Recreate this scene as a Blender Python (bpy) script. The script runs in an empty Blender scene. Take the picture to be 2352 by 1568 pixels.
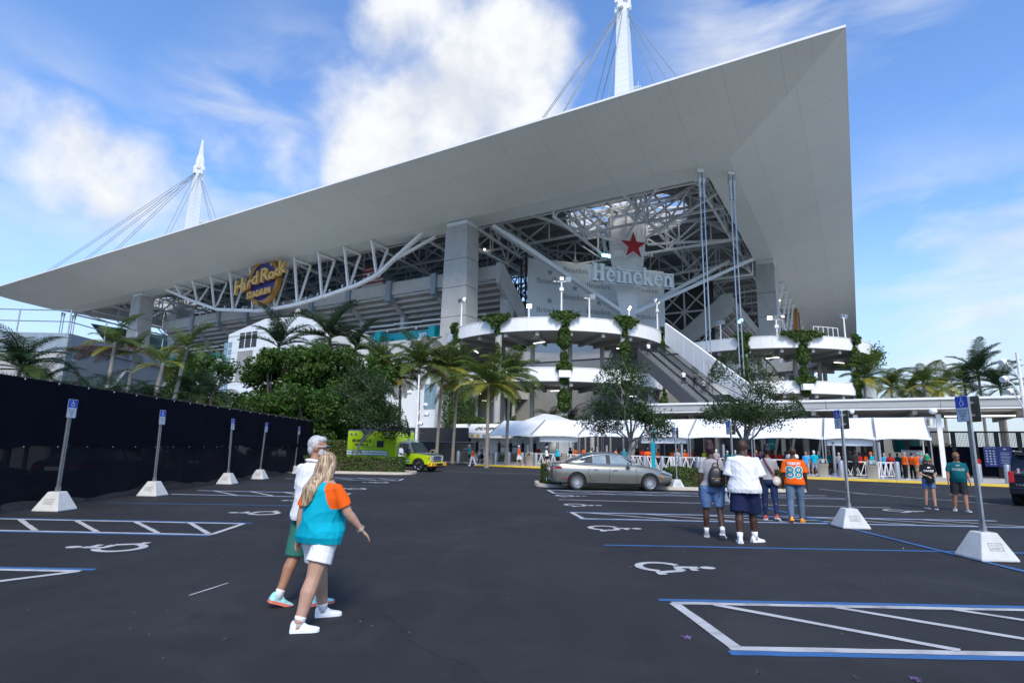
import bpy, bmesh, math, random
import numpy as np
from mathutils import Vector, Matrix
from mathutils.bvhtree import BVHTree
rnd = random.Random(7)
nrs = np.random.RandomState(11)
R = math.radians
scn = bpy.context.scene
col = scn.collection

# ------------------------------------------------------------------ camera, sky, sun, exposure
FP, PITCH, ROLL, CAMH = 1320.0, math.atan(244/1320), R(1.15), 1.7
_fw = Vector((0, math.cos(PITCH), math.sin(PITCH)))
_up = Vector((0, -math.sin(PITCH), math.cos(PITCH)))
_rt = Vector((1, 0, 0))
C_R = _rt*math.cos(ROLL) + _up*math.sin(ROLL)
C_U = _up*math.cos(ROLL) - _rt*math.sin(ROLL)
EYE = Vector((0, 0, CAMH))
cd = bpy.data.cameras.new('camera'); cam = bpy.data.objects.new('camera', cd); col.objects.link(cam)
cd.sensor_width = 36; cd.lens = 36*FP/2352; cd.clip_end = 3000; cd.clip_start = 0.05
cam.matrix_world = Matrix(((C_R.x, C_U.x, -_fw.x, EYE.x), (C_R.y, C_U.y, -_fw.y, EYE.y), (C_R.z, C_U.z, -_fw.z, EYE.z), (0, 0, 0, 1)))
scn.camera = cam

SUN_EL, SUN_AZ = R(46), R(174)      # azimuth clockwise from +Y: behind the camera
wd = bpy.data.worlds.new('World'); scn.world = wd; wd.use_nodes = True
def build_sky():
    nt = wd.node_tree; N = nt.nodes; L = nt.links
    bg = N['Background']
    sky = N.new('ShaderNodeTexSky'); sky.sky_type = 'NISHITA'; sky.sun_disc = False
    sky.sun_elevation = SUN_EL; sky.sun_rotation = SUN_AZ; sky.air_density = 1.15; sky.dust_density = 0.7; sky.ozone_density = 3.0
    tc = N.new('ShaderNodeTexCoord')
    def math_(op, a, b=None, c=None, clamp=False):
        n = N.new('ShaderNodeMath'); n.operation = op; n.use_clamp = clamp
        for i, q in enumerate((a, b, c)):
            if q is None: continue
            if isinstance(q, (int, float)): n.inputs[i].default_value = q
            else: L.new(q, n.inputs[i])
        return n.outputs[0]
    def noise(scale, detail, rough, vec, dist=0.0):
        n = N.new('ShaderNodeTexNoise'); n.inputs['Scale'].default_value = scale; n.inputs['Detail'].default_value = detail
        n.inputs['Roughness'].default_value = rough; n.inputs['Distortion'].default_value = dist
        L.new(vec, n.inputs['Vector']); return n.outputs['Fac']
    mp = N.new('ShaderNodeMapping'); L.new(tc.outputs['Generated'], mp.inputs[0]); mp.inputs['Location'].default_value = (3.1, 1.7, 0.4)
    # cumulus detail, and stretched wisps
    n1 = noise(4.6, 9, 0.53, mp.outputs[0], 0.15)
    mp2 = N.new('ShaderNodeMapping'); L.new(tc.outputs['Generated'], mp2.inputs[0])
    mp2.inputs['Rotation'].default_value = (R(8), R(-22), R(10)); mp2.inputs['Scale'].default_value = (1.0, 1.0, 3.2)
    n2 = noise(3.4, 8, 0.55, mp2.outputs[0], 0.35)
    n3 = noise(11, 6, 0.55, mp.outputs[0])
    geo = tc.outputs['Generated']
    def blob(d, rad, tight):
        # soft disc round a direction
        v = Vector(d).normalized()
        dp = N.new('ShaderNodeVectorMath'); dp.operation = 'DOT_PRODUCT'; L.new(geo, dp.inputs[0]); dp.inputs[1].default_value = v
        ang = math_('ARCCOSINE', math_('MINIMUM', dp.outputs['Value'], 0.999999))
        mr = N.new('ShaderNodeMapRange'); mr.interpolation_type = 'SMOOTHSTEP'; L.new(ang, mr.inputs['Value'])
        mr.inputs['From Min'].default_value = rad; mr.inputs['From Max'].default_value = rad*tight
        mr.inputs['To Min'].default_value = 0; mr.inputs['To Max'].default_value = 1
        return mr.outputs[0]
    def dr(x, y): return (x-1176)*C_R - (y-784)*C_U + FP*_fw
    acc = None
    for (x, y, rad, w) in CUMULUS:
        b = math_('MULTIPLY', blob(dr(x, y), rad, 0.25), w)
        acc = b if acc is None else math_('MAXIMUM', acc, b)
    den = math_('ADD', math_('ADD', acc, math_('MULTIPLY', math_('SUBTRACT', n1, 0.5), 1.75)), math_('MULTIPLY', math_('SUBTRACT', n3, 0.5), 0.75))
    mr = N.new('ShaderNodeMapRange'); mr.interpolation_type = 'SMOOTHSTEP'; L.new(den, mr.inputs['Value'])
    mr.inputs['From Min'].default_value = 0.22; mr.inputs['From Max'].default_value = 1.02
    cum = mr.outputs[0]
    acc2 = None
    for (x, y, rad, w) in WISPS:
        b = math_('MULTIPLY', blob(dr(x, y), rad, 0.2), w)
        acc2 = b if acc2 is None else math_('MAXIMUM', acc2, b)
    wis = math_('MULTIPLY', acc2, math_('MULTIPLY', math_('SUBTRACT', n2, 0.40), 3.6, None, True), None, True)
    # scattered cloud elsewhere on the dome, thin over the whole sky
    mr3 = N.new('ShaderNodeMapRange'); mr3.interpolation_type = 'SMOOTHSTEP'; L.new(n2, mr3.inputs['Value'])
    mr3.inputs['From Min'].default_value = 0.52; mr3.inputs['From Max'].default_value = 0.80; mr3.inputs['To Max'].default_value = 0.14
    thin = mr3.outputs[0]
    cov = math_('MAXIMUM', math_('MAXIMUM', cum, wis), thin)
    # cloud tone: bright, with greyer thick parts
    ramp = N.new('ShaderNodeValToRGB'); L.new(n3, ramp.inputs[0])
    ramp.color_ramp.elements[0].position = 0.35; ramp.color_ramp.elements[0].color = (CLOUD*0.76, CLOUD*0.80, CLOUD*0.88, 1)
    ramp.color_ramp.elements[1].position = 0.62; ramp.color_ramp.elements[1].color = (CLOUD*.98, CLOUD*1.0, CLOUD*1.02, 1)
    hs = N.new('ShaderNodeHueSaturation'); L.new(sky.outputs[0], hs.inputs['Color']); hs.inputs['Saturation'].default_value = SKY_SAT; hs.inputs['Hue'].default_value = 0.501
    gm = N.new('ShaderNodeGamma'); L.new(hs.outputs[0], gm.inputs[0]); gm.inputs[1].default_value = 1.0
    # pale moist air towards the horizon
    sp = N.new('ShaderNodeSeparateXYZ'); L.new(geo, sp.inputs[0])
    hz = N.new('ShaderNodeMapRange'); hz.interpolation_type = 'SMOOTHSTEP'; L.new(sp.outputs['Z'], hz.inputs['Value'])
    hz.inputs['From Min'].default_value = 0.0; hz.inputs['From Max'].default_value = 0.36; hz.inputs['To Min'].default_value = .85; hz.inputs['To Max'].default_value = 0
    tint = N.new('ShaderNodeMix'); tint.data_type = 'RGBA'; tint.blend_type = 'MULTIPLY'; tint.inputs['Factor'].default_value = 1
    L.new(gm.outputs[0], tint.inputs['A']); tint.inputs['B'].default_value = (0.92, 1.06, 1.27, 1)
    hm = N.new('ShaderNodeMix'); hm.data_type = 'RGBA'; L.new(hz.outputs[0], hm.inputs['Factor']); L.new(tint.outputs['Result'], hm.inputs['A']); hm.inputs['B'].default_value = (2.9, 3.5, 4.1, 1)
    mx = N.new('ShaderNodeMix'); mx.data_type = 'RGBA'
    L.new(cov, mx.inputs['Factor']); L.new(hm.outputs['Result'], mx.inputs['A']); L.new(ramp.outputs[0], mx.inputs['B'])
    L.new(mx.outputs['Result'], bg.inputs['Color']); bg.inputs['Strength'].default_value = 0.15
CLOUD = 4.7
SKY_SAT = 1.05
CUMULUS = [(960, 90, 0.17, .72), (1120, 170, 0.21, 1.05), (1010, 290, 0.20, 1.05), (890, 365, 0.18, .95), (1060, 40, 0.15, .85), (560, 320, 0.13, .66), (1230, 150, .13, .85), (800, 250, 0.15, .62), (660, 350, .12, .58), (40, 320, .13, .70), (150, 360, .14, .78), (290, 420, .13, .78), (420, 465, .10, .70), (620, 330, .10, .66)]
WISPS = [(30, 330, 0.20, .6), (240, 410, 0.18, .6), (430, 470, 0.16, .5), (1740, 50, 0.20, .85), (2010, 60, 0.14, .5), (2120, 640, 0.24, .8), (2320, 600, 0.2, .7), (2060, 880, 0.22, .7), (560, 330, .18, .9), (700, 260, .2, .55)]
build_sky()

sd = bpy.data.lights.new('sun', 'SUN'); sun = bpy.data.objects.new('sun', sd); col.objects.link(sun)
sd.energy = 2.4; sd.angle = R(18); sd.color = (1.0, 0.91, 0.76)
_sdir = Vector((math.sin(SUN_AZ)*math.cos(SUN_EL), math.cos(SUN_AZ)*math.cos(SUN_EL), math.sin(SUN_EL)))
sun.rotation_euler = _sdir.to_track_quat('Z', 'Y').to_euler(); sun.location = _sdir*300
scn.view_settings.view_transform = 'Standard'; scn.view_settings.look = 'None'
scn.view_settings.gamma = 1; scn.view_settings.exposure = 0.5; scn.view_settings.use_curve_mapping = False
scn.render.engine = 'CYCLES'

# ------------------------------------------------------------------ measuring helpers (photo pixel -> point of the place)
def ray(x, y): return (x-1176)*C_R - (y-784)*C_U + FP*_fw
def atz(x, y, z=0.0):
    d = ray(x, y); return EYE + d*((z-CAMH)/d.z)
def aty(x, y, Y):
    d = ray(x, y); return EYE + d*(Y/d.y)
AZU = R(31.0)
SU = Vector((math.sin(AZU), math.cos(AZU), 0)); SV = Vector((-math.cos(AZU), math.sin(AZU), 0))
SO = Vector((32.466, 50.459, 0))                       # ground point under the near corner of the stadium roof
def toL(p): q = Vector(p)-SO; return Vector((q.dot(SU), q.dot(SV), q.z))
def toW(x, y, z=0): return SO + SU*x + SV*y + Vector((0, 0, z))
EYEL = toL(EYE)
def rayL(x, y): d = ray(x, y); return Vector((d.dot(SU), d.dot(SV), d.z))
def Lx(x, y, X): d = rayL(x, y); return EYEL + d*((X-EYEL.x)/d.x)
def Ly(x, y, Y): d = rayL(x, y); return EYEL + d*((Y-EYEL.y)/d.y)
def Ldiag(x, y, s): d = rayL(x, y); return EYEL + d*((s-EYEL.x-EYEL.y)/(d.x+d.y))
SROT = math.pi/2 - AZU

# ------------------------------------------------------------------ mesh helpers
class MB:
    def __init__(s): s.v = []; s.f = []; s.m = []
    def add(s, vs, fs, mi=0):
        o = len(s.v); s.v += [tuple(p) for p in vs]; s.f += [tuple(i+o for i in f) for f in fs]; s.m += [mi]*len(fs); return s
    def box(s, c, d, rot=None, mi=0):
        x, y, z = d[0]/2, d[1]/2, d[2]/2
        vs = [Vector(p) for p in ((-x,-y,-z),(x,-y,-z),(x,y,-z),(-x,y,-z),(-x,-y,z),(x,-y,z),(x,y,z),(-x,y,z))]
        if rot is not None: vs = [rot @ p for p in vs]
        c = Vector(c)
        return s.add([p+c for p in vs], [(0,3,2,1),(4,5,6,7),(0,1,5,4),(1,2,6,5),(2,3,7,6),(3,0,4,7)], mi)
    def bb(s, a, b, mi=0):
        return s.box([(a[i]+b[i])/2 for i in range(3)], [abs(b[i]-a[i]) for i in range(3)], None, mi)
    def beam(s, p, q, w, h=None, up=(0,0,1), mi=0):
        p = Vector(p); q = Vector(q); d = q-p; L = d.length
        if L < 1e-6: return s
        d /= L; up = Vector(up)
        if abs(d.dot(up)) > .98: up = Vector((1,0,0)) if abs(d.x) < .9 else Vector((0,1,0))
        x = d.cross(up).normalized(); z = x.cross(d)
        M = Matrix((x, d, z)).transposed()
        return s.box((p+q)/2, (w, L, h if h else w), M, mi)
    def tube(s, pts, rad, n=8, cap=True, mi=0, flat=1.0, upv=None):
        pts = [Vector(p) for p in pts]; k = len(pts)
        if isinstance(rad, (int, float)): rad = [rad]*k
        vs = []; prev = None
        for i, p in enumerate(pts):
            t = (pts[min(i+1, k-1)]-pts[max(i-1, 0)])
            t = t.normalized() if t.length > 1e-9 else Vector((0,0,1))
            if prev is None:
                a = Vector(upv) if upv else (Vector((0,0,1)) if abs(t.z) < .9 else Vector((1,0,0)))
                x = a.cross(t).normalized()
            else:
                x = prev - t*prev.dot(t)
                x = x.normalized() if x.length > 1e-6 else t.orthogonal().normalized()
            prev = x; y = t.cross(x)
            for j in range(n):
                an = 2*math.pi*j/n
                vs.append(p + x*(math.cos(an)*rad[i]) + y*(math.sin(an)*rad[i]*flat))
        fs = []
        for i in range(k-1):
            for j in range(n):
                a = i*n+j; b = i*n+(j+1) % n
                fs.append((a, b, b+n, a+n))
        if cap: fs.append(tuple(range(n))[::-1]); fs.append(tuple(range((k-1)*n, k*n)))
        return s.add(vs, fs, mi)
    def loft(s, rings, cap=True, mi=0, closed=True):
        n = len(rings[0]); vs = [p for r in rings for p in r]; fs = []
        for i in range(len(rings)-1):
            for j in range(n if closed else n-1):
                a = i*n+j; b = i*n+(j+1) % n
                fs.append((a, b, b+n, a+n))
        if cap: fs.append(tuple(range(n))[::-1]); fs.append(tuple(range((len(rings)-1)*n, len(rings)*n)))
        return s.add(vs, fs, mi)
    def prism(s, poly, d, mi=0):
        d = Vector(d); n = len(poly); P = [Vector(p) for p in poly]
        return s.add(P+[p+d for p in P], [tuple(range(n))[::-1], tuple(range(n, 2*n))]+[(i, (i+1) % n, (i+1) % n+n, i+n) for i in range(n)], mi)
    def ball(s, c, r, nu=10, nv=7, mi=0, rot=None):
        r = (r, r, r) if isinstance(r, (int, float)) else r
        rings = []; c = Vector(c); vs = []; fs = []
        def P(a, b):
            q = Vector((math.cos(a)*math.sin(b)*r[0], math.sin(a)*math.sin(b)*r[1], math.cos(b)*r[2]))
            return c + (rot @ q if rot is not None else q)
        vs.append(P(0, 0))
        for i in range(1, nv):
            for j in range(nu): vs.append(P(2*math.pi*j/nu, math.pi*i/nv))
        vs.append(P(0, math.pi))
        for j in range(nu): fs.append((0, 1+j, 1+(j+1) % nu))
        for i in range(nv-2):
            for j in range(nu):
                a = 1+i*nu+j; b = 1+i*nu+(j+1) % nu
                fs.append((a, a+nu, b+nu, b))
        e = len(vs)-1
        for j in range(nu): fs.append((e, e-nu+(j+1) % nu, e-nu+j))
        return s.add(vs, fs, mi)
    def mesh(s, name, mats=None, smooth=False):
        me = bpy.data.meshes.new(name); me.from_pydata(s.v, [], s.f)
        for m in (mats if isinstance(mats, (list, tuple)) else [mats]):
            if m: me.materials.append(m)
        if len(set(s.m)) > 1 or (s.m and s.m[0]): me.polygons.foreach_set('material_index', s.m)
        if smooth: me.polygons.foreach_set('use_smooth', [True]*len(s.f))
        me.update(); return me
    def build(s, name, mats=None, parent=None, smooth=False, loc=None):
        return link(name, s.mesh(name, mats, smooth), parent, loc)
def fixn(ob):
    bm = bmesh.new(); bm.from_mesh(ob.data); bmesh.ops.recalc_face_normals(bm, faces=bm.faces); bm.to_mesh(ob.data); bm.free(); return ob
def autosmooth(ob, ang=35):
    me = ob.data; me.polygons.foreach_set('use_smooth', [True]*len(me.polygons))
    me.set_sharp_from_angle(angle=R(ang)); return ob
def link(name, me, parent=None, loc=None, rz=None):
    o = bpy.data.objects.new(name, me); col.objects.link(o)
    if parent: o.parent = parent
    if loc is not None: o.location = loc
    if rz is not None: o.rotation_euler.z = rz
    return o
def bevel(ob, w=0.02, seg=2, ang=30):
    bm = bmesh.new(); bm.from_mesh(ob.data); bmesh.ops.recalc_face_normals(bm, faces=bm.faces)
    es = [e for e in bm.edges if len(e.link_faces) == 2 and e.calc_face_angle(0) > R(ang)]
    bmesh.ops.bevel(bm, geom=es, offset=w, segments=seg, affect='EDGES', profile=.5)
    bm.to_mesh(ob.data); bm.free(); return ob
def tag(o, label=None, cat=None, group=None, kind=None):
    if label: o['label'] = label
    if cat: o['category'] = cat
    if group: o['group'] = group
    if kind: o['kind'] = kind
    return o
def thing(name, label, cat, loc=(0,0,0), rz=0, group=None):
    o = bpy.data.objects.new(name, None); col.objects.link(o); o.empty_display_size = .3
    o.location = loc; o.rotation_euler.z = rz
    return tag(o, label, cat, group)
KIDS = {}
def kids(o): return [c for c in col.objects if c.parent == o]
def copy_tree(o, parent=None, mats=None):
    c = o.copy(); col.objects.link(c)
    if parent: c.parent = parent
    for ch in list(o.children): copy_tree(ch, c)
    return c
def poly_text(txt, size=1.0, bold=0.0, extrude=0.0, shear=0.0, spacing=1.0, align='CENTER', res=3):
    cu = bpy.data.curves.new('lettering', 'FONT'); cu.body = txt; cu.size = size; cu.offset = bold; cu.extrude = extrude
    cu.shear = shear; cu.space_character = spacing; cu.align_x = align; cu.align_y = 'CENTER'; cu.resolution_u = res
    ob = bpy.data.objects.new('lettering', cu); col.objects.link(ob)
    me = bpy.data.meshes.new_from_object(ob.evaluated_get(bpy.context.evaluated_depsgraph_get()))
    bpy.data.objects.remove(ob); bpy.data.curves.remove(cu); return me
def frame(o, x, y):
    x = Vector(x).normalized(); y = Vector(y).normalized(); z = x.cross(y)
    return Matrix(((x.x, y.x, z.x, o[0]), (x.y, y.y, z.y, o[1]), (x.z, y.z, z.z, o[2]), (0,0,0,1)))
def put_text(name, me, mat, parent, M):
    me = me.copy(); me.materials.clear(); me.materials.append(mat); me.transform(M)
    return link(name, me, parent)

# ------------------------------------------------------------------ materials
def mat(name, c, rough=.6, metal=0, var=0.0, scale=4.0, bump=0.0, bscale=60., spec=.5, trans=0, alpha=1, emit=0, island=0, sub=None, coat=0, stain=0, stain_c=(.1,.09,.08)):
    m = bpy.data.materials.new(name); m.use_nodes = True; nt = m.node_tree; N = nt.nodes; L = nt.links
    b = N['Principled BSDF']; b.inputs['Base Color'].default_value = (*c, 1); b.inputs['Roughness'].default_value = rough
    b.inputs['Metallic'].default_value = metal; b.inputs['Specular IOR Level'].default_value = spec
    b.inputs['Transmission Weight'].default_value = trans; b.inputs['Alpha'].default_value = alpha; b.inputs['Coat Weight'].default_value = coat
    if emit: b.inputs['Emission Color'].default_value = (*c, 1); b.inputs['Emission Strength'].default_value = emit
    cur = None
    if var or island or stain:
        tc = N.new('ShaderNodeTexCoord')
        rgb = N.new('ShaderNodeRGB'); rgb.outputs[0].default_value = (*c, 1); cur = rgb.outputs[0]
        def mul(fac_out, lo, hi):
            nonlocal cur
            mr = N.new('ShaderNodeMapRange'); L.new(fac_out, mr.inputs[0]); mr.inputs['From Min'].default_value = .25; mr.inputs['From Max'].default_value = .75
            mr.inputs['To Min'].default_value = lo; mr.inputs['To Max'].default_value = hi
            h = N.new('ShaderNodeHueSaturation'); L.new(cur, h.inputs['Color']); L.new(mr.outputs[0], h.inputs['Value']); cur = h.outputs[0]
        if var:
            for sc, k in ((scale, 1.0), (scale*7.3, .6)):
                n = N.new('ShaderNodeTexNoise'); n.inputs['Scale'].default_value = sc; n.inputs['Detail'].default_value = 6
                L.new(tc.outputs['Object'], n.inputs['Vector']); mul(n.outputs['Fac'], 1-var*k, 1+var*k)
        if island:
            g = N.new('ShaderNodeNewGeometry'); mr = N.new('ShaderNodeMapRange'); L.new(g.outputs['Random Per Island'], mr.inputs[0])
            mr.inputs['To Min'].default_value = 1-island; mr.inputs['To Max'].default_value = 1+island
            h = N.new('ShaderNodeHueSaturation'); L.new(cur, h.inputs['Color']); L.new(mr.outputs[0], h.inputs['Value']); cur = h.outputs[0]
        if stain:
            n = N.new('ShaderNodeTexNoise'); n.inputs['Scale'].default_value = 1.0; n.inputs['Detail'].default_value = 8; n.inputs['Roughness'].default_value = .65
            mp = N.new('ShaderNodeMapping'); mp.inputs['Scale'].default_value = (scale*.6, scale*.6, scale*.12); L.new(tc.outputs['Object'], mp.inputs[0]); L.new(mp.outputs[0], n.inputs['Vector'])
            mr = N.new('ShaderNodeMapRange'); L.new(n.outputs['Fac'], mr.inputs[0]); mr.inputs['From Min'].default_value = .52; mr.inputs['From Max'].default_value = .75
            mr.inputs['To Max'].default_value = stain
            mx = N.new('ShaderNodeMix'); mx.data_type = 'RGBA'; L.new(mr.outputs[0], mx.inputs['Factor']); L.new(cur, mx.inputs['A']); mx.inputs['B'].default_value = (*stain_c, 1); cur = mx.outputs['Result']
        L.new(cur, b.inputs['Base Color'])
    if bump:
        tc = N.new('ShaderNodeTexCoord'); n = N.new('ShaderNodeTexNoise'); n.inputs['Scale'].default_value = bscale; n.inputs['Detail'].default_value = 5
        L.new(tc.outputs['Object'], n.inputs['Vector']); bp = N.new('ShaderNodeBump'); bp.inputs['Strength'].default_value = bump; bp.inputs['Distance'].default_value = .02
        L.new(n.outputs['Fac'], bp.inputs['Height']); L.new(bp.outputs[0], b.inputs['Normal'])
    if sub:   # leaf: light passes through
        t = N.new('ShaderNodeBsdfTranslucent'); t.inputs[0].default_value = (*sub, 1)
        if cur: 
            pass
        mx = N.new('ShaderNodeMixShader'); mx.inputs[0].default_value = .3
        L.new(b.outputs[0], mx.inputs[1]); L.new(t.outputs[0], mx.inputs[2]); L.new(mx.outputs[0], N['Material Output'].inputs[0])
    return m
M = {}
M['asphalt'] = mat('asphalt', (.0225,.0227,.0250), .80, var=.22, scale=.35, bump=.5, bscale=190, spec=.3)
def asphalt_wear():
    m = M['asphalt']; nt = m.node_tree; N = nt.nodes; L = nt.links; b = N['Principled BSDF']; cur = b.inputs['Base Color'].links[0].from_socket
    tc = N.new('ShaderNodeTexCoord')
    def layer(scale, lo, hi, amt, c, sc3=(1, 1, 1), detail=8, rough=.6, dist=0):
        nonlocal cur
        mp = N.new('ShaderNodeMapping'); mp.inputs['Scale'].default_value = sc3; L.new(tc.outputs['Object'], mp.inputs[0])
        n = N.new('ShaderNodeTexNoise'); n.inputs['Scale'].default_value = scale; n.inputs['Detail'].default_value = detail; n.inputs['Roughness'].default_value = rough; n.inputs['Distortion'].default_value = dist; L.new(mp.outputs[0], n.inputs['Vector'])
        r = N.new('ShaderNodeMapRange'); L.new(n.outputs['Fac'], r.inputs[0]); r.inputs['From Min'].default_value = lo; r.inputs['From Max'].default_value = hi; r.inputs['To Max'].default_value = amt
        x = N.new('ShaderNodeMix'); x.data_type = 'RGBA'; L.new(r.outputs[0], x.inputs['Factor']); L.new(cur, x.inputs['A']); x.inputs['B'].default_value = (*c, 1); cur = x.outputs['Result']
    layer(.16, .46, .70, .55, (.040,.040,.043)); layer(.55, .54, .72, .55, (.050,.049,.049), dist=.6); layer(1.4, .60, .72, .55, (.010,.010,.012)); layer(.5, .55, .70, .35, (.043,.043,.047), (2.2, .12, 1)); layer(160, .60, .75, .8, (.075,.075,.078), detail=2)
    v = N.new('ShaderNodeTexVoronoi'); v.feature = 'DISTANCE_TO_EDGE'; v.inputs['Scale'].default_value = .16; mp = N.new('ShaderNodeMapping'); L.new(tc.outputs['Object'], mp.inputs[0]); n = N.new('ShaderNodeTexNoise'); n.inputs['Scale'].default_value = 1.1; n.inputs['Detail'].default_value = 6; L.new(tc.outputs['Object'], n.inputs['Vector'])
    ad = N.new('ShaderNodeVectorMath'); ad.operation = 'MULTIPLY_ADD'; L.new(n.outputs['Color'], ad.inputs[0]); ad.inputs[1].default_value = (1.2, 1.2, 0); L.new(mp.outputs[0], ad.inputs[2]); L.new(ad.outputs[0], v.inputs['Vector'])
    r = N.new('ShaderNodeMapRange'); L.new(v.outputs['Distance'], r.inputs[0]); r.inputs['From Min'].default_value = .0; r.inputs['From Max'].default_value = .0035; r.inputs['To Min'].default_value = .55; r.inputs['To Max'].default_value = 0
    x = N.new('ShaderNodeMix'); x.data_type = 'RGBA'; L.new(r.outputs[0], x.inputs['Factor']); L.new(cur, x.inputs['A']); x.inputs['B'].default_value = (.009, .009, .010, 1); L.new(x.outputs['Result'], b.inputs['Base Color'])
asphalt_wear()
M['white_line'] = mat('white_line', (.46,.46,.46), .8, var=.12, scale=3, bump=.3, bscale=150, stain=.75, stain_c=(.11,.11,.115))
M['blue_line'] = mat('blue_line', (.032,.125,.31), .75, var=.18, scale=2, bump=.3, bscale=150, stain=.7, stain_c=(.028,.05,.09))
M['white_paint'] = mat('white_paint', (.82,.81,.78), .5, var=.04, scale=.4)
M['cool_white'] = mat('cool_white', (.68,.71,.72), .5, var=.04, scale=.3)
M['soffit'] = mat('soffit', (.70,.725,.675), .42, var=.035, scale=.12)
M['steel_white'] = mat('steel_white', (.74,.76,.74), .5, var=.06, scale=.5)
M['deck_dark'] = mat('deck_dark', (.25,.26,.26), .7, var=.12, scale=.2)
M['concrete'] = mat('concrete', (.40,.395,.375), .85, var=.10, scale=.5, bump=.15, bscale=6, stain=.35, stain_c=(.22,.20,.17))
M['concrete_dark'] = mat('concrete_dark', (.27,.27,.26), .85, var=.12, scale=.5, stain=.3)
M['concrete_pale'] = mat('concrete_pale', (.58,.58,.56), .85, var=.09, scale=4, bump=.3, bscale=40, stain=.5, stain_c=(.30,.29,.27))
M['pavement'] = mat('pavement', (.44,.43,.41), .85, var=.09, scale=.6, bump=.2, bscale=60, stain=.25, stain_c=(.28,.27,.25))
M['kerb'] = mat('kerb', (.52,.46,.38), .85, var=.12, scale=1.5, bump=.2, bscale=40, stain=.4, stain_c=(.28,.25,.21))
M['kerb_yellow'] = mat('kerb_yellow', (.68,.46,.035), .7, var=.1, scale=1.5, stain=.45, stain_c=(.32,.23,.06))
M['blue_steel'] = mat('blue_steel', (.22,.26,.29), .6, var=.08, scale=1)
M['galv'] = mat('galv', (.42,.44,.45), .38, metal=.75, var=.12, scale=6)
M['teal'] = mat('teal', (.0,.30,.34), .5, var=.05)
M['black'] = mat('black', (.012,.012,.014), .6)
M['dark'] = mat('dark', (.035,.037,.042), .6, var=.1)
M['glass_dark'] = mat('glass_dark', (.05,.09,.12), .06, spec=.9)
M['glass_blue'] = mat('glass_blue', (.16,.26,.33), .08, spec=.8)
M['soil'] = mat('soil', (.06,.045,.03), .95, var=.3, scale=6, bump=.4, bscale=50)
# ------------------------------------------------------------------ setting: ground, markings, kerbs, pavement
def sheet(name, poly, z, m, parent=None, kind='structure'):
    mb = MB(); n = len(poly); mb.add([(p[0], p[1], z) for p in poly], [tuple(range(n))])
    o = mb.build(name, m, parent)
    if kind and not parent: o['kind'] = kind
    return o
ground = sheet('parking_lot', [(-700,-300),(900,-300),(900,1500),(-700,1500)], 0, M['asphalt'])
ZP = .004
def strip(p, q, w, m, z=ZP, name='painted_line'):
    p = Vector((p[0], p[1], 0)); q = Vector((q[0], q[1], 0)); d = (q-p); L = d.length; d /= L; n = Vector((-d.y, d.x, 0))*w/2
    k = max(2, int(L/.25)); mb = MB(); a = []; 
    for i in range(k+1):
        c = p+d*(L*i/k); j1 = rnd.uniform(-.006, .006); j2 = rnd.uniform(-.006, .006)
        a.append(c+n*(1+j1/w*2)); a.append(c-n*(1+j2/w*2))
    mb.add([(v.x, v.y, z) for v in a], [(2*i+1, 2*i+3, 2*i+2, 2*i) for i in range(k)])
    return mb.build(name, m, ground)
BL, WL = M['blue_line'], M['white_line']
def aisle(x_aisle, x_far, y0, y1, hatch, sgn, far_pt=False):
    """hatched access aisle between two stalls: double blue/white lines, slanted end, diagonals"""
    e0, e1 = (x_aisle, x_aisle+sgn*.05)
    strip((e0-sgn*.12, y1+.07), (x_far, y1+.07), .11, BL); strip((e0, y1-.05), (x_far, y1-.05), .11, WL)
    strip((e1+sgn*.04, y0+.05), (x_far, y0+.05), .11, WL); strip((e1, y0-.07), (x_far, y0-.07), .11, BL)
    strip((e0+sgn*.02, y1-.08), (e1+sgn*.10, y0+.08), .12, WL, ZP+.004)
    for (xa, xb) in hatch: strip((xa, y1-.10), (xb, y0+.10), .10, WL, ZP+.004)
# right hand row (stalls back to back along x = 7.85)
aisle(1.88, 13.6, 5.42, 7.02, [(2.35+1.35*i, 4.05+1.35*i) for i in range(8)], 1)
aisle(1.70, 13.3, 14.85, 16.3, [(2.2+1.5*i, 4.2+1.5*i) for i in range(7)], 1)
aisle(1.60, 13.2, 23.0, 24.7, [(2.1+1.5*i, 4.1+1.5*i) for i in range(7)], 1)
strip((1.74, 10.92), (13.6, 11.0), .11, BL); strip((1.7, 20.2), (12.6, 19.6), .11, WL)
strip((8.3, 26.0), (7.72, 4.0), .12, BL, ZP+.008)
strip((13.4, 4.5), (13.5, 24), .001, BL)
# left hand row along the fence
def aisle_left(y0, y1, xr_top, xr_bot, hatch):
    strip((-11.0, y1+.06), (xr_top+.12, y1+.06), .11, BL); strip((-11.0, y1-.05), (xr_top, y1-.05), .11, WL)
    strip((-11.0, y0+.05), (xr_bot, y0+.05), .11, WL); strip((-11.0, y0-.07), (xr_bot, y0-.07), .11, BL)
    strip((xr_top, y1-.07), (xr_bot-.03, y0+.08), .11, WL, ZP+.004)
    for (a, b) in hatch: strip((a, y1-.1), (b, y0+.1), .10, WL, ZP+.004)
aisle_left(11.15, 12.8, -5.62, -5.5, [(-10.35, -8.85), (-9.15, -7.7), (-7.9, -6.55), (-6.75, -5.6)])
aisle_left(6.2, 8.02, -5.6, -6.9, [(-9.0, -8.2)])
aisle_left(19.3, 21.0, -5.6, -5.5, [(-10.4, -8.9), (-9.1, -7.7), (-7.9, -6.6), (-6.8, -5.6)])
aisle_left(29.0, 30.8, -5.5, -5.4, [(-10.4, -8.9), (-9.1, -7.7), (-7.9, -6.6), (-6.8, -5.6)])
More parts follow.
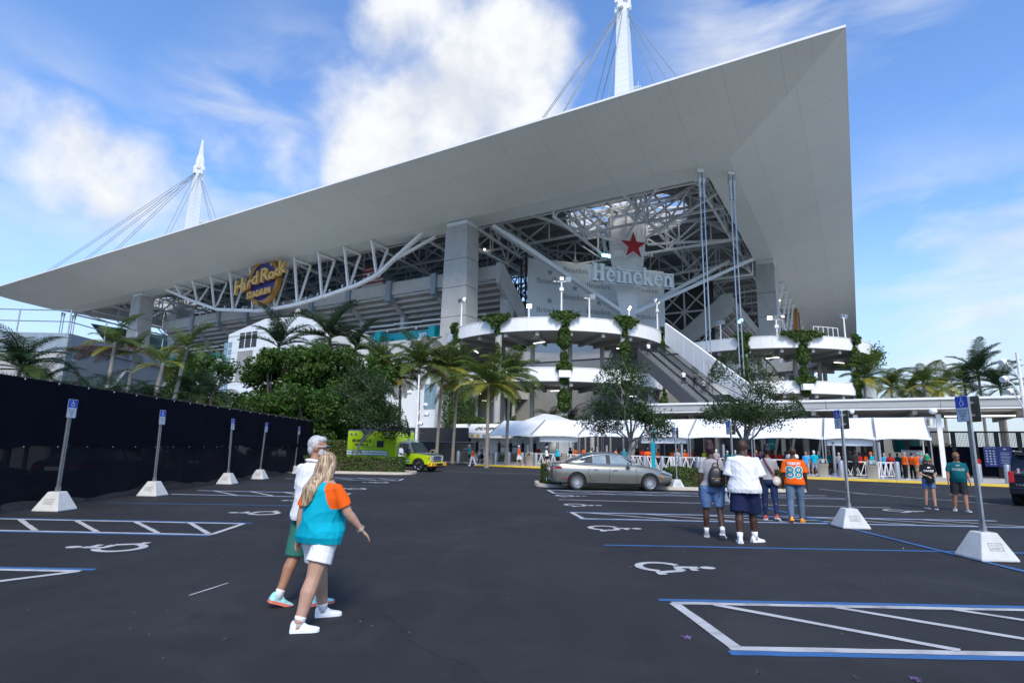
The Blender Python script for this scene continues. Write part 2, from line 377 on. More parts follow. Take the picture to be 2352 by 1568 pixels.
strip((-11.0, 16.35), (-5.5, 16.6), .10, BL); strip((-11.0, 25.0), (-5.4, 25.3), .10, BL); strip((-11, 34), (-5.4, 34.1), .1, WL)
# thin scratch on the asphalt and the lines across the road beyond
strip(atz(435, 1367), atz(525, 1338), .022, WL)
strip(atz(1010, 1082), atz(1250, 1088), .09, WL); strip(atz(1960, 1131), atz(2320, 1160), .10, WL)
strip(atz(1880, 1122), atz(1990, 1135), .09, WL); strip(atz(1995, 1112), atz(2120, 1119), .08, WL); strip(atz(2180, 1135), atz(2260, 1141), .1, WL)
strip(atz(1060, 1075), atz(1190, 1078), .08, WL)
def wheelchair_poly():
    """outline polylines of the access symbol, head up +Y, about 1 unit high"""
    segs = [([(-.02,.30),(-.02,.02),(.20,.02)], .115), ([(.20,.02),(.33,-.30),(.45,-.27)], .11), ([(-.02,.20),(.19,.20)], .09)]
    arc = [(-.02+.27*math.cos(t), -.20+.27*math.sin(t)) for t in np.linspace(R(115), R(345), 20)]
    segs.append((arc, .105)); return segs
def ribbon(mb, pts, w, M4=None, z=0.0, mi=0):
    P = [Vector((p[0], p[1], z)) for p in pts]; a = []
    for i, p in enumerate(P):
        d = (P[min(i+1, len(P)-1)]-P[max(i-1, 0)]).normalized(); n = Vector((-d.y, d.x, 0))
        a += [p+n*w/2, p-n*w/2]
    if M4 is not None: a = [M4 @ v for v in a]
    mb.add(a, [(2*i+1, 2*i+3, 2*i+2, 2*i) for i in range(len(P)-1)], mi)
def symbol_mb(M4, z=0):
    mb = MB()
    for i, (pts, w) in enumerate(wheelchair_poly()):
        q = []
        for a, b in zip(pts[:-1], pts[1:]): q += [a, ((a[0]+b[0])/2, (a[1]+b[1])/2)]
        q.append(pts[-1]); ribbon(mb, q, w, M4, z+i*.0008)
    mb.add([M4 @ Vector((-.02+.085*math.cos(t), .42+.10*math.sin(t), z)) for t in np.linspace(0, 2*math.pi, 15)[:-1]], [tuple(range(14))])
    return mb
def ground_symbol(x, y, ang, s):
    M4 = Matrix.Translation((x, y, ZP)) @ Matrix.Rotation(ang, 4, 'Z') @ Matrix.Diagonal((s, s, 1, 1))
    symbol_mb(M4).build('wheelchair_symbol', WL, ground)
for (x, y) in ((2.5, 9.0), (2.35, 13.2), (2.3, 18.4), (2.3, 21.9), (12.4, 18.6)): ground_symbol(x, y, R(-90), 1.15 if x < 10 else 1.2)
for (x, y) in ((-6.45, 9.7), (-6.25, 14.7), (-6.25, 18.0), (-6.2, 23.2), (-6.2, 27.4)): ground_symbol(x, y, R(90), 1.2)
# fallen bits on the asphalt
def litter(px, py, m, n, s, lab, name='fallen_blossom', cat='blossom'):
    g = atz(px, py); mb = MB()
    for i in range(n):
        a = rnd.uniform(0, 6.28); r = s*rnd.random(); c = Vector((g.x+r*math.cos(a), g.y+r*math.sin(a), .012)); t = rnd.uniform(0, 6.28); l = s*.45
        d = Vector((math.cos(t)*l, math.sin(t)*l, rnd.uniform(0, .012))); e = Vector((-d.y, d.x, 0))*.22
        mb.add([c-d-e, c-d+e, c+d+e, c+d-e], [(0,1,2,3)])
    tag(mb.build(name, m), lab, cat)
M['blossom'] = mat('blossom', (.17,.10,.25), .8); M['dead_leaf'] = mat('dead_leaf', (.07,.06,.035), .8, island=.4); M['scrap'] = mat('scrap', (.6,.6,.6), .8)
litter(1577, 1465, M['blossom'], 26, .04, 'crumpled purple petals lying left of the near hatched aisle')
litter(2107, 1562, M['blossom'], 22, .045, 'crumpled purple petals at the bottom edge below the hatched aisle')
litter(1449, 1302, M['blossom'], 10, .04, 'few faded purple petals on bare asphalt in mid lot')
litter(1744, 1548, M['dead_leaf'], 6, .035, 'small dark dead leaf on asphalt below the hatched aisle', 'dead_leaf', 'leaf')
litter(1966, 1558, M['dead_leaf'], 6, .035, 'small brown dead leaf near the bottom edge, right of a darker one', 'dead_leaf', 'leaf')
litter(519, 1469, M['dead_leaf'], 6, .03, 'small brown dead leaf on asphalt left of the walking couple', 'dead_leaf', 'leaf')
litter(1072, 1257, M['scrap'], 2, .012, 'tiny white paper scrap on asphalt in the drive aisle', 'paper_scrap', 'scrap')
litter(2075, 1260, M['scrap'], 2, .03, 'white paper scrap beside the blue line near the large sign base', 'paper_scrap', 'scrap')
# specks of grit
mb = MB()
for i in range(700):
    x = rnd.uniform(-9, 14); y = rnd.uniform(3.6, 26); s = rnd.uniform(.002, .006)*(1+y*.03)
    mb.add([(x-s, y-s*.7, .006), (x+s, y-s, .006), (x+s*.6, y+s, .010), (x-s*.8, y+s*.6, .008)], [(0,1,2,3)])
tag(mb.build('grit', mat('grit', (.22,.21,.20), .9, island=.6)), kind='stuff')

# planting islands with kerbs
def island(name, x0, x1, y0, y1, rr=1.0):
    def rrect(x0, x1, y0, y1, r, n=7):
        out = []
        for cx, cy, a0 in ((x1-r, y0+r, -90), (x1-r, y1-r, 0), (x0+r, y1-r, 90), (x0+r, y0+r, 180)):
            for i in range(n): a = R(a0+90*i/(n-1)); out.append((cx+r*math.cos(a), cy+r*math.sin(a)))
        return out
    o = rrect(x0, x1, y0, y1, rr); i = rrect(x0+.16, x1-.16, y0+.16, y1-.16, rr-.16); n = len(o)
    ob = rrect(x0-.03, x1+.03, y0-.03, y1+.03, rr+.03)
    mb = MB(); mb.add([(p[0], p[1], 0) for p in ob]+[(p[0], p[1], .13) for p in o]+[(p[0], p[1], .14) for p in i]+[(p[0], p[1], .05) for p in i],
        [(k+r*n, (k+1) % n+r*n, (k+1) % n+(r+1)*n, k+(r+1)*n) for k in range(n) for r in range(3)])
    k = mb.build(name, M['kerb']); k['kind'] = 'structure'
    s = sheet('planting_soil', i, .07, M['soil'], k)
    return k
island('planting_island', -13.5, -5.9, 35.0, 38.4)
island('planting_island', 1.25, 13.6, 26.3, 30.0)
# gutter joints of the near kerb of the islands are part of the paint; pavement with yellow kerb, parallel to the stadium's left side
KX = -14.7
def stad_poly(pts): return [toW(*p) for p in pts]
mb = MB(); pts = [(KX+.32, -160), (120, -160), (120, 33), (KX+.32, 33)]
W_ = stad_poly(pts); mb.add([(p.x, p.y, .136) for p in W_], [(0,1,2,3)]); pv = mb.build('pavement', M['pavement']); pv['kind'] = 'structure'
mb = MB(); W_ = stad_poly([(-9, 33), (120, 33), (120, 240), (-9, 240)]); mb.add([(p.x, p.y, .012) for p in W_], [(0,1,2,3)]); ap = mb.build('concrete_apron', M['pavement']); ap['kind'] = 'structure'
mb = MB()
y = -60.0; i = 0
while y < 33:
    q = mb = MB(); y1 = min(y+3.0, 33)
    mb.add([toW(KX, y+.008), toW(KX, y1-.008), toW(KX+.04, y1-.008, .13), toW(KX+.04, y+.008, .13), toW(KX+.34, y1-.008, .145), toW(KX+.34, y+.008, .145)], [(0,3,2,1)[::-1], (3,5,4,2)[::-1]])
    mb.build('kerb_stone', M['kerb_yellow'], pv); y += 3.0
for j in range(-20, 12):      # joints of the pavement slabs
    a, b = toW(KX+.4, j*3+.0), toW(-3, j*3)
    mb = MB(); d = SV*.008
    mb.add([(p.x, p.y, .139) for p in (a-d, b-d, b+d, a+d)], [(0,1,2,3)]); mb.build('pavement_joint', M['concrete_dark'], pv)
# ------------------------------------------------------------------ the stadium (local axes: x along its right side, y along its left side, origin under the near roof corner)
S_ = 218.0
E1, E2 = 13.7, 16.9
H0, H1, H2 = 43.35, 39.2, 38.8
HD = 43.6                      # underside of the inner roof deck
stadium = thing('stadium', 'large white stadium with wedge-shaped square roof canopy and open concrete stands', 'stadium', SO, SROT)
def part(mb, name, m, parent=stadium, smooth=False): return mb.build(name, m, parent, smooth)
def empty_part(name, parent, loc=(0,0,0)):
    o = bpy.data.objects.new(name, None); col.objects.link(o); o.parent = parent; o.location = loc; return o
def clip(poly, n, d):          # keep n.p >= d
    out = []
    for i in range(len(poly)):
        a, b = poly[i], poly[(i+1) % len(poly)]; da = a[0]*n[0]+a[1]*n[1]-d; db = b[0]*n[0]+b[1]*n[1]-d
        if da >= 0: out.append(a)
        if da*db < 0: t = da/(da-db); out.append((a[0]+(b[0]-a[0])*t, a[1]+(b[1]-a[1])*t))
    return out
def prof(e):
    if e <= E1: t = e/E1; return H0+(H1-H0)*t + .35*math.sin(math.pi*t)*-.6
    return H1+(H2-H1)*(e-E1)/(E2-E1)
rows = [0.0, 4.9, 10.4, E1, E2]
# fine sheet joints in the panels are flush, so they are in the material
def soffit_mat():
    m = M['soffit']; nt = m.node_tree; N = nt.nodes; L = nt.links
    tc = N.new('ShaderNodeTexCoord'); sp = N.new('ShaderNodeSeparateXYZ'); L.new(tc.outputs['Object'], sp.inputs[0])
    mx = None
    b = N['Principled BSDF']; src = b.inputs['Base Color'].links[0].from_socket
    at = N.new('ShaderNodeAttribute'); at.attribute_name = 'along'
    a = N.new('ShaderNodeMath'); a.operation = 'FRACT'; L.new(at.outputs['Fac'], a.inputs[0])
    c = N.new('ShaderNodeMath'); c.operation = 'LESS_THAN'; L.new(a.outputs[0], c.inputs[0]); c.inputs[1].default_value = .035
    d = N.new('ShaderNodeMath'); d.operation = 'MULTIPLY'; L.new(c.outputs[0], d.inputs[0]); d.inputs[1].default_value = .13
    x = N.new('ShaderNodeMix'); x.data_type = 'RGBA'; L.new(d.outputs[0], x.inputs['Factor']); L.new(src, x.inputs['A']); x.inputs['B'].default_value = (.2,.22,.22,1)
    L.new(x.outputs['Result'], b.inputs['Base Color'])
soffit_mat()
canopy = empty_part('roof_canopy', stadium)
NW = 37
for side in (0, 1):
    for r in range(4):
        ea, eb = rows[r], rows[r+1]
        for j in range(NW):
            y0, y1 = S_*j/NW, S_*(j+1)/NW
            p = [(ea, y0), (eb, y0), (eb, y1), (ea, y1)]
            p = clip(p, (-1, 1), .0); 
            if len(p) > 2: p = clip(p, (-1, -1), -S_)
            if len(p) < 3: continue
            cx = sum(q[0] for q in p)/len(p); cy = sum(q[1] for q in p)/len(p)
            g = .007
            q2 = []
            for q in p:
                dx, dy = cx-q[0], cy-q[1]
                q2.append((q[0]+(g if dx > 0 else -g)*(abs(dx) > .05), q[1]+(g if dy > 0 else -g)*(abs(dy) > .05)))
            P = [(q[0], q[1], prof(min(max(q[0], 0), E2))) for q in q2]
            al = [q[1]/1.475 for q in q2]
            if side: P = [(b, a, c) for a, b, c in P][::-1]; al = al[::-1]
            mb = MB(); n = len(P); mb.add(P, [tuple(range(n))]); ob = mb.build('soffit_panel', M['soffit'], canopy)
            at = ob.data.attributes.new('along', 'FLOAT', 'POINT'); at.data.foreach_set('value', al)
# roof body above the soffit: backing under the panel joints, edge strip, upper slope
def square(e, z): return [(e, e, z), (S_-e, e, z), (S_-e, S_-e, z), (e, S_-e, z)]
def loops(mb, seq):
    for (a, b) in zip(seq[:-1], seq[1:]):
        A, B = square(*a), square(*b); mb.add(A+B, [(i, (i+1) % 4, (i+1) % 4+4, i+4) for i in range(4)])
mb = MB(); loops(mb, [(0.02, H0+.06), (4.9, prof(4.9)+.08), (10.4, prof(10.4)+.08), (E1, H1+.08), (E2, H2+.08)])
part(mb, 'roof_backing', M['concrete_dark'], canopy)
mb = MB(); loops(mb, [(0.0, H0+.01), (-.12, H0+.03), (-.12, H0+.3), (0, H0+.32), (0.6, H0+.56)]); part(mb, 'roof_rim', M['white_paint'], canopy)
mb = MB(); loops(mb, [(0.6, H0+.561), (E2+.3, 46.25)]); part(mb, 'roof_top', M['cool_white'], canopy)
mb = MB(); loops(mb, [(E2, H2), (E2+.05, HD)]); part(mb, 'inner_fascia', M['steel_white'], canopy)
# inner deck with round skylights at the masts and the big opening over the field
MA = 35.2
OCR = 11.0
EIN = 58.0
def holed(z, name, m):
    bm = bmesh.new(); es = []
    def loop(pts):
        vs = [bm.verts.new((p[0], p[1], z)) for p in pts]
        for a, b in zip(vs, vs[1:]+vs[:1]): es.append(bm.edges.new((a, b)))
    loop(square(E2, 0)); loop(square(EIN, 0))
    for (cx, cy) in ((MA, MA), (MA, S_-MA), (S_-MA, MA), (S_-MA, S_-MA)):
        loop([(cx+OCR*math.cos(t), cy+OCR*math.sin(t)) for t in np.linspace(0, 2*math.pi, 41)[:-1]])
    bmesh.ops.triangle_fill(bm, use_beauty=True, use_dissolve=False, edges=es)
    me = bpy.data.meshes.new(name); bm.to_mesh(me); bm.free(); me.materials.append(m); return link(name, me, canopy)
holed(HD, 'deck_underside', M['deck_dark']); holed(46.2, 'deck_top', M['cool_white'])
M['skylight'] = mat('skylight', (.85,.9,.95), .25, alpha=.22)
for (cx, cy) in ((MA, MA), (MA, S_-MA)):
    mb = MB(); ring = [[(cx+OCR*math.cos(t), cy+OCR*math.sin(t), z) for t in np.linspace(0, 2*math.pi, 41)[:-1]] for z in (HD-.3, 47)]
    mb.loft(ring, cap=False); part(mb, 'skylight_kerb', M['steel_white'], canopy)
    mb = MB(); mb.add([(p[0], p[1], 45.2) for p in ring[0]], [tuple(range(40))]); sk = part(mb, 'skylight', M['skylight'], canopy)
    mb = MB()
    for t in np.linspace(0, 2*math.pi, 17)[:-1]: mb.beam((cx+2.5*math.cos(t), cy+2.5*math.sin(t), 44.9), (cx+OCR*math.cos(t), cy+OCR*math.sin(t), 44.9), .22, .3)
    for r in (4.5, 7.0, 9.2): mb.tube([(cx+r*math.cos(t), cy+r*math.sin(t), 44.9) for t in np.linspace(0, 2*math.pi, 33)], .11, 5)
    part(mb, 'skylight_ribs', M['white_paint'], canopy)
# purlins under the deck (ribbed metal)
mb = MB()
for k in range(10):
    e = 20+k*4; mb.bb((e-.12, 17, HD-.45), (e+.12, 201, HD-.02)); 
    mb.bb((17, e-.12, HD-.40), (201, e+.12, HD-.04))
part(mb, 'roof_purlins', M['concrete_dark'], canopy)
# deep steel trusses under the deck
def truss(p0, p1, zt, zb, zb1=None, n=None, w=.36, diag=True):
    zb1 = zb if zb1 is None else zb1
    p0 = Vector((p0[0], p0[1], 0)); p1 = Vector((p1[0], p1[1], 0)); L = (p1-p0).length; n = n or max(2, round(L/6.2)); mb = MB()
    T = [p0.lerp(p1, i/n)+Vector((0, 0, zt)) for i in range(n+1)]; B = [p0.lerp(p1, i/n)+Vector((0, 0, zb+(zb1-zb)*i/n)) for i in range(n+1)]
    mb.beam(T[0], T[-1], w, w*1.1); mb.beam(B[0], B[-1], w, w*1.1)
    for i in range(n+1): mb.beam(T[i], B[i], w*.62)
    for i in range(n): 
        if i % 2: mb.beam(T[i], B[i+1], w*.7)
        else: mb.beam(B[i], T[i+1], w*.7)
    for i in range(1, n, 2): mb.box(B[i], (w*2.2 if abs((p1-p0).x) > abs((p1-p0).y) else w*.4, w*2.2 if abs((p1-p0).y) > abs((p1-p0).x) else w*.4, w*1.5))
    return part(mb, 'roof_truss', M['steel_white'])
for e, zb in ((19.0, 39.6), (29.5, 39.4), (41.0, 38.0), (57.0, 36.0)):
    truss((e, E2+.4), (e, 196), HD-.7, zb); truss((E2+.4, e), (196, e), HD-.72, zb)
for k in range(1, 15):
    y = 44+11.3*k
    truss((E2+.3, y), (57, y), HD-.74, 38.5, 36.2); truss((y, E2+.3), (y, 57), HD-.76, 38.5, 36.2)
for (a, b) in (((E2+.3, 24), (31.5, 34)), ((24, E2+.3), (34, 31.5)), ((E2+.3, 46), (32, 37)), ((46, E2+.3), (37, 32)), ((37.5, 37.5), (56, 56)), ((41, 57), (57, 41))):
    truss(a, b, HD-.78, 39.6, 38.2)
truss((41, 52), (41, 64), HD-.8, 38, 33.0, 2); truss((52, 41), (64, 41), HD-.8, 38, 33.0, 2)
# far lattice at the open corner behind the banner
for z in (36, 31): truss((57, 60), (57, 110), z+5, z, w=.36)
# ---- concrete columns
def column(name, cx, cy, along_y, ztop, zbase_spread=1.1):
    mb = MB(); g = empty_part(name, stadium, (cx, cy, 0)); n = 7; w, d = (3.5, 4.4) if along_y else (4.4, 3.5)
    zs = [0, 6.5, 12, 17.6, 22.6, 27.6, 32.4, ztop-.65]
    for i in range(n):
        mb = MB(); z0, z1 = zs[i], zs[i+1]-.05; a0 = 1+.32*(1-z0/ztop)*zbase_spread; a1 = 1+.32*(1-z1/ztop)*zbase_spread
        sx0, sy0, sx1, sy1 = w/2*(1 if not along_y else 1)*(a0 if not along_y else 1), d/2*(a0 if along_y else 1), w/2*(a1 if not along_y else 1), d/2*(a1 if along_y else 1)
        mb.loft([[(-sx0,-sy0,z0),(sx0,-sy0,z0),(sx0,sy0,z0),(-sx0,sy0,z0)], [(-sx1,-sy1,z1),(sx1,-sy1,z1),(sx1,sy1,z1),(-sx1,sy1,z1)]])
        bevel(mb.build('column_segment', M['concrete'], g), .06, 1)
    mb = MB(); mb.box((0, 0, ztop-.32), (w*.94, d*.94, .66)); mb.build('column_cap', M['cool_white'], g)
    mb = MB(); mb.box((0, 0, ztop/2), (w*.93, d*.93, ztop-2)); mb.build('column_core', M['concrete_dark'], g)
    return g
column('concrete_column', 15.3, 57.4, True, prof(15.2)); column('concrete_column', 15.3, 159.5, True, prof(15.2))
column('concrete_column', 60.6, 15.3, False, prof(15.2)); column('concrete_column', 159.5, 15.3, False, prof(15.2))
# ---- masts with stay cables
def mast(cx, cy):
    g = empty_part('mast', stadium, (cx, cy, 0)); mb = MB()
    prof_m = [(24.6, 1.0), (30, 1.72), (36, 2.35), (41, 2.75), (46, 2.4), (56, 1.9), (66, 1.5), (76, 1.2), (84, .98), (88, .85)]
    mb.loft([[(-r, -r, z), (r, -r, z), (r, r, z), (-r, r, z)] for z, r in prof_m]); mb.build('mast_shaft', M['clad'], g)
    mb = MB(); mb.loft([[(-r, -r, z), (r, -r, z), (r, r, z), (-r, r, z)] for z, r in [(88.01, .95), (91, .8), (93, .5), (98, .16)]]); 
    for k in range(8):
        t = k*math.pi/4; mb.box((1.1*math.cos(t), 1.1*math.sin(t), 86.6+1.6*(k % 2)), (.9, .9, 1.2))
    mb.build('mast_head', M['white_paint'], g)
    for z in (67, 70): 
        mb = MB(); mb.bb((1.6, -2.2, z), (3.2, .2, z+.12)); 
        for q in ((3.15, -2.15), (3.15, .15), (1.7, -2.15)): mb.beam((q[0], q[1], z), (q[0], q[1], z+1.1), .06)
        mb.beam((3.15, -2.15, z+1.1), (3.15, .15, z+1.1), .06); mb.build('maintenance_balcony', M['steel_white'], g)
    sg = 1 if cy < 100 else -1
    for (dx, dy) in (((-17, 12), (-14, 22), (-18, -2), (10, -12), (4, -18), (0, -22), (20, 24)) if sg > 0 else ((-29, 28), (-25, 24), (-20, 22), (-12, -38), (-7, -33), (-17, -12), (6, 18), (12, -14))):
        for o in ((-.5, .5) if abs(dx) > 12 and dx != -18 else (0,)):
            mb = MB(); l = math.hypot(dx, dy); mb.tube([(o*dy/l*1.3, -o*dx/l*1.3, 87.0), (dx+o*dy/l, dy-o*dx/l, 45.6)], .085, 5); mb.build('stay_cable', M['blue_steel'], g)
def clad_mat():
    m = mat('clad', (.74,.76,.76), .4, var=.03, scale=.4); nt = m.node_tree; N = nt.nodes; L = nt.links; b = N['Principled BSDF']; src = b.inputs['Base Color'].links[0].from_socket
    tc = N.new('ShaderNodeTexCoord'); sp = N.new('ShaderNodeSeparateXYZ'); L.new(tc.outputs['Object'], sp.inputs[0])
    a = N.new('ShaderNodeMath'); a.operation = 'FRACT'; d0 = N.new('ShaderNodeMath'); d0.operation = 'MULTIPLY'; d0.inputs[1].default_value = 1/1.25
    L.new(sp.outputs['Z'], d0.inputs[0]); L.new(d0.outputs[0], a.inputs[0])
    c = N.new('ShaderNodeMath'); c.operation = 'LESS_THAN'; L.new(a.outputs[0], c.inputs[0]); c.inputs[1].default_value = .07
    x = N.new('ShaderNodeMix'); x.data_type = 'RGBA'; L.new(c.outputs[0], x.inputs['Factor']); L.new(src, x.inputs['A']); x.inputs['B'].default_value = (.60,.62,.62,1); L.new(x.outputs['Result'], b.inputs['Base Color'])
    return m
M['clad'] = clad_mat()
mast(MA, MA); mast(MA, S_-MA-5)
# V struts from the foot of the near mast up to the roof beside the columns
for (x, y) in ((17.2, 52.6), (21.5, 52.2)):
    mb = MB(); o = 0 if x < 20 else .9; mb.beam((MA-.6+o, MA+1.0+o*.5, 25.6), (x, y, 38.6), 1.05, .62); part(mb, 'roof_strut', M['cool_white'])
for (x, y) in ((55.6, 17.2), (54.8, 21.5)):
    mb = MB(); o = 0 if y < 20 else .9; mb.beam((MA+1.0+o*.5, MA-.6+o, 25.6), (x, y, 38.6), 1.05, .62); part(mb, 'roof_strut', M['cool_white'])
# tie-down cables at the roof corners
for (dx, dy, nm) in ((17.0, 14.0, 0), (14.4, 17.4, 1)):
    for o in (-.33, .33):
        ax, ay = dx+o*.6, dy-o*.6
        mb = MB(); mb.tube([(ax, ay, 0), (ax, ay, 35.0)], .08, 6); mb.tube([(ax, ay, 34.9), (ax, ay, 36.8)], .2, 8); mb.tube([(ax, ay, 36.8), (ax, ay, 37.6), (ax, ay, 38.5)], [.14, .32, .28], 8); part(mb, 'tie_down_cable', M['galv'])
    mb = MB(); mb.prism([(dx-.35, dy+.35, prof(15)+.05), (dx+.35, dy-.35, prof(15)+.05), (dx+.25, dy-.25, 37.9), (dx-.25, dy+.25, 37.9)], (.12, .12, 0)); part(mb, 'cable_bracket', M['white_paint'])
for o in (-.4, .4, 3.4, 4.2):
    mb = MB(); x, y = 14.6+o*.9, S_-15.2+o*.4; mb.tube([(x, y, 0), (x, y, 37), (x, y, 38.6)], [.11, .11, .3], 6); part(mb, 'tie_down_cable', M['galv'])
# ---- curved hanging trusses (left side carries the round sign; right side is its mirror image)
CH = [(149.7, 39.4), (137, 34.9), (126, 31.5), (111.4, 29.65), (107, 29.5), (98.8, 29.6), (90, 30.4), (81.7, 31.5), (76.5, 32.8), (73, 35.0), (66, 39.2)]
def chord_z(y):
    for (a, za), (b, zb) in zip(CH[:-1], CH[1:]):
        if b <= y <= a: return za+(zb-za)*(y-a)/(b-a)
def hanging_truss(flip):
    g = empty_part('hanging_truss', stadium)
    f = (lambda x, y, z: (y, x, z)) if flip else (lambda x, y, z: (x, y, z))
    mb = MB(); P = [f(15.3, y, z) for y, z in CH]
    for a, b in zip(P[:-1], P[1:]): mb.beam(a, b, .62, .62)
    mb.beam(f(15.3, 73, 35), f(17.0, 64.5, 38.7), .5)
    mb.build('curved_chord', M['white_paint'], g)
    for y in [141.5-7.2*k for k in range(10)]:
        z = chord_z(y)
        mb = MB(); mb.beam(f(15.2, y, z), f(E1+.1, y+.2, H1-.7), .40); mb.beam(f(E1+.1, y+.2, H1-.8), f(E1-.2, y+.2, H1-.1), .34); mb.build('hanger', M['white_paint'], g)
        mb = MB(); mb.beam(f(15.4, y, z), f(E2+.2, y-.6, H2-.5), .40); mb.build('hanger', M['white_paint'], g)
        mb = MB(); mb.beam(f(E1+.1, y+.2, H1-.6), f(E2+.2, y-.6, H2-.45), .3); mb.box(f(15.3, y, z), (.9, .9, .5)); mb.build('cross_beam', M['white_paint'], g)
    for y in [126-3.4*k for k in range(16)]:
        mb = MB(); z = chord_z(y)+.32; mb.bb(f(14.8, y-.22, z), f(15.1, y+.22, z+.55)); mb.build('floodlight', M['galv'], g)
hanging_truss(False); hanging_truss(True)
# ---- upper decks of seating, raw concrete seen from behind
def upper_deck(flip, y_start, y_end):
    g = empty_part('upper_deck', stadium)
    f = (lambda x, y, z: (y, x, z)) if flip else (lambda x, y, z: (x, y, z))
    mb = MB(); mb.bb(f(20, y_start, 30.2), f(20.4, y_end, 32.55)); mb.build('parapet', M['concrete'], g)
    mb = MB(); mb.bb(f(19.9, y_start, 32.55), f(20.5, y_end, 32.66)); mb.build('coping', M['concrete_dark'], g)
    for k in range(14):
        x0 = 20.45+1.12*k; z = 30.15-.80*k
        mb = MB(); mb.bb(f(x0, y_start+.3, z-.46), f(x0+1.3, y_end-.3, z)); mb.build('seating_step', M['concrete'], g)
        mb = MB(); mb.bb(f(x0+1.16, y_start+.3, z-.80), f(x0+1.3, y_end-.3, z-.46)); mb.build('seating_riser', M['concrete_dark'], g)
    return g, f
def rakers(g, f, ys):
    for y in ys:
        mb = MB(); mb.prism([f(20.0, y-.42, 29.6), f(36.5, y-.42, 17.6), f(36.5, y-.42, 19.2), f(20.0, y-.42, 31)], Vector(f(0, .84, 0))); mb.build('raker_beam', M['concrete'], g)
        mb = MB(); mb.prism([f(19.5, y-.58, 29.0), f(20.8, y-.58, 28.6), f(20.8, y-.58, 29.4), f(20.02, y-.58, 30.1), f(20.02, y-.58, 32.5), f(19.5, y-.58, 32.9)], Vector(f(0, 1.16, 0))); mb.build('beam_cap', M['blue_steel'], g)
        mb = MB(); mb.bb(f(24, y-.5, 0), f(25, y+.5, 27)); mb.build('deck_pier', M['concrete'], g)
YL0 = 53.3
g, f = upper_deck(False, YL0, 157.5)
ys = [Lx(px, py, 20).y for px, py in ((801, 690), (894, 670), (998, 650))]
d_ = (ys[0]-ys[2])/2; rakers(g, f, [ys[2]+d_*k for k in range(8)])
mb = MB(); mb.prism([(19.9, YL0, 33), (21.4, YL0, 33), (37, YL0, 20.5), (37, YL0, 17), (19.9, YL0, 29.4)], (0, -.7, 0)); mb.build('deck_end_wall', M['concrete'], g)
mb = MB(); mb.bb((23, YL0-.6, 0), (25, YL0+1.0, 28)); mb.build('deck_pier', M['concrete'], g)
# the right hand deck: its end gable shows between the tie-down cables and the right column
def right_deck():
    g = empty_part('upper_deck', stadium); y0 = 58.0
    top = Ly(1690, 672, 24); zt = 31.0; x0 = 57.0
    f = lambda x, y, z: (y, x, z)
    for k in range(11):
        mb = MB(); mb.bb((x0+.4, 22+1.15*k, 30.1-.85*k-.5), (170, 22+1.15*k+1.3, 30.1-.85*k)); mb.build('seating_step', M['concrete'], g)
    mb = MB(); mb.prism([(x0, 21.4, 32.6), (x0, 23, 32.6), (x0, 38, 20.6), (x0, 38, 17), (x0, 21.4, 29.0)], (-.7, 0, 0)); mb.build('deck_end_wall', M['concrete'], g)
    mb = MB(); mb.bb((x0, 21.6, 30.2), (170, 22, 32.5)); mb.build('parapet', M['concrete'], g)
    for x in (64, 77, 90, 103):
        mb = MB(); mb.prism([(x, 21.6, 29.6), (x, 36.5, 17.6), (x, 36.5, 19.2), (x, 21.6, 31)], (.8, 0, 0)); mb.build('raker_beam', M['concrete'], g)
right_deck()
# ---- lower concourse block
g = empty_part('concourse', stadium)
mb = MB(); mb.bb((18, 50, 17.9), (18.4, 160, 20.6)); mb.build('balcony_wall', M['concrete_pale'], g)
mb = MB(); mb.bb((18.1, 50, 0), (18.6, 160, 17.8)); mb.build('white_wall', M['cool_white'], g)
mb = MB(); mb.bb((20.2, 50, 20.7), (20.6, 160, 22.6)); mb.build('teal_band', M['teal'], g)
mb = MB(); mb.bb((20.6, 50, 22.6), (28, 160, 22.8)); mb.bb((34, 50, 0), (36, 160, 22)); mb.build('concourse_floor', M['deck_dark'], g)
for y in np.arange(56, 158, 7): 
    mb = MB(); mb.bb((19.2, y-.12, 22.7), (19.4, y+.12, 23)); mb.tube([(19.4, y, 23.2), (19.4, y+7, 23.2)], .09, 6); mb.tube([(21, y, 24.4), (21, y+7, 24.6)], .14, 6); mb.build('pipe', M['steel_white'], g)
for y in (66, 79, 92): 
    mb = MB(); mb.bb((18.8, y-.7, 20.3), (20.1, y+.7, 22.9)); mb.build('teal_pier', M['teal'], g)
for y, t in ((83, '303 302'), (68, '302 301')):
    put_text('lettering', poly_text(t, 1.3, .02), M['white_paint'], g, frame((20.17, y, 21.6), (0,-1,0), (0,0,1)))
M['curtain'] = M['glass_blue']
for y in np.arange(60, 150, 15):
    for r in range(2):
        for c in range(4):
            mb = MB(); mb.bb((18.02, y+c*1.6, 8+r*2.2), (18.09, y+c*1.6+1.5, 8+r*2.2+2.1)); mb.build('window', M['glass_blue'], g)
# walls behind the spiral ramps and the raised plinth of the near mast
mb = MB(); mb.bb((20, 19, 0), (21, 50, 12)); mb.bb((19, 20, 0), (50, 21, 12)); mb.build('rear_wall', M['concrete_dark'], g)
mb = MB(); mb.bb((20, 20, 15.2), (64, 64, 15.9)); mb.build('upper_plaza', M['concrete'], g)
mb = MB(); mb.bb((20.2, 20.2, 12.0), (21, 60, 15.1)); mb.bb((20.2, 20.2, 12), (64, 21, 15.1)); mb.build('plaza_soffit', M['deck_dark'], g)
mb = MB(); mb.loft([[(MA-r, MA-r, z), (MA+r, MA-r, z), (MA+r, MA+r, z), (MA-r, MA+r, z)] for z, r in ((15.9, 2.6), (23.6, 1.9), (24.7, 1.5))]); mb.build('mast_plinth', M['clad'], g)
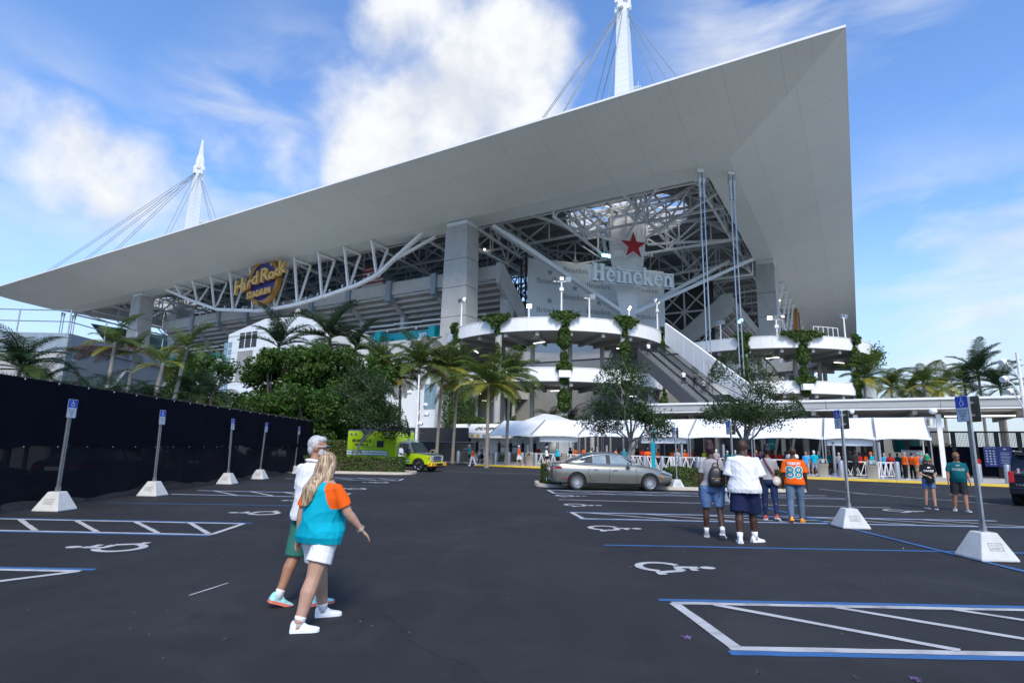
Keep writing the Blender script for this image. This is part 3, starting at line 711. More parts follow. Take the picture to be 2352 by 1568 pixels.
# far stands across the field and the dark interior end wall
g = empty_part('seating_bowl', stadium)
M['seats'] = mat('seats', (.05,.12,.14), .7, var=.3, scale=.4)
for (z0, z1, x0, x1) in ((3, 16, 150, 175), (20, 36, 172, 198)):
    mb = MB(); mb.add([(x0, 20, z0), (x0, 198, z0), (x1, 198, z1), (x1, 20, z1)], [(0,1,2,3)]); mb.build('far_stand', M['seats'], g)
    mb = MB(); mb.add([(20, x0, z0), (198, x0, z0), (198, x1, z1), (20, x1, z1)], [(3,2,1,0)]); mb.build('far_stand', M['seats'], g)
for (z0, z1, a0, a1) in ((3, 16, 64, 44), (19, 30, 46, 24)):
    mb = MB(); mb.add([(a0, 60, z0), (a0, 160, z0), (a1, 160, z1), (a1, 60, z1)], [(3,2,1,0)]); mb.build('near_stand', M['seats'], g)
    mb = MB(); mb.add([(60, a0, z0), (160, a0, z0), (160, a1, z1), (60, a1, z1)], [(0,1,2,3)]); mb.build('near_stand', M['seats'], g)
mb = MB(); mb.bb((198, 17, 0), (199, 200, 43)); mb.bb((17, 198, 0), (150, 199, 30)); mb.build('far_wall', M['concrete_dark'], g)
# gantry wall with cross bracing to the right of the banner
mb = MB(); mb.bb((62, 26, 15), (62.4, 58, 37)); mb.build('screen_back', M['dark'], g)
for k in range(6):
    for r in range(4):
        mb = MB(); y0 = 27+k*5; z0 = 16+r*5; mb.beam((61.8, y0, z0), (61.8, y0+5, z0+5), .28); mb.beam((61.8, y0+5, z0), (61.8, y0, z0+5), .28); mb.beam((61.8, y0, z0), (61.8, y0+5, z0), .34); mb.beam((61.8, y0, z0), (61.8, y0, z0+5), .34); mb.build('gantry_bracing', M['steel_white'], g)
# small work lights under the roof
M['lamp_cyan'] = mat('lamp_cyan', (.35,.85,1), .4, emit=2.2); M['lamp_warm'] = mat('lamp_warm', (1,.9,.65), .4, emit=3)
g = empty_part('spotlights', stadium)
for (px, py, s) in ((1386,586,86),(1393,587,86),(1400,588,86),(1735,564,96),(1703,735,86),(1697,739,86)):
    p = Ldiag(px, py, s-10); mb = MB(); mb.box(p, (.5,.5,.5)); mb.build('spotlight', M['lamp_cyan'], g)
for (px, py) in ((1113,573),(1114,579),(1782,640),(1790,690)):
    p = Ldiag(px, py, 90); mb = MB(); mb.box(p, (.3,.3,.3)); mb.build('spotlight', M['lamp_warm'], g)
# ------------------------------------------------------------------ leaves
def leaf_mat(name, c, tr=None, island=.45, rough=.55):
    m = bpy.data.materials.new(name); m.use_nodes = True; nt = m.node_tree; N = nt.nodes; L = nt.links; b = N['Principled BSDF']
    g = N.new('ShaderNodeNewGeometry'); mr = N.new('ShaderNodeMapRange'); L.new(g.outputs['Random Per Island'], mr.inputs[0]); mr.inputs['To Min'].default_value = 1-island; mr.inputs['To Max'].default_value = 1+island
    h = N.new('ShaderNodeHueSaturation'); h.inputs['Color'].default_value = (*c, 1); L.new(mr.outputs[0], h.inputs['Value'])
    tc = N.new('ShaderNodeTexCoord'); n = N.new('ShaderNodeTexNoise'); n.inputs['Scale'].default_value = .9; n.inputs['Detail'].default_value = 3; L.new(tc.outputs['Object'], n.inputs['Vector'])
    m2 = N.new('ShaderNodeMapRange'); L.new(n.outputs['Fac'], m2.inputs[0]); m2.inputs['From Min'].default_value = .3; m2.inputs['From Max'].default_value = .7; m2.inputs['To Min'].default_value = .478; m2.inputs['To Max'].default_value = .512
    L.new(m2.outputs[0], h.inputs['Hue'])
    L.new(h.outputs[0], b.inputs['Base Color']); b.inputs['Roughness'].default_value = rough; b.inputs['Specular IOR Level'].default_value = .35
    t = N.new('ShaderNodeBsdfTranslucent'); 
    h2 = N.new('ShaderNodeHueSaturation'); L.new(h.outputs[0], h2.inputs['Color']); h2.inputs['Value'].default_value = 1.3; h2.inputs['Hue'].default_value = .485; L.new(h2.outputs[0], t.inputs[0])
    x = N.new('ShaderNodeMixShader'); x.inputs[0].default_value = .32; L.new(b.outputs[0], x.inputs[1]); L.new(t.outputs[0], x.inputs[2]); L.new(x.outputs[0], N['Material Output'].inputs[0])
    return m
M['leaf_vine'] = leaf_mat('leaf_vine', (.052,.105,.018))
M['leaf_dark'] = leaf_mat('leaf_dark', (.030,.070,.012))
M['leaf_oak'] = leaf_mat('leaf_oak', (.042,.086,.026))
M['leaf_hedge'] = leaf_mat('leaf_hedge', (.075,.125,.022), island=.6)
M['leaf_ficus'] = leaf_mat('leaf_ficus', (.046,.105,.014))
M['palm_green'] = leaf_mat('palm_green', (.080,.125,.024), island=.3)
M['palm_dark'] = leaf_mat('palm_dark', (.028,.060,.022), island=.3)
M['palm_lime'] = leaf_mat('palm_lime', (.27,.27,.03), island=.3)
M['palm_yellow'] = leaf_mat('palm_yellow', (.42,.36,.015), island=.25)
M['palm_brown'] = leaf_mat('palm_brown', (.10,.060,.028), island=.4)
M['grass_tuft'] = leaf_mat('grass_tuft', (.075,.105,.03), island=.4)
M['bark'] = mat('bark', (.15,.125,.10), .9, var=.25, scale=9, bump=.6, bscale=30)
M['bark_pale'] = mat('bark_pale', (.30,.28,.245), .9, var=.18, scale=5, bump=.4, bscale=25)
M['bark_grey'] = mat('bark_grey', (.21,.20,.18), .9, var=.25, scale=8, bump=.5, bscale=40)
M['palm_trunk'] = mat('palm_trunk', (.24,.215,.18), .9, var=.2, scale=4, bump=.5, bscale=18)
def leaf_mesh(name, P, Nn, size, m, aspect=.5, jitter=.9, droop=0.0):
    P = np.asarray(P, float); n = len(P); Nn = np.asarray(Nn, float)+nrs.normal(0, jitter, (n, 3)); Nn /= np.linalg.norm(Nn, axis=1)[:, None]+1e-9
    T = nrs.normal(0, 1, (n, 3)); T[:, 2] -= droop; T -= Nn*(T*Nn).sum(1)[:, None]; T /= np.linalg.norm(T, axis=1)[:, None]+1e-9
    B = np.cross(Nn, T); L = (np.asarray(size)*np.ones(n)*nrs.uniform(.65, 1.35, n))[:, None]
    V = np.empty((n, 4, 3)); V[:, 0] = P-T*L/2; V[:, 1] = P+B*L*aspect/2+T*L*.05+Nn*L*.08; V[:, 2] = P+T*L/2; V[:, 3] = P-B*L*aspect/2+T*L*.05+Nn*L*.08
    me = bpy.data.meshes.new(name); me.vertices.add(4*n); me.vertices.foreach_set('co', V.ravel()); me.loops.add(4*n); me.loops.foreach_set('vertex_index', np.arange(4*n, dtype=np.int32))
    me.polygons.add(n); me.polygons.foreach_set('loop_start', np.arange(0, 4*n, 4, dtype=np.int32)); me.polygons.foreach_set('loop_total', np.full(n, 4, dtype=np.int32))
    me.materials.append(m); me.update(calc_edges=True); return me

# ------------------------------------------------------------------ spiral ramps
RC = [toL((6.3, 83.8, 0)), toL((39.9, 92.1, 0))]
RR, RI = 16.0, 8.8
TOPS = [17.35, 11.2, 4.5]
M['strip_light'] = mat('strip_light', (1,.97,.9), .5, emit=2.5)
ramps = []
def arcband(mb, r0, r1, z0, z1, a0, a1, n):
    an = np.linspace(a0, a1, n+1)
    rings = [[(r*math.cos(t), r*math.sin(t), z) for r, z in ((r0, z0), (r1, z0), (r1, z1), (r0, z1))] for t in an]
    mb.loft(rings)
def ramp(i, label):
    c = toW(RC[i].x, RC[i].y); g = thing('spiral_ramp', label, 'ramp', c, SROT, 'spiral ramps at the stadium corner')
    for lv, zt in enumerate(TOPS):
        for k in range(24):
            a0, a1 = 2*math.pi*k/24, 2*math.pi*(k+1)/24-.0012
            mb = MB(); arcband(mb, RR-.22, RR, zt-1.62, zt, a0, a1, 3); arcband(mb, RR-.26, RR+.05, zt+.001, zt+.07, a0, a1, 3); mb.build('parapet_panel', M['white_paint'] if lv < 2 else M['concrete'], g)
            mb = MB(); t = a0+.07; c0, s0 = math.cos(t), math.sin(t)
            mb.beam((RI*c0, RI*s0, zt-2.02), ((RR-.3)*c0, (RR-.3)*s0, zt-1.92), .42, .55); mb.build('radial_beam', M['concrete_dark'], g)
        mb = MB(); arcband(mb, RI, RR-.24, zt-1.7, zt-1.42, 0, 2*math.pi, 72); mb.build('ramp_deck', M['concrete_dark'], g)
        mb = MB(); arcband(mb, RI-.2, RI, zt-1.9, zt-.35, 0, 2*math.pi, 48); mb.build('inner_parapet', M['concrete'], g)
        for k in range(6):
            t = .3+k*math.pi/3+lv*.2; r = 11.8; c0, s0 = math.cos(t), math.sin(t); d = Vector((-s0, c0, 0)).lerp(Vector((c0, s0, 0)), .35).normalized()*.9; p = Vector((r*c0, r*s0, zt-2.36))
            mb = MB(); mb.beam(p-d, p+d, .14, .07); mb.build('ceiling_light', M['strip_light'], g)
    for k in range(12):
        t = 2*math.pi*k/12+.16; mb = MB(); mb.tube([(9.5*math.cos(t), 9.5*math.sin(t), 0), (9.5*math.cos(t), 9.5*math.sin(t), TOPS[0]-1.9)], .30, 12); autosmooth(mb.build('inner_column', M['concrete'], g))
    return g
ramps = [ramp(0, 'left spiral concrete ramp with white parapets under the grey banner wall'), ramp(1, 'right spiral concrete ramp with white parapets behind the escalator')]
def on_ring(i, px, py, front=True):
    """angle on ring i (stadium axes) where the sight line through the pixel meets the outer wall"""
    d = rayL(px, py); o = EYEL-RC[i]; a = d.x*d.x+d.y*d.y; b = o.x*d.x+o.y*d.y; c = o.x*o.x+o.y*o.y-RR*RR; D = b*b-a*c
    if D < 0: t = -b/a
    else: t = (-b-math.sqrt(D))/a
    p = o+d*t; return math.atan2(p.y, p.x), p.z+RC[i].z
# ------------------------------------------------------------------ vines climbing the ramp columns
def vine(i, px, ztop, zbot, wid, drape, label, lv=(0,), colr=.42, tip=0.0):
    ang, _ = on_ring(i, px, 800); c = toW(RC[i].x, RC[i].y)
    base = c+(SU*math.cos(ang)+SV*math.sin(ang))*(RR+.28)
    g = thing('climbing_vine', label, 'vine', base, SROT+ang, 'vines on the spiral ramps')     # local +x points outwards
    mb = MB(); mb.tube([(-.55, 0, -0), (-.55, 0, ztop-1.7)], colr, 12); autosmooth(mb.build('column', M['concrete'], g))
    P = []; Nn = []
    n = int((ztop-zbot)*260*wid)
    for _ in range(n):
        z = rnd.uniform(zbot, ztop); f = .75+.35*math.sin(z*1.7+px)+.2*math.sin(z*4.1)
        a = rnd.uniform(-2.1, 2.1); r = wid*.62*f*(.75+.4*rnd.random())
        P.append((-.35+r*math.cos(a)*.9, r*math.sin(a)*1.05, z)); Nn.append((math.cos(a), math.sin(a), .1))
    full = drape
    for L_ in lv:
        zt = TOPS[L_]; drape = full if L_ == 0 else full*.5
        if L_: mb = MB(); mb.bb((.03, -.7, zt-1.25), (.75, .7, zt-.45)); mb.build('planter_box', M['white_paint'], g)
        for _ in range(int(drape*520)):
            s = rnd.uniform(-1, 1); s = s*abs(s)**.25; dy = s*drape; edge = (.25+(1-abs(s))**1.3*1.5)*(.75+.45*math.sin(dy*6.5+px)*math.sin(dy*2.9+px*2))
            z = zt+.28-rnd.random()*max(.12, edge)
            curv = RR-math.sqrt(max(0, RR*RR-dy*dy)); P.append((.12+rnd.uniform(-.05, .28)-curv, dy, z)); Nn.append((1, 0, .4))
        for _ in range(int(drape*160)):
            dy = rnd.gauss(0, drape*.42); curv = RR-math.sqrt(max(0, RR*RR-min(dy*dy, 30))); P.append((rnd.uniform(-.4, .3)-curv, dy, zt+.2+rnd.random()*.5)); Nn.append((.3, 0, 1))
    link('foliage', leaf_mesh('foliage', P, Nn, .34, M['leaf_vine'], .75, .6), g)
    return g
vine(0, 1047, 17.2, 6.5, .95, .7, 'vine covering the leftmost edge of the left ramp beside the concrete column')
vine(0, 1142, 17.2, 8.0, .55, 2.0, 'vine spreading sideways over the left ramp top, first right of the tall concrete column')
vine(0, 1296, 17.4, 1.0, 1.05, 1.8, 'thickest vine column with collars on both levels of the left ramp', (0, 1))
vine(0, 1436, 17.4, 5.0, .95, 1.9, 'vine mounded over the ramp top below the point of the mast', (0, 1))
vine(0, 1521, 17.3, 1.0, .75, .7, 'narrow vine column at the right end of the left ramp by the escalator', (0,))
vine(1, 1708, 17.5, 6.5, 1.0, 1.1, 'vine on the right ramp behind the tie-down cables')
vine(1, 1843, 17.5, 8.5, 1.1, 2.9, 'vine with the widest drape, on the front of the right ramp', (0, 1))
vine(1, 1962, 17.0, 6.5, 1.0, .75, 'vine near the right edge of the right ramp beside the light pole')
def tuft():
    ang, _ = on_ring(1, 2003, 815); c = toW(RC[1].x, RC[1].y); base = c+(SU*math.cos(ang)+SV*math.sin(ang))*(RR+.2); base.z = 15.6
    g = thing('climbing_vine', 'round tuft of vine hanging off the far right rim of the right ramp', 'vine', base, SROT+ang, 'vines on the spiral ramps')
    P = [(rnd.gauss(0, .6), rnd.gauss(0, .7), rnd.gauss(0, .75)) for _ in range(700)]; link('foliage', leaf_mesh('foliage', P, P, .34, M['leaf_vine'], .75, .6), g)
tuft()
# ------------------------------------------------------------------ floodlight poles standing on the ramp tops
M['lamp_white'] = mat('lamp_white', (1,.98,.92), .4, emit=3.5)
def flood_pole(px, py, i, h, heads, label, lit=True):
    ang, _ = on_ring(i, px, 760); p = toW(RC[i].x, RC[i].y)+(SU*math.cos(ang)+SV*math.sin(ang))*(RR-.5)
    p.z = TOPS[0]-1.4; g = thing('floodlight_pole', label, 'floodlight', p, SROT+ang, 'floodlight poles on the ramp tops')
    mb = MB(); mb.tube([(0, 0, 0), (0, 0, h+1.4)], [.13, .09], 8); autosmooth(mb.build('pole', M['white_paint'], g))
    z = h+1.4; w = .75*(heads-1)/2+.25
    mb = MB(); mb.beam((0, -w, z), (0, w, z), .10); mb.build('crossarm', M['white_paint'], g)
    for k in range(heads):
        y = (k-(heads-1)/2)*.75*1.1; hd = empty_part('floodlight_head', g, (0, y, z+.28)); hd.rotation_euler = (0, R(rnd.uniform(5, 40)), R(rnd.choice((0, 25, -25, 180))))
        mb = MB(); mb.loft([[(-.2, -.2, -.18), (-.2, .2, -.18), (-.2, .2, .18), (-.2, -.2, .18)], [(.12, -.34, -.3), (.12, .34, -.3), (.12, .34, .3), (.12, -.34, .3)]]); mb.build('housing', M['galv'], hd)
        if lit and k == 0:
            mb = MB(); mb.bb((.125, -.3, -.26), (.14, .3, .26)); mb.build('lens', M['lamp_white'], hd)
    if heads > 2: mb = MB(); mb.bb((-.1, -.25, z-1.2), (.2, .25, z-.8)); mb.build('control_box', M['white_paint'], g)
flood_pole(1051, 712, 0, 3.6, 2, 'floodlight pole standing before the tall concrete column', False)
flood_pole(1212, 700, 0, 1.3, 1, 'short pole with one bright lit floodlight left of the banner')
flood_pole(1290, 664, 0, 4.6, 3, 'tallest floodlight pole with three heads before the banner', False)
flood_pole(1357, 690, 0, 2.6, 2, 'two-headed floodlight pole in front of the banner, right of the tallest', False)
flood_pole(1452, 700, 0, 1.8, 1, 'small lamp pole at the foot of the mast')
flood_pole(1519, 680, 0, 4.0, 3, 'floodlight pole at the right edge of the grey banner')
flood_pole(1652, 720, 1, 2.3, 2, 'lit floodlight pole on the right ramp left of the cables')
flood_pole(1786, 730, 1, 2.4, 3, 'lit floodlight pole before the right concrete column')
flood_pole(1948, 722, 1, 3.0, 2, 'floodlight pole at the right edge of the right ramp', False)
# ------------------------------------------------------------------ escalator between the ramps
M['esc_dark'] = mat('esc_dark', (.10,.10,.105), .7, var=.1); M['esc_glass'] = mat('esc_glass', (.10,.14,.15), .1, alpha=.35)
def escalator():
    P0 = Vector((EYE.x+74*math.sin(R(15.2)), 74*math.cos(R(15.2)), 15.2)); P1 = Vector((61*math.sin(R(24.9)), 61*math.cos(R(24.9)), 3.7))
    d = P1-P0; fl = Vector((d.x, d.y, 0)); n = Vector((fl.y, -fl.x, 0)).normalized()     # n points to the left, nearer side
    g = thing('escalator', 'white covered escalator rising between the two spiral ramps', 'escalator', P1*1.0)
    lo = P0-P1; up = Vector((0, 0, 1))
    A = Vector((0, 0, 0)); B = lo
    def side(off, z0, z1, name, m, th=.2, u0=0.0, u1=1.0):
        a = A.lerp(B, u0); b = A.lerp(B, u1); mb = MB(); q = n*off
        mb.prism([a+q+up*z0, b+q+up*z0, b+q+up*z1, a+q+up*z1], n*th); mb.build(name, m, g)
    side(-.3, -.2, 2.5, 'upper_side_panel', M['white_paint'], .3)
    for k in range(10): side(.003, -.18, 2.48, 'panel_joint', M['steel_white'], .02, k/10+.0985, k/10+.1005)
    for o in (1.0, 2.5, 4.0):
        side(o, -3.0, -1.2, 'truss_side', M['esc_dark'], .2); side(o+.05, -1.2, -.3, 'glass_balustrade', M['esc_glass'], .05); side(o, -.3, -.2, 'handrail', M['black'], .14)
    mb = MB(); k = 44
    for i in range(k):
        a = A.lerp(B, i/k)-up*1.7; b = A.lerp(B, (i+1)/k)-up*1.7; mb.prism([a+n*1.1, b+n*1.1, b+n*4.0, a+n*4.0], up*.28)
    st = mb.build('steps', M['deck_dark'], g); st['kind'] = 'stuff'
    for u in (.25, .55):
        p = A.lerp(B, u); mb = MB(); mb.tube([p+n*3-up*(p.z+P1.z), p+n*3-up*2.9], .45, 12); autosmooth(mb.build('support_column', M['concrete'], g))
    # lower flight seen below it
    a = B.lerp(A, .02)-up*7.6+n*3.0; b = a+(A-B)*.55
    for off in (0, 2.0):
        mb = MB(); q = n*off; mb.prism([a+q-up*.6, b+q-up*.6, b+q+up*.3, a+q+up*.3], n*.15); mb.build('lower_flight_side', M['deck_dark'], g)
        mb = MB(); mb.prism([a+q+up*.3, b+q+up*.3, b+q+up*1.2, a+q+up*1.2], n*.04); mb.build('lower_flight_glass', M['skylight'], g)
    mb = MB(); mb.prism([a, b, b+n*2.0, a+n*2.0], up*.2); mb.build('lower_flight', M['deck_dark'], g)
    return g, P0, P1, n
esc, EP0, EP1, EN = escalator()
# ------------------------------------------------------------------ signs on the stadium
M['gold'] = mat('gold', (.78,.48,.14), .45, var=.08, scale=1); M['violet'] = mat('violet', (.035,.03,.20), .5, var=.08, scale=.6)
M['gold_side'] = mat('gold_side', (.40,.19,.028), .5)
def round_sign(flip, label, loc, s=1.0):
    g = thing('round_sign', label, 'sign', loc, SROT if not flip else SROT+math.pi/2, 'round signs on the hanging trusses')
    Rr = 5.0*s
    # local: faces -x, y runs along the wall (to the left in the picture), z up
    mb = MB(); mb.loft([[(x, Rr*.9*math.cos(t), Rr*.9*math.sin(t)) for t in np.linspace(0, 2*math.pi, 49)[:-1]] for x in (0, .5)]); mb.build('disc', M['violet'], g)
    mb = MB(); rings = []
    for t in np.linspace(0, 2*math.pi, 57)[:-1]: rings.append([(x, r*math.cos(t), r*math.sin(t)) for x, r in ((-.28, Rr*.84), (-.28, Rr*1.01), (.6, Rr*1.01), (.6, Rr*.84))])
    mb.loft(rings+[rings[0]], cap=False); mb.build('rim', M['gold_side'], g)
    return g
sgn = round_sign(False, 'round violet sign with gold rim and raised gold lettering under the left roof edge', toW(13.6, 107.7, 35.2))
def sign_text(txt, size, cy, cz, rot, bold, shear, ext, sp=1.0, name='letters'):
    me = poly_text(txt, size, bold, ext, shear, sp)
    M4 = frame((-.55, cy, cz), (0, -math.cos(rot), math.sin(rot)), (0, math.sin(rot)*0, 1)) if False else Matrix.Translation((-.95, cy, cz)) @ Matrix.Rotation(rot, 4, 'X').inverted() @ frame((0,0,0), (0,-1,0), (0,0,1))
    put_text(name, me, M['gold'], sgn, M4 @ Matrix.Diagonal((1.12, 1, 1, 1)) if name == 'raised_letter' else M4)
for (ch, y, z, s) in (('H', 6.9, -.9, 5.4), ('a', 5.0, -.75, 4.1), ('r', 3.3, -.35, 4.1), ('d', 1.5, .35, 5.0), ('R', -1.5, .75, 5.4), ('o', -3.85, .75, 4.1), ('c', -5.6, 1.15, 4.1), ('k', -6.9, 1.8, 5.2)):
    sign_text(ch, s*.76, y*1.0, z*.9+.2, R(8), .075, .10, .3, 1.0, 'raised_letter')
sign_text('STADIUM', 1.75, 0, -2.75, R(4), .05, 0, .2, 1.05, 'lettering')
rs = round_sign(True, 'gold edged round sign seen edge-on under the right roof edge', toW(108, 13.6, 35.2))
# serif letters made of strokes, for the big white sign and the printed banner
def stroke(mb, pts, w, d, M4, mi=0):
    P = [Vector((p[0], p[1], 0)) for p in pts]; L = []; Rg = []
    for i, p in enumerate(P):
        t = (P[min(i+1, len(P)-1)]-P[max(i-1, 0)]).normalized(); nn = Vector((-t.y, t.x, 0)); ww = w[i] if isinstance(w, (list, tuple)) else w
        L.append(p+nn*ww/2); Rg.append(p-nn*ww/2)
    for i in range(len(P)-1):
        q = [L[i], Rg[i], Rg[i+1], L[i+1]]
        if d: mb.prism([M4 @ v for v in q][::-1], (M4.to_3x3() @ Vector((0, 0, d))), mi)
        else: mb.add([M4 @ v for v in q], [(0,1,2,3)], mi)
def arc(cx, cy, rx, ry, a0, a1, n=14): return [(cx+rx*math.cos(R(a0+(a1-a0)*i/n)), cy+ry*math.sin(R(a0+(a1-a0)*i/n))) for i in range(n+1)]
def serif_letter(ch):
    S = []; w = .21
    def bar(x0, x1, y, t=.10): S.append(([(x0, y), (x1, y)], t))
    if ch == 'H':
        for x in (.18, .74): S.append(([(x, 0), (x, 1.35)], .25)); bar(x-.22, x+.22, .06, .12); bar(x-.22, x+.22, 1.29, .12)
        S.append(([(.2, .68), (.72, .68)], .14)); wd = 1.05
    elif ch == 'e':
        S.append((arc(.36, .47, .27, .40, 0, 325, 20), [.10]+[.14]*2+[.2]*14+[.12]*4)); S.append(([(.12, .50), (.66, .50)], .09)); wd = .78
    elif ch == 'i':
        S.append(([(.2, 0), (.2, .88)], .22)); bar(.0, .4, .05); bar(.02, .2, .83); S.append((arc(.2, 1.16, .06, .06, 0, 360, 8), .13)); wd = .46
    elif ch == 'n':
        S.append(([(.17, 0), (.17, .9)], .21)); bar(-.02, .36, .05); bar(-.02, .17, .85)
        S.append((arc(.40, .55, .23, .29, 150, 0, 8)+[(.63, 0)], .20)); bar(.46, .82, .05); wd = .88
    elif ch == 'k':
        S.append(([(.17, 0), (.17, 1.38)], .21)); bar(-.02, .36, .05); bar(-.02, .17, 1.33); S.append(([(.24, .40), (.6, .86)], .13)); S.append(([(.34, .55), (.66, .0)], .2)); bar(.5, .86, .05); bar(.45, .78, .85); wd = .90
    return S, wd
def serif_word(word, d, M4, sp=.03):
    xs = 0; lay = []
    for ch in word: S, wd = serif_letter(ch); lay.append((S, xs)); xs += wd+sp
    out = []
    for S, x in lay:
        mb = MB()
        for j, (pts, w) in enumerate(S): stroke(mb, [(p[0]+x-xs/2, p[1]) for p in pts], w, d, M4 @ Matrix.Translation((0, 0, .004*j)) if d else M4 @ Matrix.Translation((0, 0, .0015*j)))
        out.append(mb)
    return out, xs
def star_poly(r, k=.40, rot=0): return [((r if i % 2 == 0 else r*k)*math.sin(math.pi*i/5+rot), (r if i % 2 == 0 else r*k)*math.cos(math.pi*i/5+rot)) for i in range(10)]
DX, DY = Vector((1, -1, 0)).normalized(), Vector((0, 0, 1))        # along the corner face, to the right, and up
DN = Vector((-1, -1, 0)).normalized()                              # towards the camera
M['letter_white'] = mat('letter_white', (.72,.80,.80), .4, var=.04); M['star_red'] = mat('star_red', (.36,.012,.022), .5, var=.12, scale=8); M['letter_edge'] = mat('letter_edge', (.78,.80,.80), .5)
MAW = toW(MA, MA)
def corner_frame(px, py, s): return Ldiag(px, py, s)
pl = Ldiag(1358, 630, 2*MA-5.2); pr = Ldiag(1546, 637, 2*MA-5.2)
Lw = (pr-pl).length
def letter_sign():
    c = (pl+pr)/2; c.z = Ldiag(1452, 636, 2*MA-5.2).z; cw = toW(c.x, c.y, c.z)
    g = thing('letter_sign', 'long white raised serif letters mounted across the near mast', 'sign', cw, SROT)
    base = frame((0, 0, 0), DX, DY); w0 = serif_word('Heineken', 0, Matrix.Identity(4))[1]; sc = Lw*.985/w0
    M4 = base @ Matrix.Translation((0, -sc*.62, .1)) @ Matrix.Scale(sc, 4)
    mbs, _ = serif_word('Heineken', .22, M4)
    for mb in mbs: fixn(mb.build('raised_letter', M['letter_white'], g))
    for y in (.62, -.62):
        mb = MB(); a = base @ Vector((-Lw/2-.1, y*sc*.62/.62*1.0+ (0 if y < 0 else -.1*sc), -.25)); b = base @ Vector((Lw/2+.1, y*sc+(0 if y < 0 else -.1*sc), -.25)); mb.beam(a, b, .28); mb.build('frame_rail', M['letter_edge'], g)
    for x in (-1, 1): mb = MB(); mb.beam(base @ Vector((x*(Lw/2+.1), -sc*.62, -.25)), base @ Vector((x*(Lw/2+.1), sc*.52, -.25)), .28); mb.build('frame_rail', M['letter_edge'], g)
    return g
letter_sign()
def star_sign():
    c = Ldiag(1453, 566, 2*MA-5.0); top = Ldiag(1453, 535, 2*MA-5.0); r = (top-c).length*1.02
    g = thing('star_sign', 'big red five-pointed star with pale edge above the white letters', 'sign', toW(c.x, c.y, c.z), SROT)
    base = frame((0, 0, 0), DX, DY)
    mb = MB(); mb.prism([base @ Vector((x, y, 0)) for x, y in star_poly(r*1.13)], DN*.28); fixn(mb.build('pale_edge', M['letter_edge'], g))
    mb = MB(); mb.prism([base @ Vector((x, y, .29)) for x, y in star_poly(r*.97)], DN*.12); fixn(mb.build('red_star', M['star_red'], g))
    for t, px in (('EST.', 1423), ('1873', 1486)):
        q = Ldiag(px, 582 if px < 1450 else 584, 2*MA-5.0)-c; put_text('lettering', poly_text(t, 1.15, .03, .05), M['letter_edge'], g, frame(q, DX, DY))
star_sign()
# grey printed banner wall behind the mast
M['banner'] = mat('banner', (.60,.63,.64), .6, var=.04, scale=.3); M['banner_print'] = mat('banner_print', (.22,.24,.25), .6)
def banner():
    s = 2*MA+11; a = Ldiag(1213, 592, s); b = Ldiag(1525, 640, s); bl = Ldiag(1213, 735, s); c = (a+b)/2; zt, zb = a.z, 17.0
    c = Vector((c.x, c.y, 0)); Wd = (Vector((a.x, a.y, 0))-Vector((b.x, b.y, 0))).length
    g = thing('banner_wall', 'tall grey fabric banner printed with dark stars and lettering behind the mast', 'banner', toW(c.x, c.y), SROT)
    base = frame((0, 0, 0), DX, DY)
    mb = MB(); mb.prism([base @ Vector(p) for p in ((-Wd/2, zb, 0), (Wd/2, zb, 0), (Wd/2, zt, 0), (-Wd/2, zt, 0))], DN*-.3); mb.build('banner_cloth', M['banner'], g)
    for x in (-1,): 
        mb = MB()
        for k in range(9): mb.beam(base @ Vector((-Wd/2-1.1, zb+k*2.3, -.6)), base @ Vector((-Wd/2-.1, zb+k*2.3+2.0, -.6)), .16); mb.beam(base @ Vector((-Wd/2-1.1, zb+k*2.3+2.0, -.6)), base @ Vector((-Wd/2-.1, zb+k*2.3+2.0, -.6)), .16)
        mb.beam(base @ Vector((-Wd/2-1.1, zb, -.6)), base @ Vector((-Wd/2-1.1, zt, -.6)), .3); mb.beam(base @ Vector((-Wd/2-.2, zb, -.6)), base @ Vector((-Wd/2-.2, zt, -.6)), .3); mb.build('side_scaffold', M['dark'], g)
    w0 = serif_word('Heineken', 0, Matrix.Identity(4))[1]
    for (px, py) in ((1323, 627), (1263, 652), (1376, 663), (1320, 689), (1262, 718), (1484, 672), (1376, 722), (1484, 733), (1432,707)):
        q = Ldiag(px, py, s)-Vector((c.x, c.y, 0)); M4 = frame(q+DN*.02, DX, DY) @ Matrix.Scale(5.0/w0, 4)
        mbs, _ = serif_word('Heineken', 0, M4); mb = MB()
        for m_ in mbs: mb.add(m_.v, m_.f)
        mb.add([M4 @ Vector((x, y+3.05, 0)) for x, y in star_poly(.95)], [tuple(range(10))])
        lt = mb.build('printed_logo', M['banner_print'], g); lt['kind'] = 'stuff'
banner()
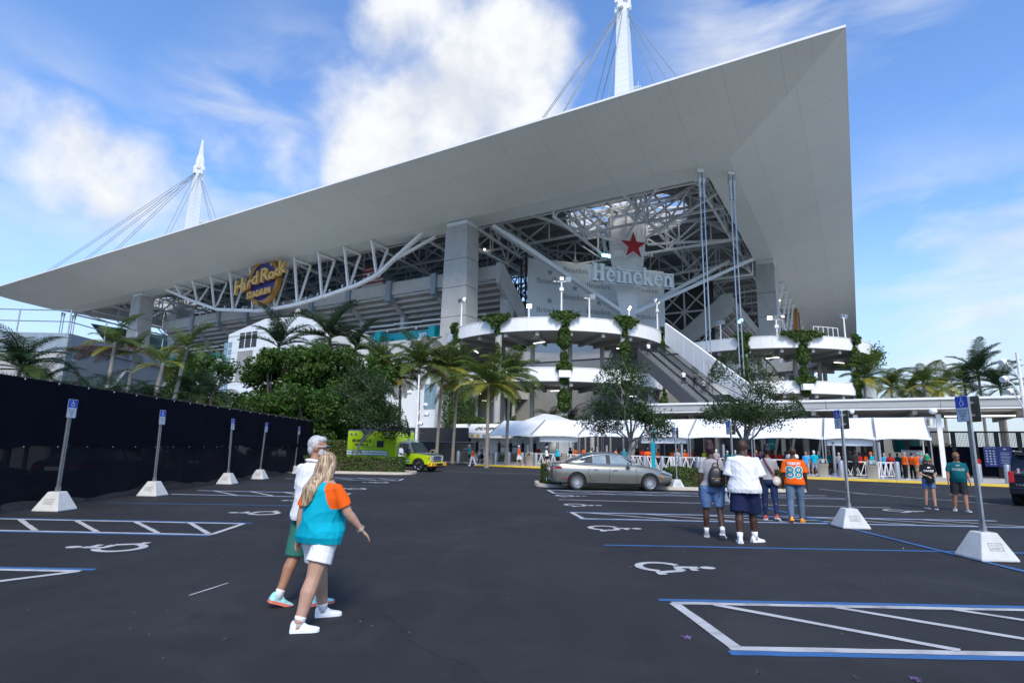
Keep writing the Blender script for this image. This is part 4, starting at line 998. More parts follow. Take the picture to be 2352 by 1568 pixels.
# flag and hanging loudspeaker inside the bowl
def hanging_flag():
    c = Lx(856, 640, 24.5); g = thing('flag', 'striped red and white flag with blue canton hanging above the left upper deck', 'flag', toW(c.x, c.y, c.z), SROT)
    m1, m2, m3 = mat('flag_red', (.35,.03,.04), .8), mat('flag_white', (.5,.5,.5), .8), mat('flag_blue', (.02,.03,.10), .8)
    w, h = 6.0, 5.6
    for k in range(13):
        mb = MB(); z0 = h/2-h*k/13; mb.bb((0, -w/2, z0-h/13), (.06, w/2, z0)); mb.build('stripe', m1 if k % 2 == 0 else m2, g)
    mb = MB(); mb.bb((-.02, -w/2, 0), (-.01, -w/2+w*.42, h/2)); mb.build('canton', m3, g)
hanging_flag()
def line_array():
    p = Ldiag(1180, 676, 118); g = thing('loudspeaker_array', 'curved black loudspeaker array hanging in the sky gap left of the banner', 'loudspeaker', toW(p.x, p.y, p.z), SROT)
    for k in range(9):
        t = R(-15+k*11); mb = MB(); x = 3.2*(1-math.cos(t)); z = -3.4*math.sin(t)+1.0
        mb.box(base_(x, z), (.55, 1.5, .62)); mb.build('speaker_box', M['black'], g)
    mb = MB(); mb.tube([(0, 0, 1.8), (0, 0, 5)], .06, 5); mb.build('suspension_cable', M['dark'], g)
def base_(x, z): v = DX*x; return (v.x, v.y, z)
line_array()
# ------------------------------------------------------------------ entrance canopy, gate wall, ticket office
def Lg(px, X, py=1062):
    p = Lx(px, py, X); return p.y
def at_l(x, y, z=0): return toW(x, y, z)
M['warm_soffit'] = mat('warm_soffit', (.46,.44,.40), .7, var=.05); M['fascia_grey'] = mat('fascia_grey', (.40,.40,.385), .7, var=.05, scale=.5, stain=.15)
ec = thing('entrance_canopy', 'long flat white-edged roof with grey fascia over the entrance gates', 'canopy', SO, SROT)
ys = [-34+7.6*k for k in range(8)]
for a, b in zip(ys[:-1], ys[1:]):
    b = min(b, 19.5); mb = MB(); mb.bb((-6.0, a+.02, 5.38), (-5.7, b-.02, 5.92)); mb.build('fascia_panel', M['fascia_grey'], ec)
    mb = MB(); mb.bb((-6.12, a+.01, 5.93), (-5.5, b-.01, 6.10)); mb.build('white_edge', M['white_paint'], ec)
    mb = MB(); mb.bb((-5.95, a+.01, 5.22), (-5.6, b-.01, 5.36)); mb.build('lower_edge', M['white_paint'], ec)
mb = MB(); mb.bb((-5.68, -34, 5.30), (9, 19.5, 5.6)); mb.build('roof_slab', M['warm_soffit'], ec)
for k in range(8):
    y = -30+7.0*k; mb = MB(); mb.bb((-5.5, y-.15, 4.9), (9, y+.15, 5.28)); mb.build('roof_beam', M['warm_soffit'], ec)
for k in range(10):
    y = -31+5.5*k
    for x in (-4.8, 6): mb = MB(); mb.bb((x-.16, y-.16, 0.13), (x+.16, y+.16, 4.9)); mb.build('column', M['white_paint'], ec)
mb = MB(); mb.bb((-5.0, -3.2, 4.55), (-4.85, 18.5, 4.67)); mb.bb((-5.0, -3.2, 3.9), (-4.85, 18.5, 4.0)); mb.build('white_frame', M['white_paint'], ec)
for k in range(12): mb = MB(); y = -3.2+k*1.97; mb.bb((-5.02, y-.07, 3.9), (-4.86, y+.07, 4.6)); mb.build('frame_post', M['white_paint'], ec)
mb = MB(); mb.bb((-2.0, -8.6, 4.85), (-1.86, -4.2, 4.93)); mb.build('light_strip', M['strip_light'], ec)
mb = MB(); mb.ball((-6.15, -3.1, 5.05), (.28, .28, .22)); mb.build('security_camera', M['white_paint'], ec, True)
mb = MB(); mb.ball((-6.1, 2.2, 5.1), (.18, .18, .2)); mb.build('security_camera', M['white_paint'], ec, True)
put_text('lettering', poly_text('Welcome', 1.0, .03, .03), M['white_paint'], ec, frame((-5.1, 3.2, 4.22), (0,-1,0), (0,0,1)))
gw = thing('gate_wall', 'dark glazed gate wall with grey posts behind the white tents', 'wall', SO, SROT)
y = 30.0; k = 0
M['gate_dark'] = mat('gate_dark', (.030,.033,.04), .35, var=.2, scale=.4)
while y > 1:
    mb = MB(); mb.bb((1.0, y-1.46, .14), (1.1, y-.04, 4.8)); mb.build('dark_panel', M['gate_dark'], gw)
    mb = MB(); mb.bb((.86, y-.1, .14), (1.0, y+.06, 4.8)); mb.build('post', M['concrete_dark'] if k % 4 else M['galv'], gw); y -= 1.5; k += 1
for yy in (26.5, 22, 16, 9.5, 6):
    mb = MB(); mb.tube([(-1.8, yy, .13), (-1.8, yy, 5.3)], .24, 10); autosmooth(mb.build('round_post', M['concrete'], gw))
for yy in (20.5, 12.5):
    mb = MB(); mb.bb((.8, yy-.6, 1.6), (.84, yy+.6, 2.6)); mb.build('notice', M['glass_blue'], gw)
for yy in (9.0, 7.6, 5.4): 
    mb = MB(); mb.beam((-.5, yy, .13), (-.5, yy-.9, 4.6), .22); mb.build('slanted_post', M['white_paint'], gw)
mb = MB(); mb.bb((14, -6, 0.1), (14.5, 16, 4.6)); mb.build('rear_wall', M['concrete_dark'], gw)
tb = thing('hanging_banner', 'narrow teal hanging banner between slanted white posts under the entrance canopy', 'banner', at_l(-1.2, Lg(1774, -1.2)), SROT)
mb = MB(); mb.bb((0, -.32, 2.0), (.05, .32, 3.6)); mb.build('cloth', M['teal'], tb); mb = MB(); mb.bb((-.02, -.2, 2.5), (-.005, .2, 2.57)); mb.bb((-.02, -.22, 3.2), (-.005, .1, 3.26)); mb.build('print_line', M['white_paint'], tb)
# ticket office
to = thing('ticket_office', 'low white ticket office with numbered dark windows and sloping awning', 'kiosk', SO, SROT)
y1, y0 = 41.5, 30.2
mb = MB(); mb.bb((-3.0, y0, 0.12), (3, y1, 3.6)); mb.build('wall', M['cool_white'], to)
mb = MB(); mb.prism([(-3.0, y0-.2, 4.4), (-4.6, y0-.2, 3.35), (-4.6, y0-.2, 2.75), (-4.5, y0-.2, 2.75), (-4.5, y0-.2, 3.25), (-3.0, y0-.2, 4.25)], (0, y1+2.4-y0, 0)); mb.build('awning', M['white_paint'], to)
put_text('lettering', poly_text('NW TICKET OFFICE', .52, .012, .005), M['black'], to, frame((-4.62, 33.9, 2.98), (0,-1,0), (0,0,1)))
put_text('lettering', poly_text('ticket', 1.25, .03, .004, .3), M['black'], to, frame((-3.85, 38.9, 3.86), (0,-1,0), Vector((1.6, 0, 1.05)).normalized()))
put_text('lettering', poly_text('ticketmaster', .5, .008, .004, .25), M['black'], to, frame((-3.02, 36.0, 1.9), (0,-1,0), (0,0,1)))
for k in range(7):
    yy = y1-.9-k*1.55; mb = MB(); mb.bb((-3.02, yy-.2, 1.0), (-2.99, yy+.2, 2.25)); mb.build('ticket_window', M['black'], to)
    put_text('number', poly_text(str(k+1), .3, .01, .004), M['black'], to, frame((-3.03, yy, 2.45), (0,-1,0), (0,0,1)))
for i, (yy, m) in enumerate(((41.0, 'teal'), (40.2, 'gold'), (39.4, 'kerb_yellow'), (38.6, 'glass_blue'))):
    mb = MB(); mb.add([(-4.62, yy+.22*math.cos(t), 2.98+.2*math.sin(t)) for t in np.linspace(0, 6.28, 13)[:-1]], [tuple(range(12))]); mb.build('round_logo', M[m], to)
# ------------------------------------------------------------------ white tents
M['canvas'] = mat('canvas', (.80,.82,.84), .6, var=.02, scale=.8, bump=.1, bscale=3)
M['canvas_line'] = mat('canvas_line', (.25,.26,.27), .6)
edges = [34.5, 29.5, 24.4, 19.3, 14.25, 9.2, 4.2, .85, -2.5]
nm = ['first white tent from the left beside the palm trunks', 'second white tent from the left with a hanging flap', 'third white tent from the left, behind the first oak crown', 'fourth white tent from the left, right of the first oak trunk', 'fifth white tent from the left, behind the second oak', 'sixth white tent from the left, right behind the second oak', 'narrow white tent with hanging flap, second from the right end', 'last narrow white tent at the right end with slanted side']
def tent(i):
    a, b = edges[i+1]+.02, edges[i]-.02; g = thing('tent', nm[i], 'tent', at_l(-7.0, (a+b)/2), SROT, 'white tents along the gates'); w = (b-a)/2
    N_ = 12
    def grid(x0, z0, x1, z1, nx=6):
        mb = MB(); vs = []
        for ix in range(nx+1):
            t = ix/nx
            for iy in range(N_+1):
                s = iy/N_; sag = .10*math.sin(math.pi*s)*(1 if t < 1 else .3)+.05*math.sin(math.pi*t)
                vs.append((x0+(x1-x0)*t, -w+2*w*s, z0+(z1-z0)*t-sag+.012*math.sin(s*37+t*9+i)))
        mb.add(vs, [(ix*(N_+1)+iy, ix*(N_+1)+iy+1, (ix+1)*(N_+1)+iy+1, (ix+1)*(N_+1)+iy) for ix in range(nx) for iy in range(N_)]); return mb
    grid(-2.95, 2.98, 0, 4.55).build('front_slope', M['canvas'], g, True)
    grid(0, 4.55, 2.95, 2.98).build('rear_slope', M['canvas'], g, True)
    mb = MB(); vs = []
    for iy in range(N_+1):
        s = iy/N_; sag = .10*math.sin(math.pi*s); vs += [(-2.98, -w+2*w*s, 3.0-sag), (-3.0, -w+2*w*s, 2.78-sag*.2+.16*math.sin(math.pi*s))]
    mb.add(vs, [(2*k, 2*k+1, 2*k+3, 2*k+2) for k in range(N_)]); mb.build('valance', M['canvas'], g)
    if i in (1, 3, 6): mb = MB(); mb.bb((-2.6, -w*.9, 2.35), (-2.57, w*(.7 if i != 6 else .9), 2.85)); mb.build('hanging_flap', M['canvas'], g)
    for sx in (-2.93, 2.93):
        for sy in (-1, 1): mb = MB(); mb.tube([(sx, sy*(w-.07), .13), (sx, sy*(w-.07), 2.95)], .05, 6); mb.build('leg', M['galv'] if sx < 0 else M['steel_white'], g)
    for sy in (-1, 1): mb = MB(); mb.beam((-2.97, sy*(w-.03), 3.0), (0, sy*(w-.03), 4.57), .05); mb.build('rafter', M['canvas_line'], g)
    mb = MB(); mb.prism([(-2.9, -w+.02, 2.98), (0, -w+.02, 4.53), (2.9, -w+.02, 2.98)], (0, .01, 0)); mb.build('gable', M['canvas'], g)
for i in range(8): tent(i)
pk = thing('tent', 'small peaked grey canopy top showing above the second white tent', 'tent', at_l(-1.8, Lg(1262, -1.8)), SROT)
mb = MB(); mb.prism([(-1.5, 2.6, 4.7), (-1.5, 0, 5.5), (-1.5, -2.6, 4.7)], (3, 0, 0)); mb.build('roof', M['steel_white'], pk)
for sy in (-1, 1): mb = MB(); mb.tube([(0, sy*2.4, 0.1), (0, sy*2.4, 4.75)], .06, 6); mb.build('leg', M['galv'], pk)
# ------------------------------------------------------------------ bollards, bins, barriers on the pavement
M['bollard'] = mat('bollard', (.44,.45,.47), .35, metal=.6, var=.06, scale=3)
def proto_bollard():
    g = thing('bollard', 'x', 'bollard'); mb = MB(); prof_b = [(.13, .17), (1.22, .17), (1.27, .155), (1.30, .11), (1.315, 0.01)]
    mb.loft([[(r*math.cos(t), r*math.sin(t), z) for t in np.linspace(0, 6.2832, 17)[:-1]] for z, r in prof_b]); autosmooth(mb.build('sleeve', M['bollard'], g)); return g
bpx = [(966, 'steel bollard farthest left, before the black fence by the ambulance'), (1052, 'steel bollard left of the man pointing'), (1138, 'steel bollard beside the first beige bin'), (1168, 'lone steel bollard between the first bin and the man in white shorts'), (1199, 'steel bollard right behind the man in white shorts'), (1231, 'steel bollard right of the second beige bin'), (1481, 'steel bollard above the bonnet of the grey sedan, left of the teal post'), (1521, 'steel bollard right of the teal post'), (1562, 'steel bollard behind the leftmost small parking sign'), (1604, 'steel bollard left of the woman with the backpack'), (1889, 'steel bollard behind the third beige bin'), (1931, 'steel bollard hidden partly behind a parking sign post'), (1999, 'steel bollard behind the rightmost beige bin'), (2059, 'steel bollard left of the woman in the green cap'), (2245, 'steel bollard between the large parking sign and the dark car'), (2311, 'steel bollard at the edge of the dark car')]
pb = proto_bollard()
for i, (px, lab) in enumerate(bpx):
    X = -13.2 if px not in (1889, 1999) else -11.6
    o = pb if i == 0 else copy_tree(pb); o.location = at_l(X, Lg(px, X)); tag(o, lab, 'bollard', 'steel bollards along the kerb')
M['bin'] = mat('bin', (.32,.29,.24), .7, var=.06, scale=5); M['bin_dark'] = mat('bin_dark', (.06,.055,.05), .8)
def proto_bin():
    g = thing('litter_bin', 'x', 'bin'); 
    def sq(w, z, r=.10): return [(sx*(w-r)+r*math.cos(a)*1, sy*(w-r)+r*math.sin(a), z) for sx, sy, a0 in ((1,1,0),(-1,1,90),(-1,-1,180),(1,-1,270)) for a in (R(a0), R(a0+45), R(a0+90))]
    mb = MB(); mb.loft([sq(.31, .13), sq(.30, .2), sq(.33, .85), sq(.37, .93), sq(.37, 1.02), sq(.31, 1.03)]); autosmooth(mb.build('body', M['bin'], g))
    mb = MB(); mb.loft([sq(.29, 1.035), sq(.27, 1.09)]); mb.build('dark_opening', M['bin_dark'], g)
    for sx in (-1, 1):
        for sy in (-1, 1): mb = MB(); mb.beam((sx*.30, sy*.30, 1.03), (sx*.22, sy*.22, 1.30), .07); mb.build('hood_leg', M['bin'], g)
    mb = MB(); mb.loft([sq(.27, 1.29), sq(.25, 1.35), sq(.1, 1.37, .05)]); autosmooth(mb.build('hood', M['bin'], g)); return g
pb = proto_bin()
for i, (px, X, lab) in enumerate(((996, -13.4, 'beige litter bin right of the ambulance bonnet'), (1125, -13.4, 'beige litter bin beside the man in black shorts'), (1217, -13.4, 'beige litter bin behind the man in white shorts and orange shirt'), (1293, -11.5, 'beige litter bin half hidden behind the boot of the sedan'), (1889, -13.3, 'beige litter bin right of the man in the number 88 shirt'), (2002, -13.3, 'beige litter bin right of the tall parking sign, rightmost bin'))):
    o = pb if i == 0 else copy_tree(pb); o.location = at_l(X, Lg(px, X)); o.rotation_euler.z = SROT+R(rnd.uniform(-8, 8)); tag(o, lab, 'bin', 'beige litter bins')
M['recycle'] = mat('recycle', (.10,.13,.17), .6)
for px, lab in ((1104, 'dark blue grey waste tub left of the first beige bin'), (1207, 'dark blue grey waste tub left of the second beige bin'), (1602, 'dark tub behind the white barrier near the backpack woman')):
    g = thing('waste_tub', lab, 'tub', at_l(-12.2, Lg(px, -12.2)), SROT, 'dark waste tubs'); mb = MB()
    mb.loft([[(r*math.cos(t), r*math.sin(t), z) for t in np.linspace(0, 6.2832, 15)[:-1]] for z, r in ((.13, .27), (.9, .33))], True); autosmooth(mb.build('tub', M['recycle'], g)); mb = MB(); mb.tube([(0, 0, .9), (0, 0, .95)], .36, 14); mb.build('lid_rim', M['recycle'], g)
def truss_barrier(w):
    g = thing('truss_barrier', 'x', 'barrier'); z0, z1 = .16, 1.22
    def b(p, q, n, t=.045): mb = MB(); mb.beam((0, *p), (0, *q), t); mb.build(n, M['white_paint'], g)
    b((-w/2, z1), (w/2, z1), 'top_rail', .06); b((-w/2, z0), (-w/2, z1), 'end_post', .06); b((w/2, z0), (w/2, z1), 'end_post', .06); b((-w/2, z0+.15), (w/2, z0+.15), 'bottom_rail')
    k = 4
    for i in range(k):
        c = -w/2+w*(i+.5)/k; h = w/k/2
        b((c, z1), (c-h, z0+.15), 'brace'); b((c, z1), (c+h, z0+.15), 'brace')
        if i % 2: b((c, z1), (c, z0+.15), 'brace', .03)
        else: b((c, z1), (c-h*.5, z0+.15), 'brace', .03); b((c, z1), (c+h*.5, z0+.15), 'brace', .03)
    return g
tbp = truss_barrier(2.5); tbs = [(-11.6, Lg(1250, -11.6), 0, 'white truss barrier behind the woman in white shirt and navy shorts'), (-11.2, Lg(1318, -11.2), 0, 'white truss barrier right of the youth in the teal number 17 shirt'), (-11.0, Lg(1385, -11), 0, 'white truss barrier above the sedan roof, left of the tree trunk'), (-11.4, Lg(1462, -11.4), 0, 'white truss barrier left of the teal post behind the bent man in teal'), (-11.5, Lg(1512, -11.5), 0, 'white truss barrier just right of the teal post'), (-11.8, Lg(1585, -11.8), 0, 'white truss barrier behind the small parking sign'), (-11.4, Lg(1645, -11.4), 0, 'white truss barrier behind the woman with backpack'), (-11.3, Lg(1790, -11.3), 0, 'white truss barrier behind the woman with the red strap bag'), (-11.6, Lg(1975, -11.6), 0, 'white truss barrier behind the rightmost beige bin'), (-12.3, Lg(2040, -12.3), 60, 'white truss barrier turned sideways near the rightmost beige bin'), (-9.4, Lg(1550, -9.4), 90, 'inner white truss barrier set crosswise under the fourth tent'), (-8.6, Lg(1350, -8.6), 0, 'inner white truss barrier under the second tent'), (-8.4, Lg(1440, -8.4), 0, 'inner white truss barrier under the third tent')]
for i, (x, y, a, lab) in enumerate(tbs):
    o = tbp if i == 0 else copy_tree(tbp); o.location = at_l(x, y); o.rotation_euler.z = SROT+R(a); tag(o, lab, 'barrier', 'white truss barriers at the gates')
def picket_barrier(w):
    g = thing('crowd_barrier', 'x', 'barrier'); mb = MB(); mb.tube([(0, -w/2, .2), (0, -w/2, 1.1), (0, -w/2+.12, 1.22), (0, w/2-.12, 1.22), (0, w/2, 1.1), (0, w/2, .2), (0, -w/2, .2)], .022, 6); mb.build('tube_frame', M['galv'], g)
    for k in range(15): mb = MB(); y = -w/2+w*(k+1)/16; mb.beam((0, y, .2), (0, y, 1.21), .016); mb.build('picket', M['galv'], g)
    for y in (-w/2+.2, w/2-.2): mb = MB(); mb.beam((-.3, y, .15), (.3, y, .15), .04); mb.build('foot', M['galv'], g)
    return g
cbp = picket_barrier(2.3)
for i, (x, px, lab) in enumerate(((-12.0, 1078, 'grey picket barrier behind the man pointing left'), (-10.8, 1150, 'grey picket barrier before the tall grasses, left one'), (-10.7, 1195, 'grey picket barrier before the tall grasses, right one'))):
    o = cbp if i == 0 else copy_tree(cbp); o.location = at_l(x, Lg(px, x)); o.rotation_euler.z = SROT; tag(o, lab, 'barrier', 'grey picket barriers')
# thin dark-capped grey queue posts
for i, (px, X, h, lab) in enumerate(((1212, -9.6, 2.0, 'grey queue post left of the woman in white shirt'), (1257, -9.6, 2.0, 'grey queue post right of the woman in white'), (1372, -9.4, 2.0, 'grey queue post left of two orange shirted staff'), (1394, -9.4, 2.1, 'grey queue post right of two orange shirted staff'), (1567, -11.0, 2.3, 'thick grey queue post left of the staff leaning on a barrier'), (1663, -11.0, 2.3, 'thick grey queue post right of the teal post'), (1917, -11.0, 2.5, 'grey post with wide foot left of the dark crowd'), (2022, -12.0, 2.6, 'grey post with wide foot among staff in orange'))):
    g = thing('queue_post', lab, 'post', at_l(X, Lg(px if px not in (1567, 1663) else px-(0 if px > 1600 else 0), X)), 0, 'grey queue posts'); mb = MB(); mb.tube([(0, 0, .13), (0, 0, h)], .10, 10); autosmooth(mb.build('post', M['bollard'], g)); mb = MB(); mb.tube([(0, 0, h), (0, 0, h+.08)], .105, 10); mb.build('cap', M['black'], g)
    if i > 5: mb = MB(); mb.tube([(0, 0, .13), (0, 0, .2), (0, 0, .4)], [.3, .28, .11], 10); mb.build('foot', M['bollard'], g)
# teal post sign
tp = thing('post_sign', 'tall slim teal post with grey back plate behind the sedan', 'sign', at_l(-13.9, Lg(1501, -13.9)), SROT); mb = MB(); mb.bb((-.06, -.14, .1), (.06, .14, 3.5)); mb.build('post', mat('teal_bright', (.0,.36,.46), .5), tp); mb = MB(); mb.bb((-.09, .0, 2.3), (-.062, .34, 3.5)); mb.build('sign_plate', M['fascia_grey'], tp)
# ------------------------------------------------------------------ black screened fences, left lot fence
M['screen'] = mat('screen', (.0035,.005,.011), .9, var=.25, scale=1.5, spec=.1); M['screen2'] = mat('screen2', (.005,.0065,.012), .9, var=.25, scale=1.5, spec=.15, alpha=.972)
def lot_fence():
    X = -11.5; g = thing('screen_fence', 'tall chain-link fence covered with black windscreen cloth along the left of the lot', 'fence', (-11.80, 20, 0), R(2.4)); 
    ys = [2.0, 10.2, 18.6, 27.2, 36.75]
    for k, (a, b) in enumerate(zip(ys[:-1], ys[1:])):
        for lay in (0, 1):
            nx = 30; mb = MB(); vs = []; zb, zt = ((1.52, 3.10), (.22, 1.62))[lay]; off = .06 if lay == 0 else .03
            for i in range(nx+1):
                s = i/nx; y = a+(b-a)*s
                for j in range(5):
                    t = j/4; z = zb+(zt-zb)*t; 
                    if j == 0: z += .05*math.sin(y*1.3+lay)+.03*math.sin(y*3.7)+(.08 if lay else 0)*math.sin(y*.7)
                    vs.append((off+.014*math.sin(y*2.1+t*3+lay)+.01*math.sin(y*7.3+t*5)+(.035*(1-t)*abs(math.sin(y*1.9)) if lay == 0 else 0), y-20, z))
            mb.add(vs, [(i*5+j, (i+1)*5+j, (i+1)*5+j+1, i*5+j+1) for i in range(nx) for j in range(4)]); mb.build('windscreen', M['screen'] if lay == 0 else M['screen2'], g, True)
    y = 2.0
    while y < 37: mb = MB(); mb.tube([(-.05, y-20, 0), (-.05, y-20, 3.12)], .03, 6); mb.build('fence_post', M['dark'], g); y += 2.9
    mb = MB(); mb.tube([(-.05, -18, 3.1), (-.05, 16.75, 3.1)], .022, 6); mb.tube([(-.05, -18, .28), (-.05, 16.75, .28)], .02, 6); mb.build('fence_rails', M['dark'], g)
    mb = MB(); y = 6.0; st = .085
    while y < 36.7:
        for s in (-1, 1): mb.beam((0.0, y-20, .03), (0.0, y-20+s*.33, .36), .010)
        mb.beam((0.02, y-20, 3.10), (.02, y-20+.03*rnd.choice((-1, 1)), 3.155), .010); y += st
    o = mb.build('chain_link', M['dark'], g); o['kind'] = 'stuff'
    mb = MB(); y = 8
    while y < 36.5: mb.box((.09, y-20, 3.07), (.01, .03, .035)); mb.box((.09, y-20+.3, 1.5), (.01, .02, .02)); y += 1.1
    o = mb.build('ties', M['scrap'], g); o['kind'] = 'stuff'
lot_fence()
def screen_run(pts, h, label, rail=True):
    g = thing('screen_fence', label, 'fence', at_l(*pts[0]), SROT); y0 = pts[0][1]; L = pts[1][1]-pts[0][1]
    n = max(2, int(abs(L)/2.4))
    for k in range(n): mb = MB(); mb.bb((0, L*k/n+.01, .16), (.03, L*(k+1)/n-.01, h)); mb.build('screen_panel', M['dark'], g)
    if rail: mb = MB(); mb.tube([(-.03, 0, h+.03), (-.03, L, h+.03)], .045, 6); mb.build('top_rail', M['galv'], g)
    for k in range(n+1): mb = MB(); mb.tube([(.06, L*k/n, .1), (.06, L*k/n, h)], .03, 6); mb.build('post', M['dark'], g)
screen_run(((-10.0, 36.2), (-10.0, 55)), 2.15, 'lower black screen fence with pale top rail behind the ambulance bonnet')
screen_run(((-5, 40.5), (-5, 70)), 3.9, 'taller black screen fence behind the one with the pale rail', False)
# ------------------------------------------------------------------ accessible parking signs on concrete bases
M['sign_blue'] = mat('sign_blue', (.02,.07,.48), .4); M['sign_white'] = mat('sign_white', (.62,.66,.72), .4); M['sign_black'] = mat('sign_black', (.02,.02,.025), .5); M['sign_back'] = mat('sign_back', (.16,.155,.12), .45, metal=.4, var=.2, scale=6)
def rrect_pts(w, h, r, n=5): return [(sx*(w/2-r)+r*math.cos(R(a0+90*i/n)), sy*(h/2-r)+r*math.sin(R(a0+90*i/n))) for sx, sy, a0 in ((1,1,0),(-1,1,90),(-1,-1,180),(1,-1,270)) for i in range(n+1)]
TXT = [poly_text(t, .040, .0006) for t in ('PARKING BY', 'DISABLED', 'PERMIT', 'ONLY')]
def plate(g, face, off, zc):
    """face: +1 looks along +x, -1 along -x"""
    p = empty_part('sign_plate', g, (off, 0, zc)); X = Vector((0, face, 0)); M4 = frame((0, 0, 0), X, (0, 0, 1))
    def flat(name, poly, d, m): mb = MB(); mb.prism([M4 @ Vector((a, b, d)) for a, b in poly], M4.to_3x3() @ Vector((0, 0, .0015))); return mb.build(name, m, p)
    mb = MB(); mb.prism([M4 @ Vector((a, b, -.003)) for a, b in rrect_pts(.305, .457, .03)], M4.to_3x3() @ Vector((0, 0, .003))); mb.build('metal_back', M['sign_back'], p)
    flat('white_face', rrect_pts(.303, .455, .03), .001, M['sign_white']); 
    top = [(a, b) for a, b in rrect_pts(.288, .438, .024)]
    up_ = clip(top, (0, 1), .022); flat('blue_field', up_, .003, M['sign_blue'])
    mb = symbol_mb(M4 @ Matrix.Translation((0, .125, .0052)) @ Matrix.Scale(.155, 4)); mb.build('wheelchair_symbol', M['sign_white'], p)
    lo = clip(top, (0, -1), -.012)
    for a, b in zip(lo, lo[1:]+lo[:1]):
        if abs(a[1]-b[1]) < 1e-6 and a[1] > 0: continue
    mb = MB(); inn = [(a*.945, (b+.105)*.965-.105) for a, b in lo]; n = len(lo); mb.add([M4 @ Vector((a, b, .0032)) for a, b in lo+inn], [(i, (i+1) % n, (i+1) % n+n, i+n) for i in range(n) if not (lo[i][1] > -.02 and lo[(i+1) % n][1] > -.02)]); mb.build('border_line', M['sign_black'], p)
    for k, t in enumerate(TXT): put_text('lettering', t, M['sign_black'], p, M4 @ Matrix.Translation((0, -.035-.048*k, .0034)))
    for x in (-.09, .09):
        for y in (.13, -.085): mb = MB(); mb.tube([M4 @ Vector((x, y, .003)), M4 @ Vector((x, y, .007))], .007, 6); mb.build('bolt', M['galv'], p)
    return p
def parking_sign(x, y, label, grp, both, face, lean=(0, 0), h=2.7, rot=0):
    g = thing('parking_sign', label, 'sign', (x, y, 0), rot, grp)
    def sq(w, z): return [(-w, -w, z), (w, -w, z), (w, w, z), (-w, w, z)]
    mb = MB(); mb.loft([sq(.315, .008), sq(.312, .045), sq(.135, .45)]); bevel(mb.build('concrete_base', M['concrete_pale'], g), .018, 2)
    mb = MB()
    for s in ((0, -1, 0), (-1, 0, 0) if not both else (1, 0, 0)):
        pass
    M4 = frame((0, -.2325, .235), (1, 0, 0), Vector((0, .177, .405)).normalized()); mb = MB()
    for (a, b, c, d) in ((-.115, .055, .115, .061), (-.115, -.061, .115, -.055), (-.115, -.061, -.109, .061), (.109, -.061, .115, .061), (-.09, .02, .08, .026), (-.09, -.015, .09, -.009), (-.09, -.035, .06, -.030)): mb.add([M4 @ Vector(q) for q in ((a, b, .003), (c, b, .003), (c, d, .003), (a, d, .003))], [(0,1,2,3)])
    mb.build('cast_plate', M['concrete_dark'], g)
    up = empty_part('post', g, (0, 0, .43)); up.rotation_euler = (lean[1], lean[0], 0); P = h-.45
    mb = MB(); mb.bb((-.018, -.03, -.1), (-.012, .03, P)); mb.bb((-.018, -.045, -.1), (.018, -.03, P)); mb.bb((-.018, .03, -.1), (.018, .045, P)); mb.build('channel_post', M['galv'], up)
    mb = MB(); mb.bb((-.03, -.055, -.02), (.03, .055, .13)); mb.build('post_sleeve', M['galv'], up)
    for f in ((face,) if not both else (-1, 1)):
        p = plate(g, f, f*(.035 if not both else .10), h-.24); Mx = Matrix.Translation((0, 0, .45)) @ Matrix.Rotation(lean[0], 4, 'Y') @ Matrix.Rotation(lean[1], 4, 'X') @ Matrix.Translation((0, 0, -.45)); p.matrix_basis = Mx @ Matrix.Translation((f*(.035 if not both else .10), 0, h-.24))
        if both:
            for z in (-.11, .11): mb = MB(); mb.bb((f*.02, -.03, h-.24+z-.02), (f*.098, .03, h-.24+z+.02)); mb.build('bracket', M['galv'], g)
    return g
GL = 'accessible parking signs along the black fence'; GR = 'double-faced accessible parking signs on the right'
for (x, y, lab, ln) in ((-10.90, 14.35, 'accessible parking sign nearest the camera before the black fence, leftmost one', (.0, .0)), (-11.15, 18.6, 'second accessible parking sign from the left before the black fence', (-.02, 0)), (-11.62, 24.4, 'third accessible parking sign from the left before the black fence', (-.03, 0)), (-11.88, 28.1, 'fourth accessible parking sign along the fence, leaning right', (.035, 0)), (-12.32, 33.8, 'farthest accessible parking sign along the black fence, behind the couple', (.02, 0))):
    parking_sign(x, y, lab, GL, False, 1, ln, 2.68, R(rnd.uniform(-3, 3)))
for (x, y, lab, ln) in ((8.14, 10.25, 'largest double-faced accessible parking sign, at the right edge before the dark car', (0, 0)), (8.1, 14.15, 'double-faced accessible parking sign right of the man in the number 88 shirt', (.0, 0)), (7.75, 20.4, 'double-faced accessible parking sign rising behind the man in the white shirt', (0, 0)), (7.55, 26.6, 'farthest double-faced accessible parking sign, at the nose of the sedan', (0, 0))):
    parking_sign(x, y, lab, GR, True, -1, ln, 2.78, R(rnd.uniform(-4, 4)))
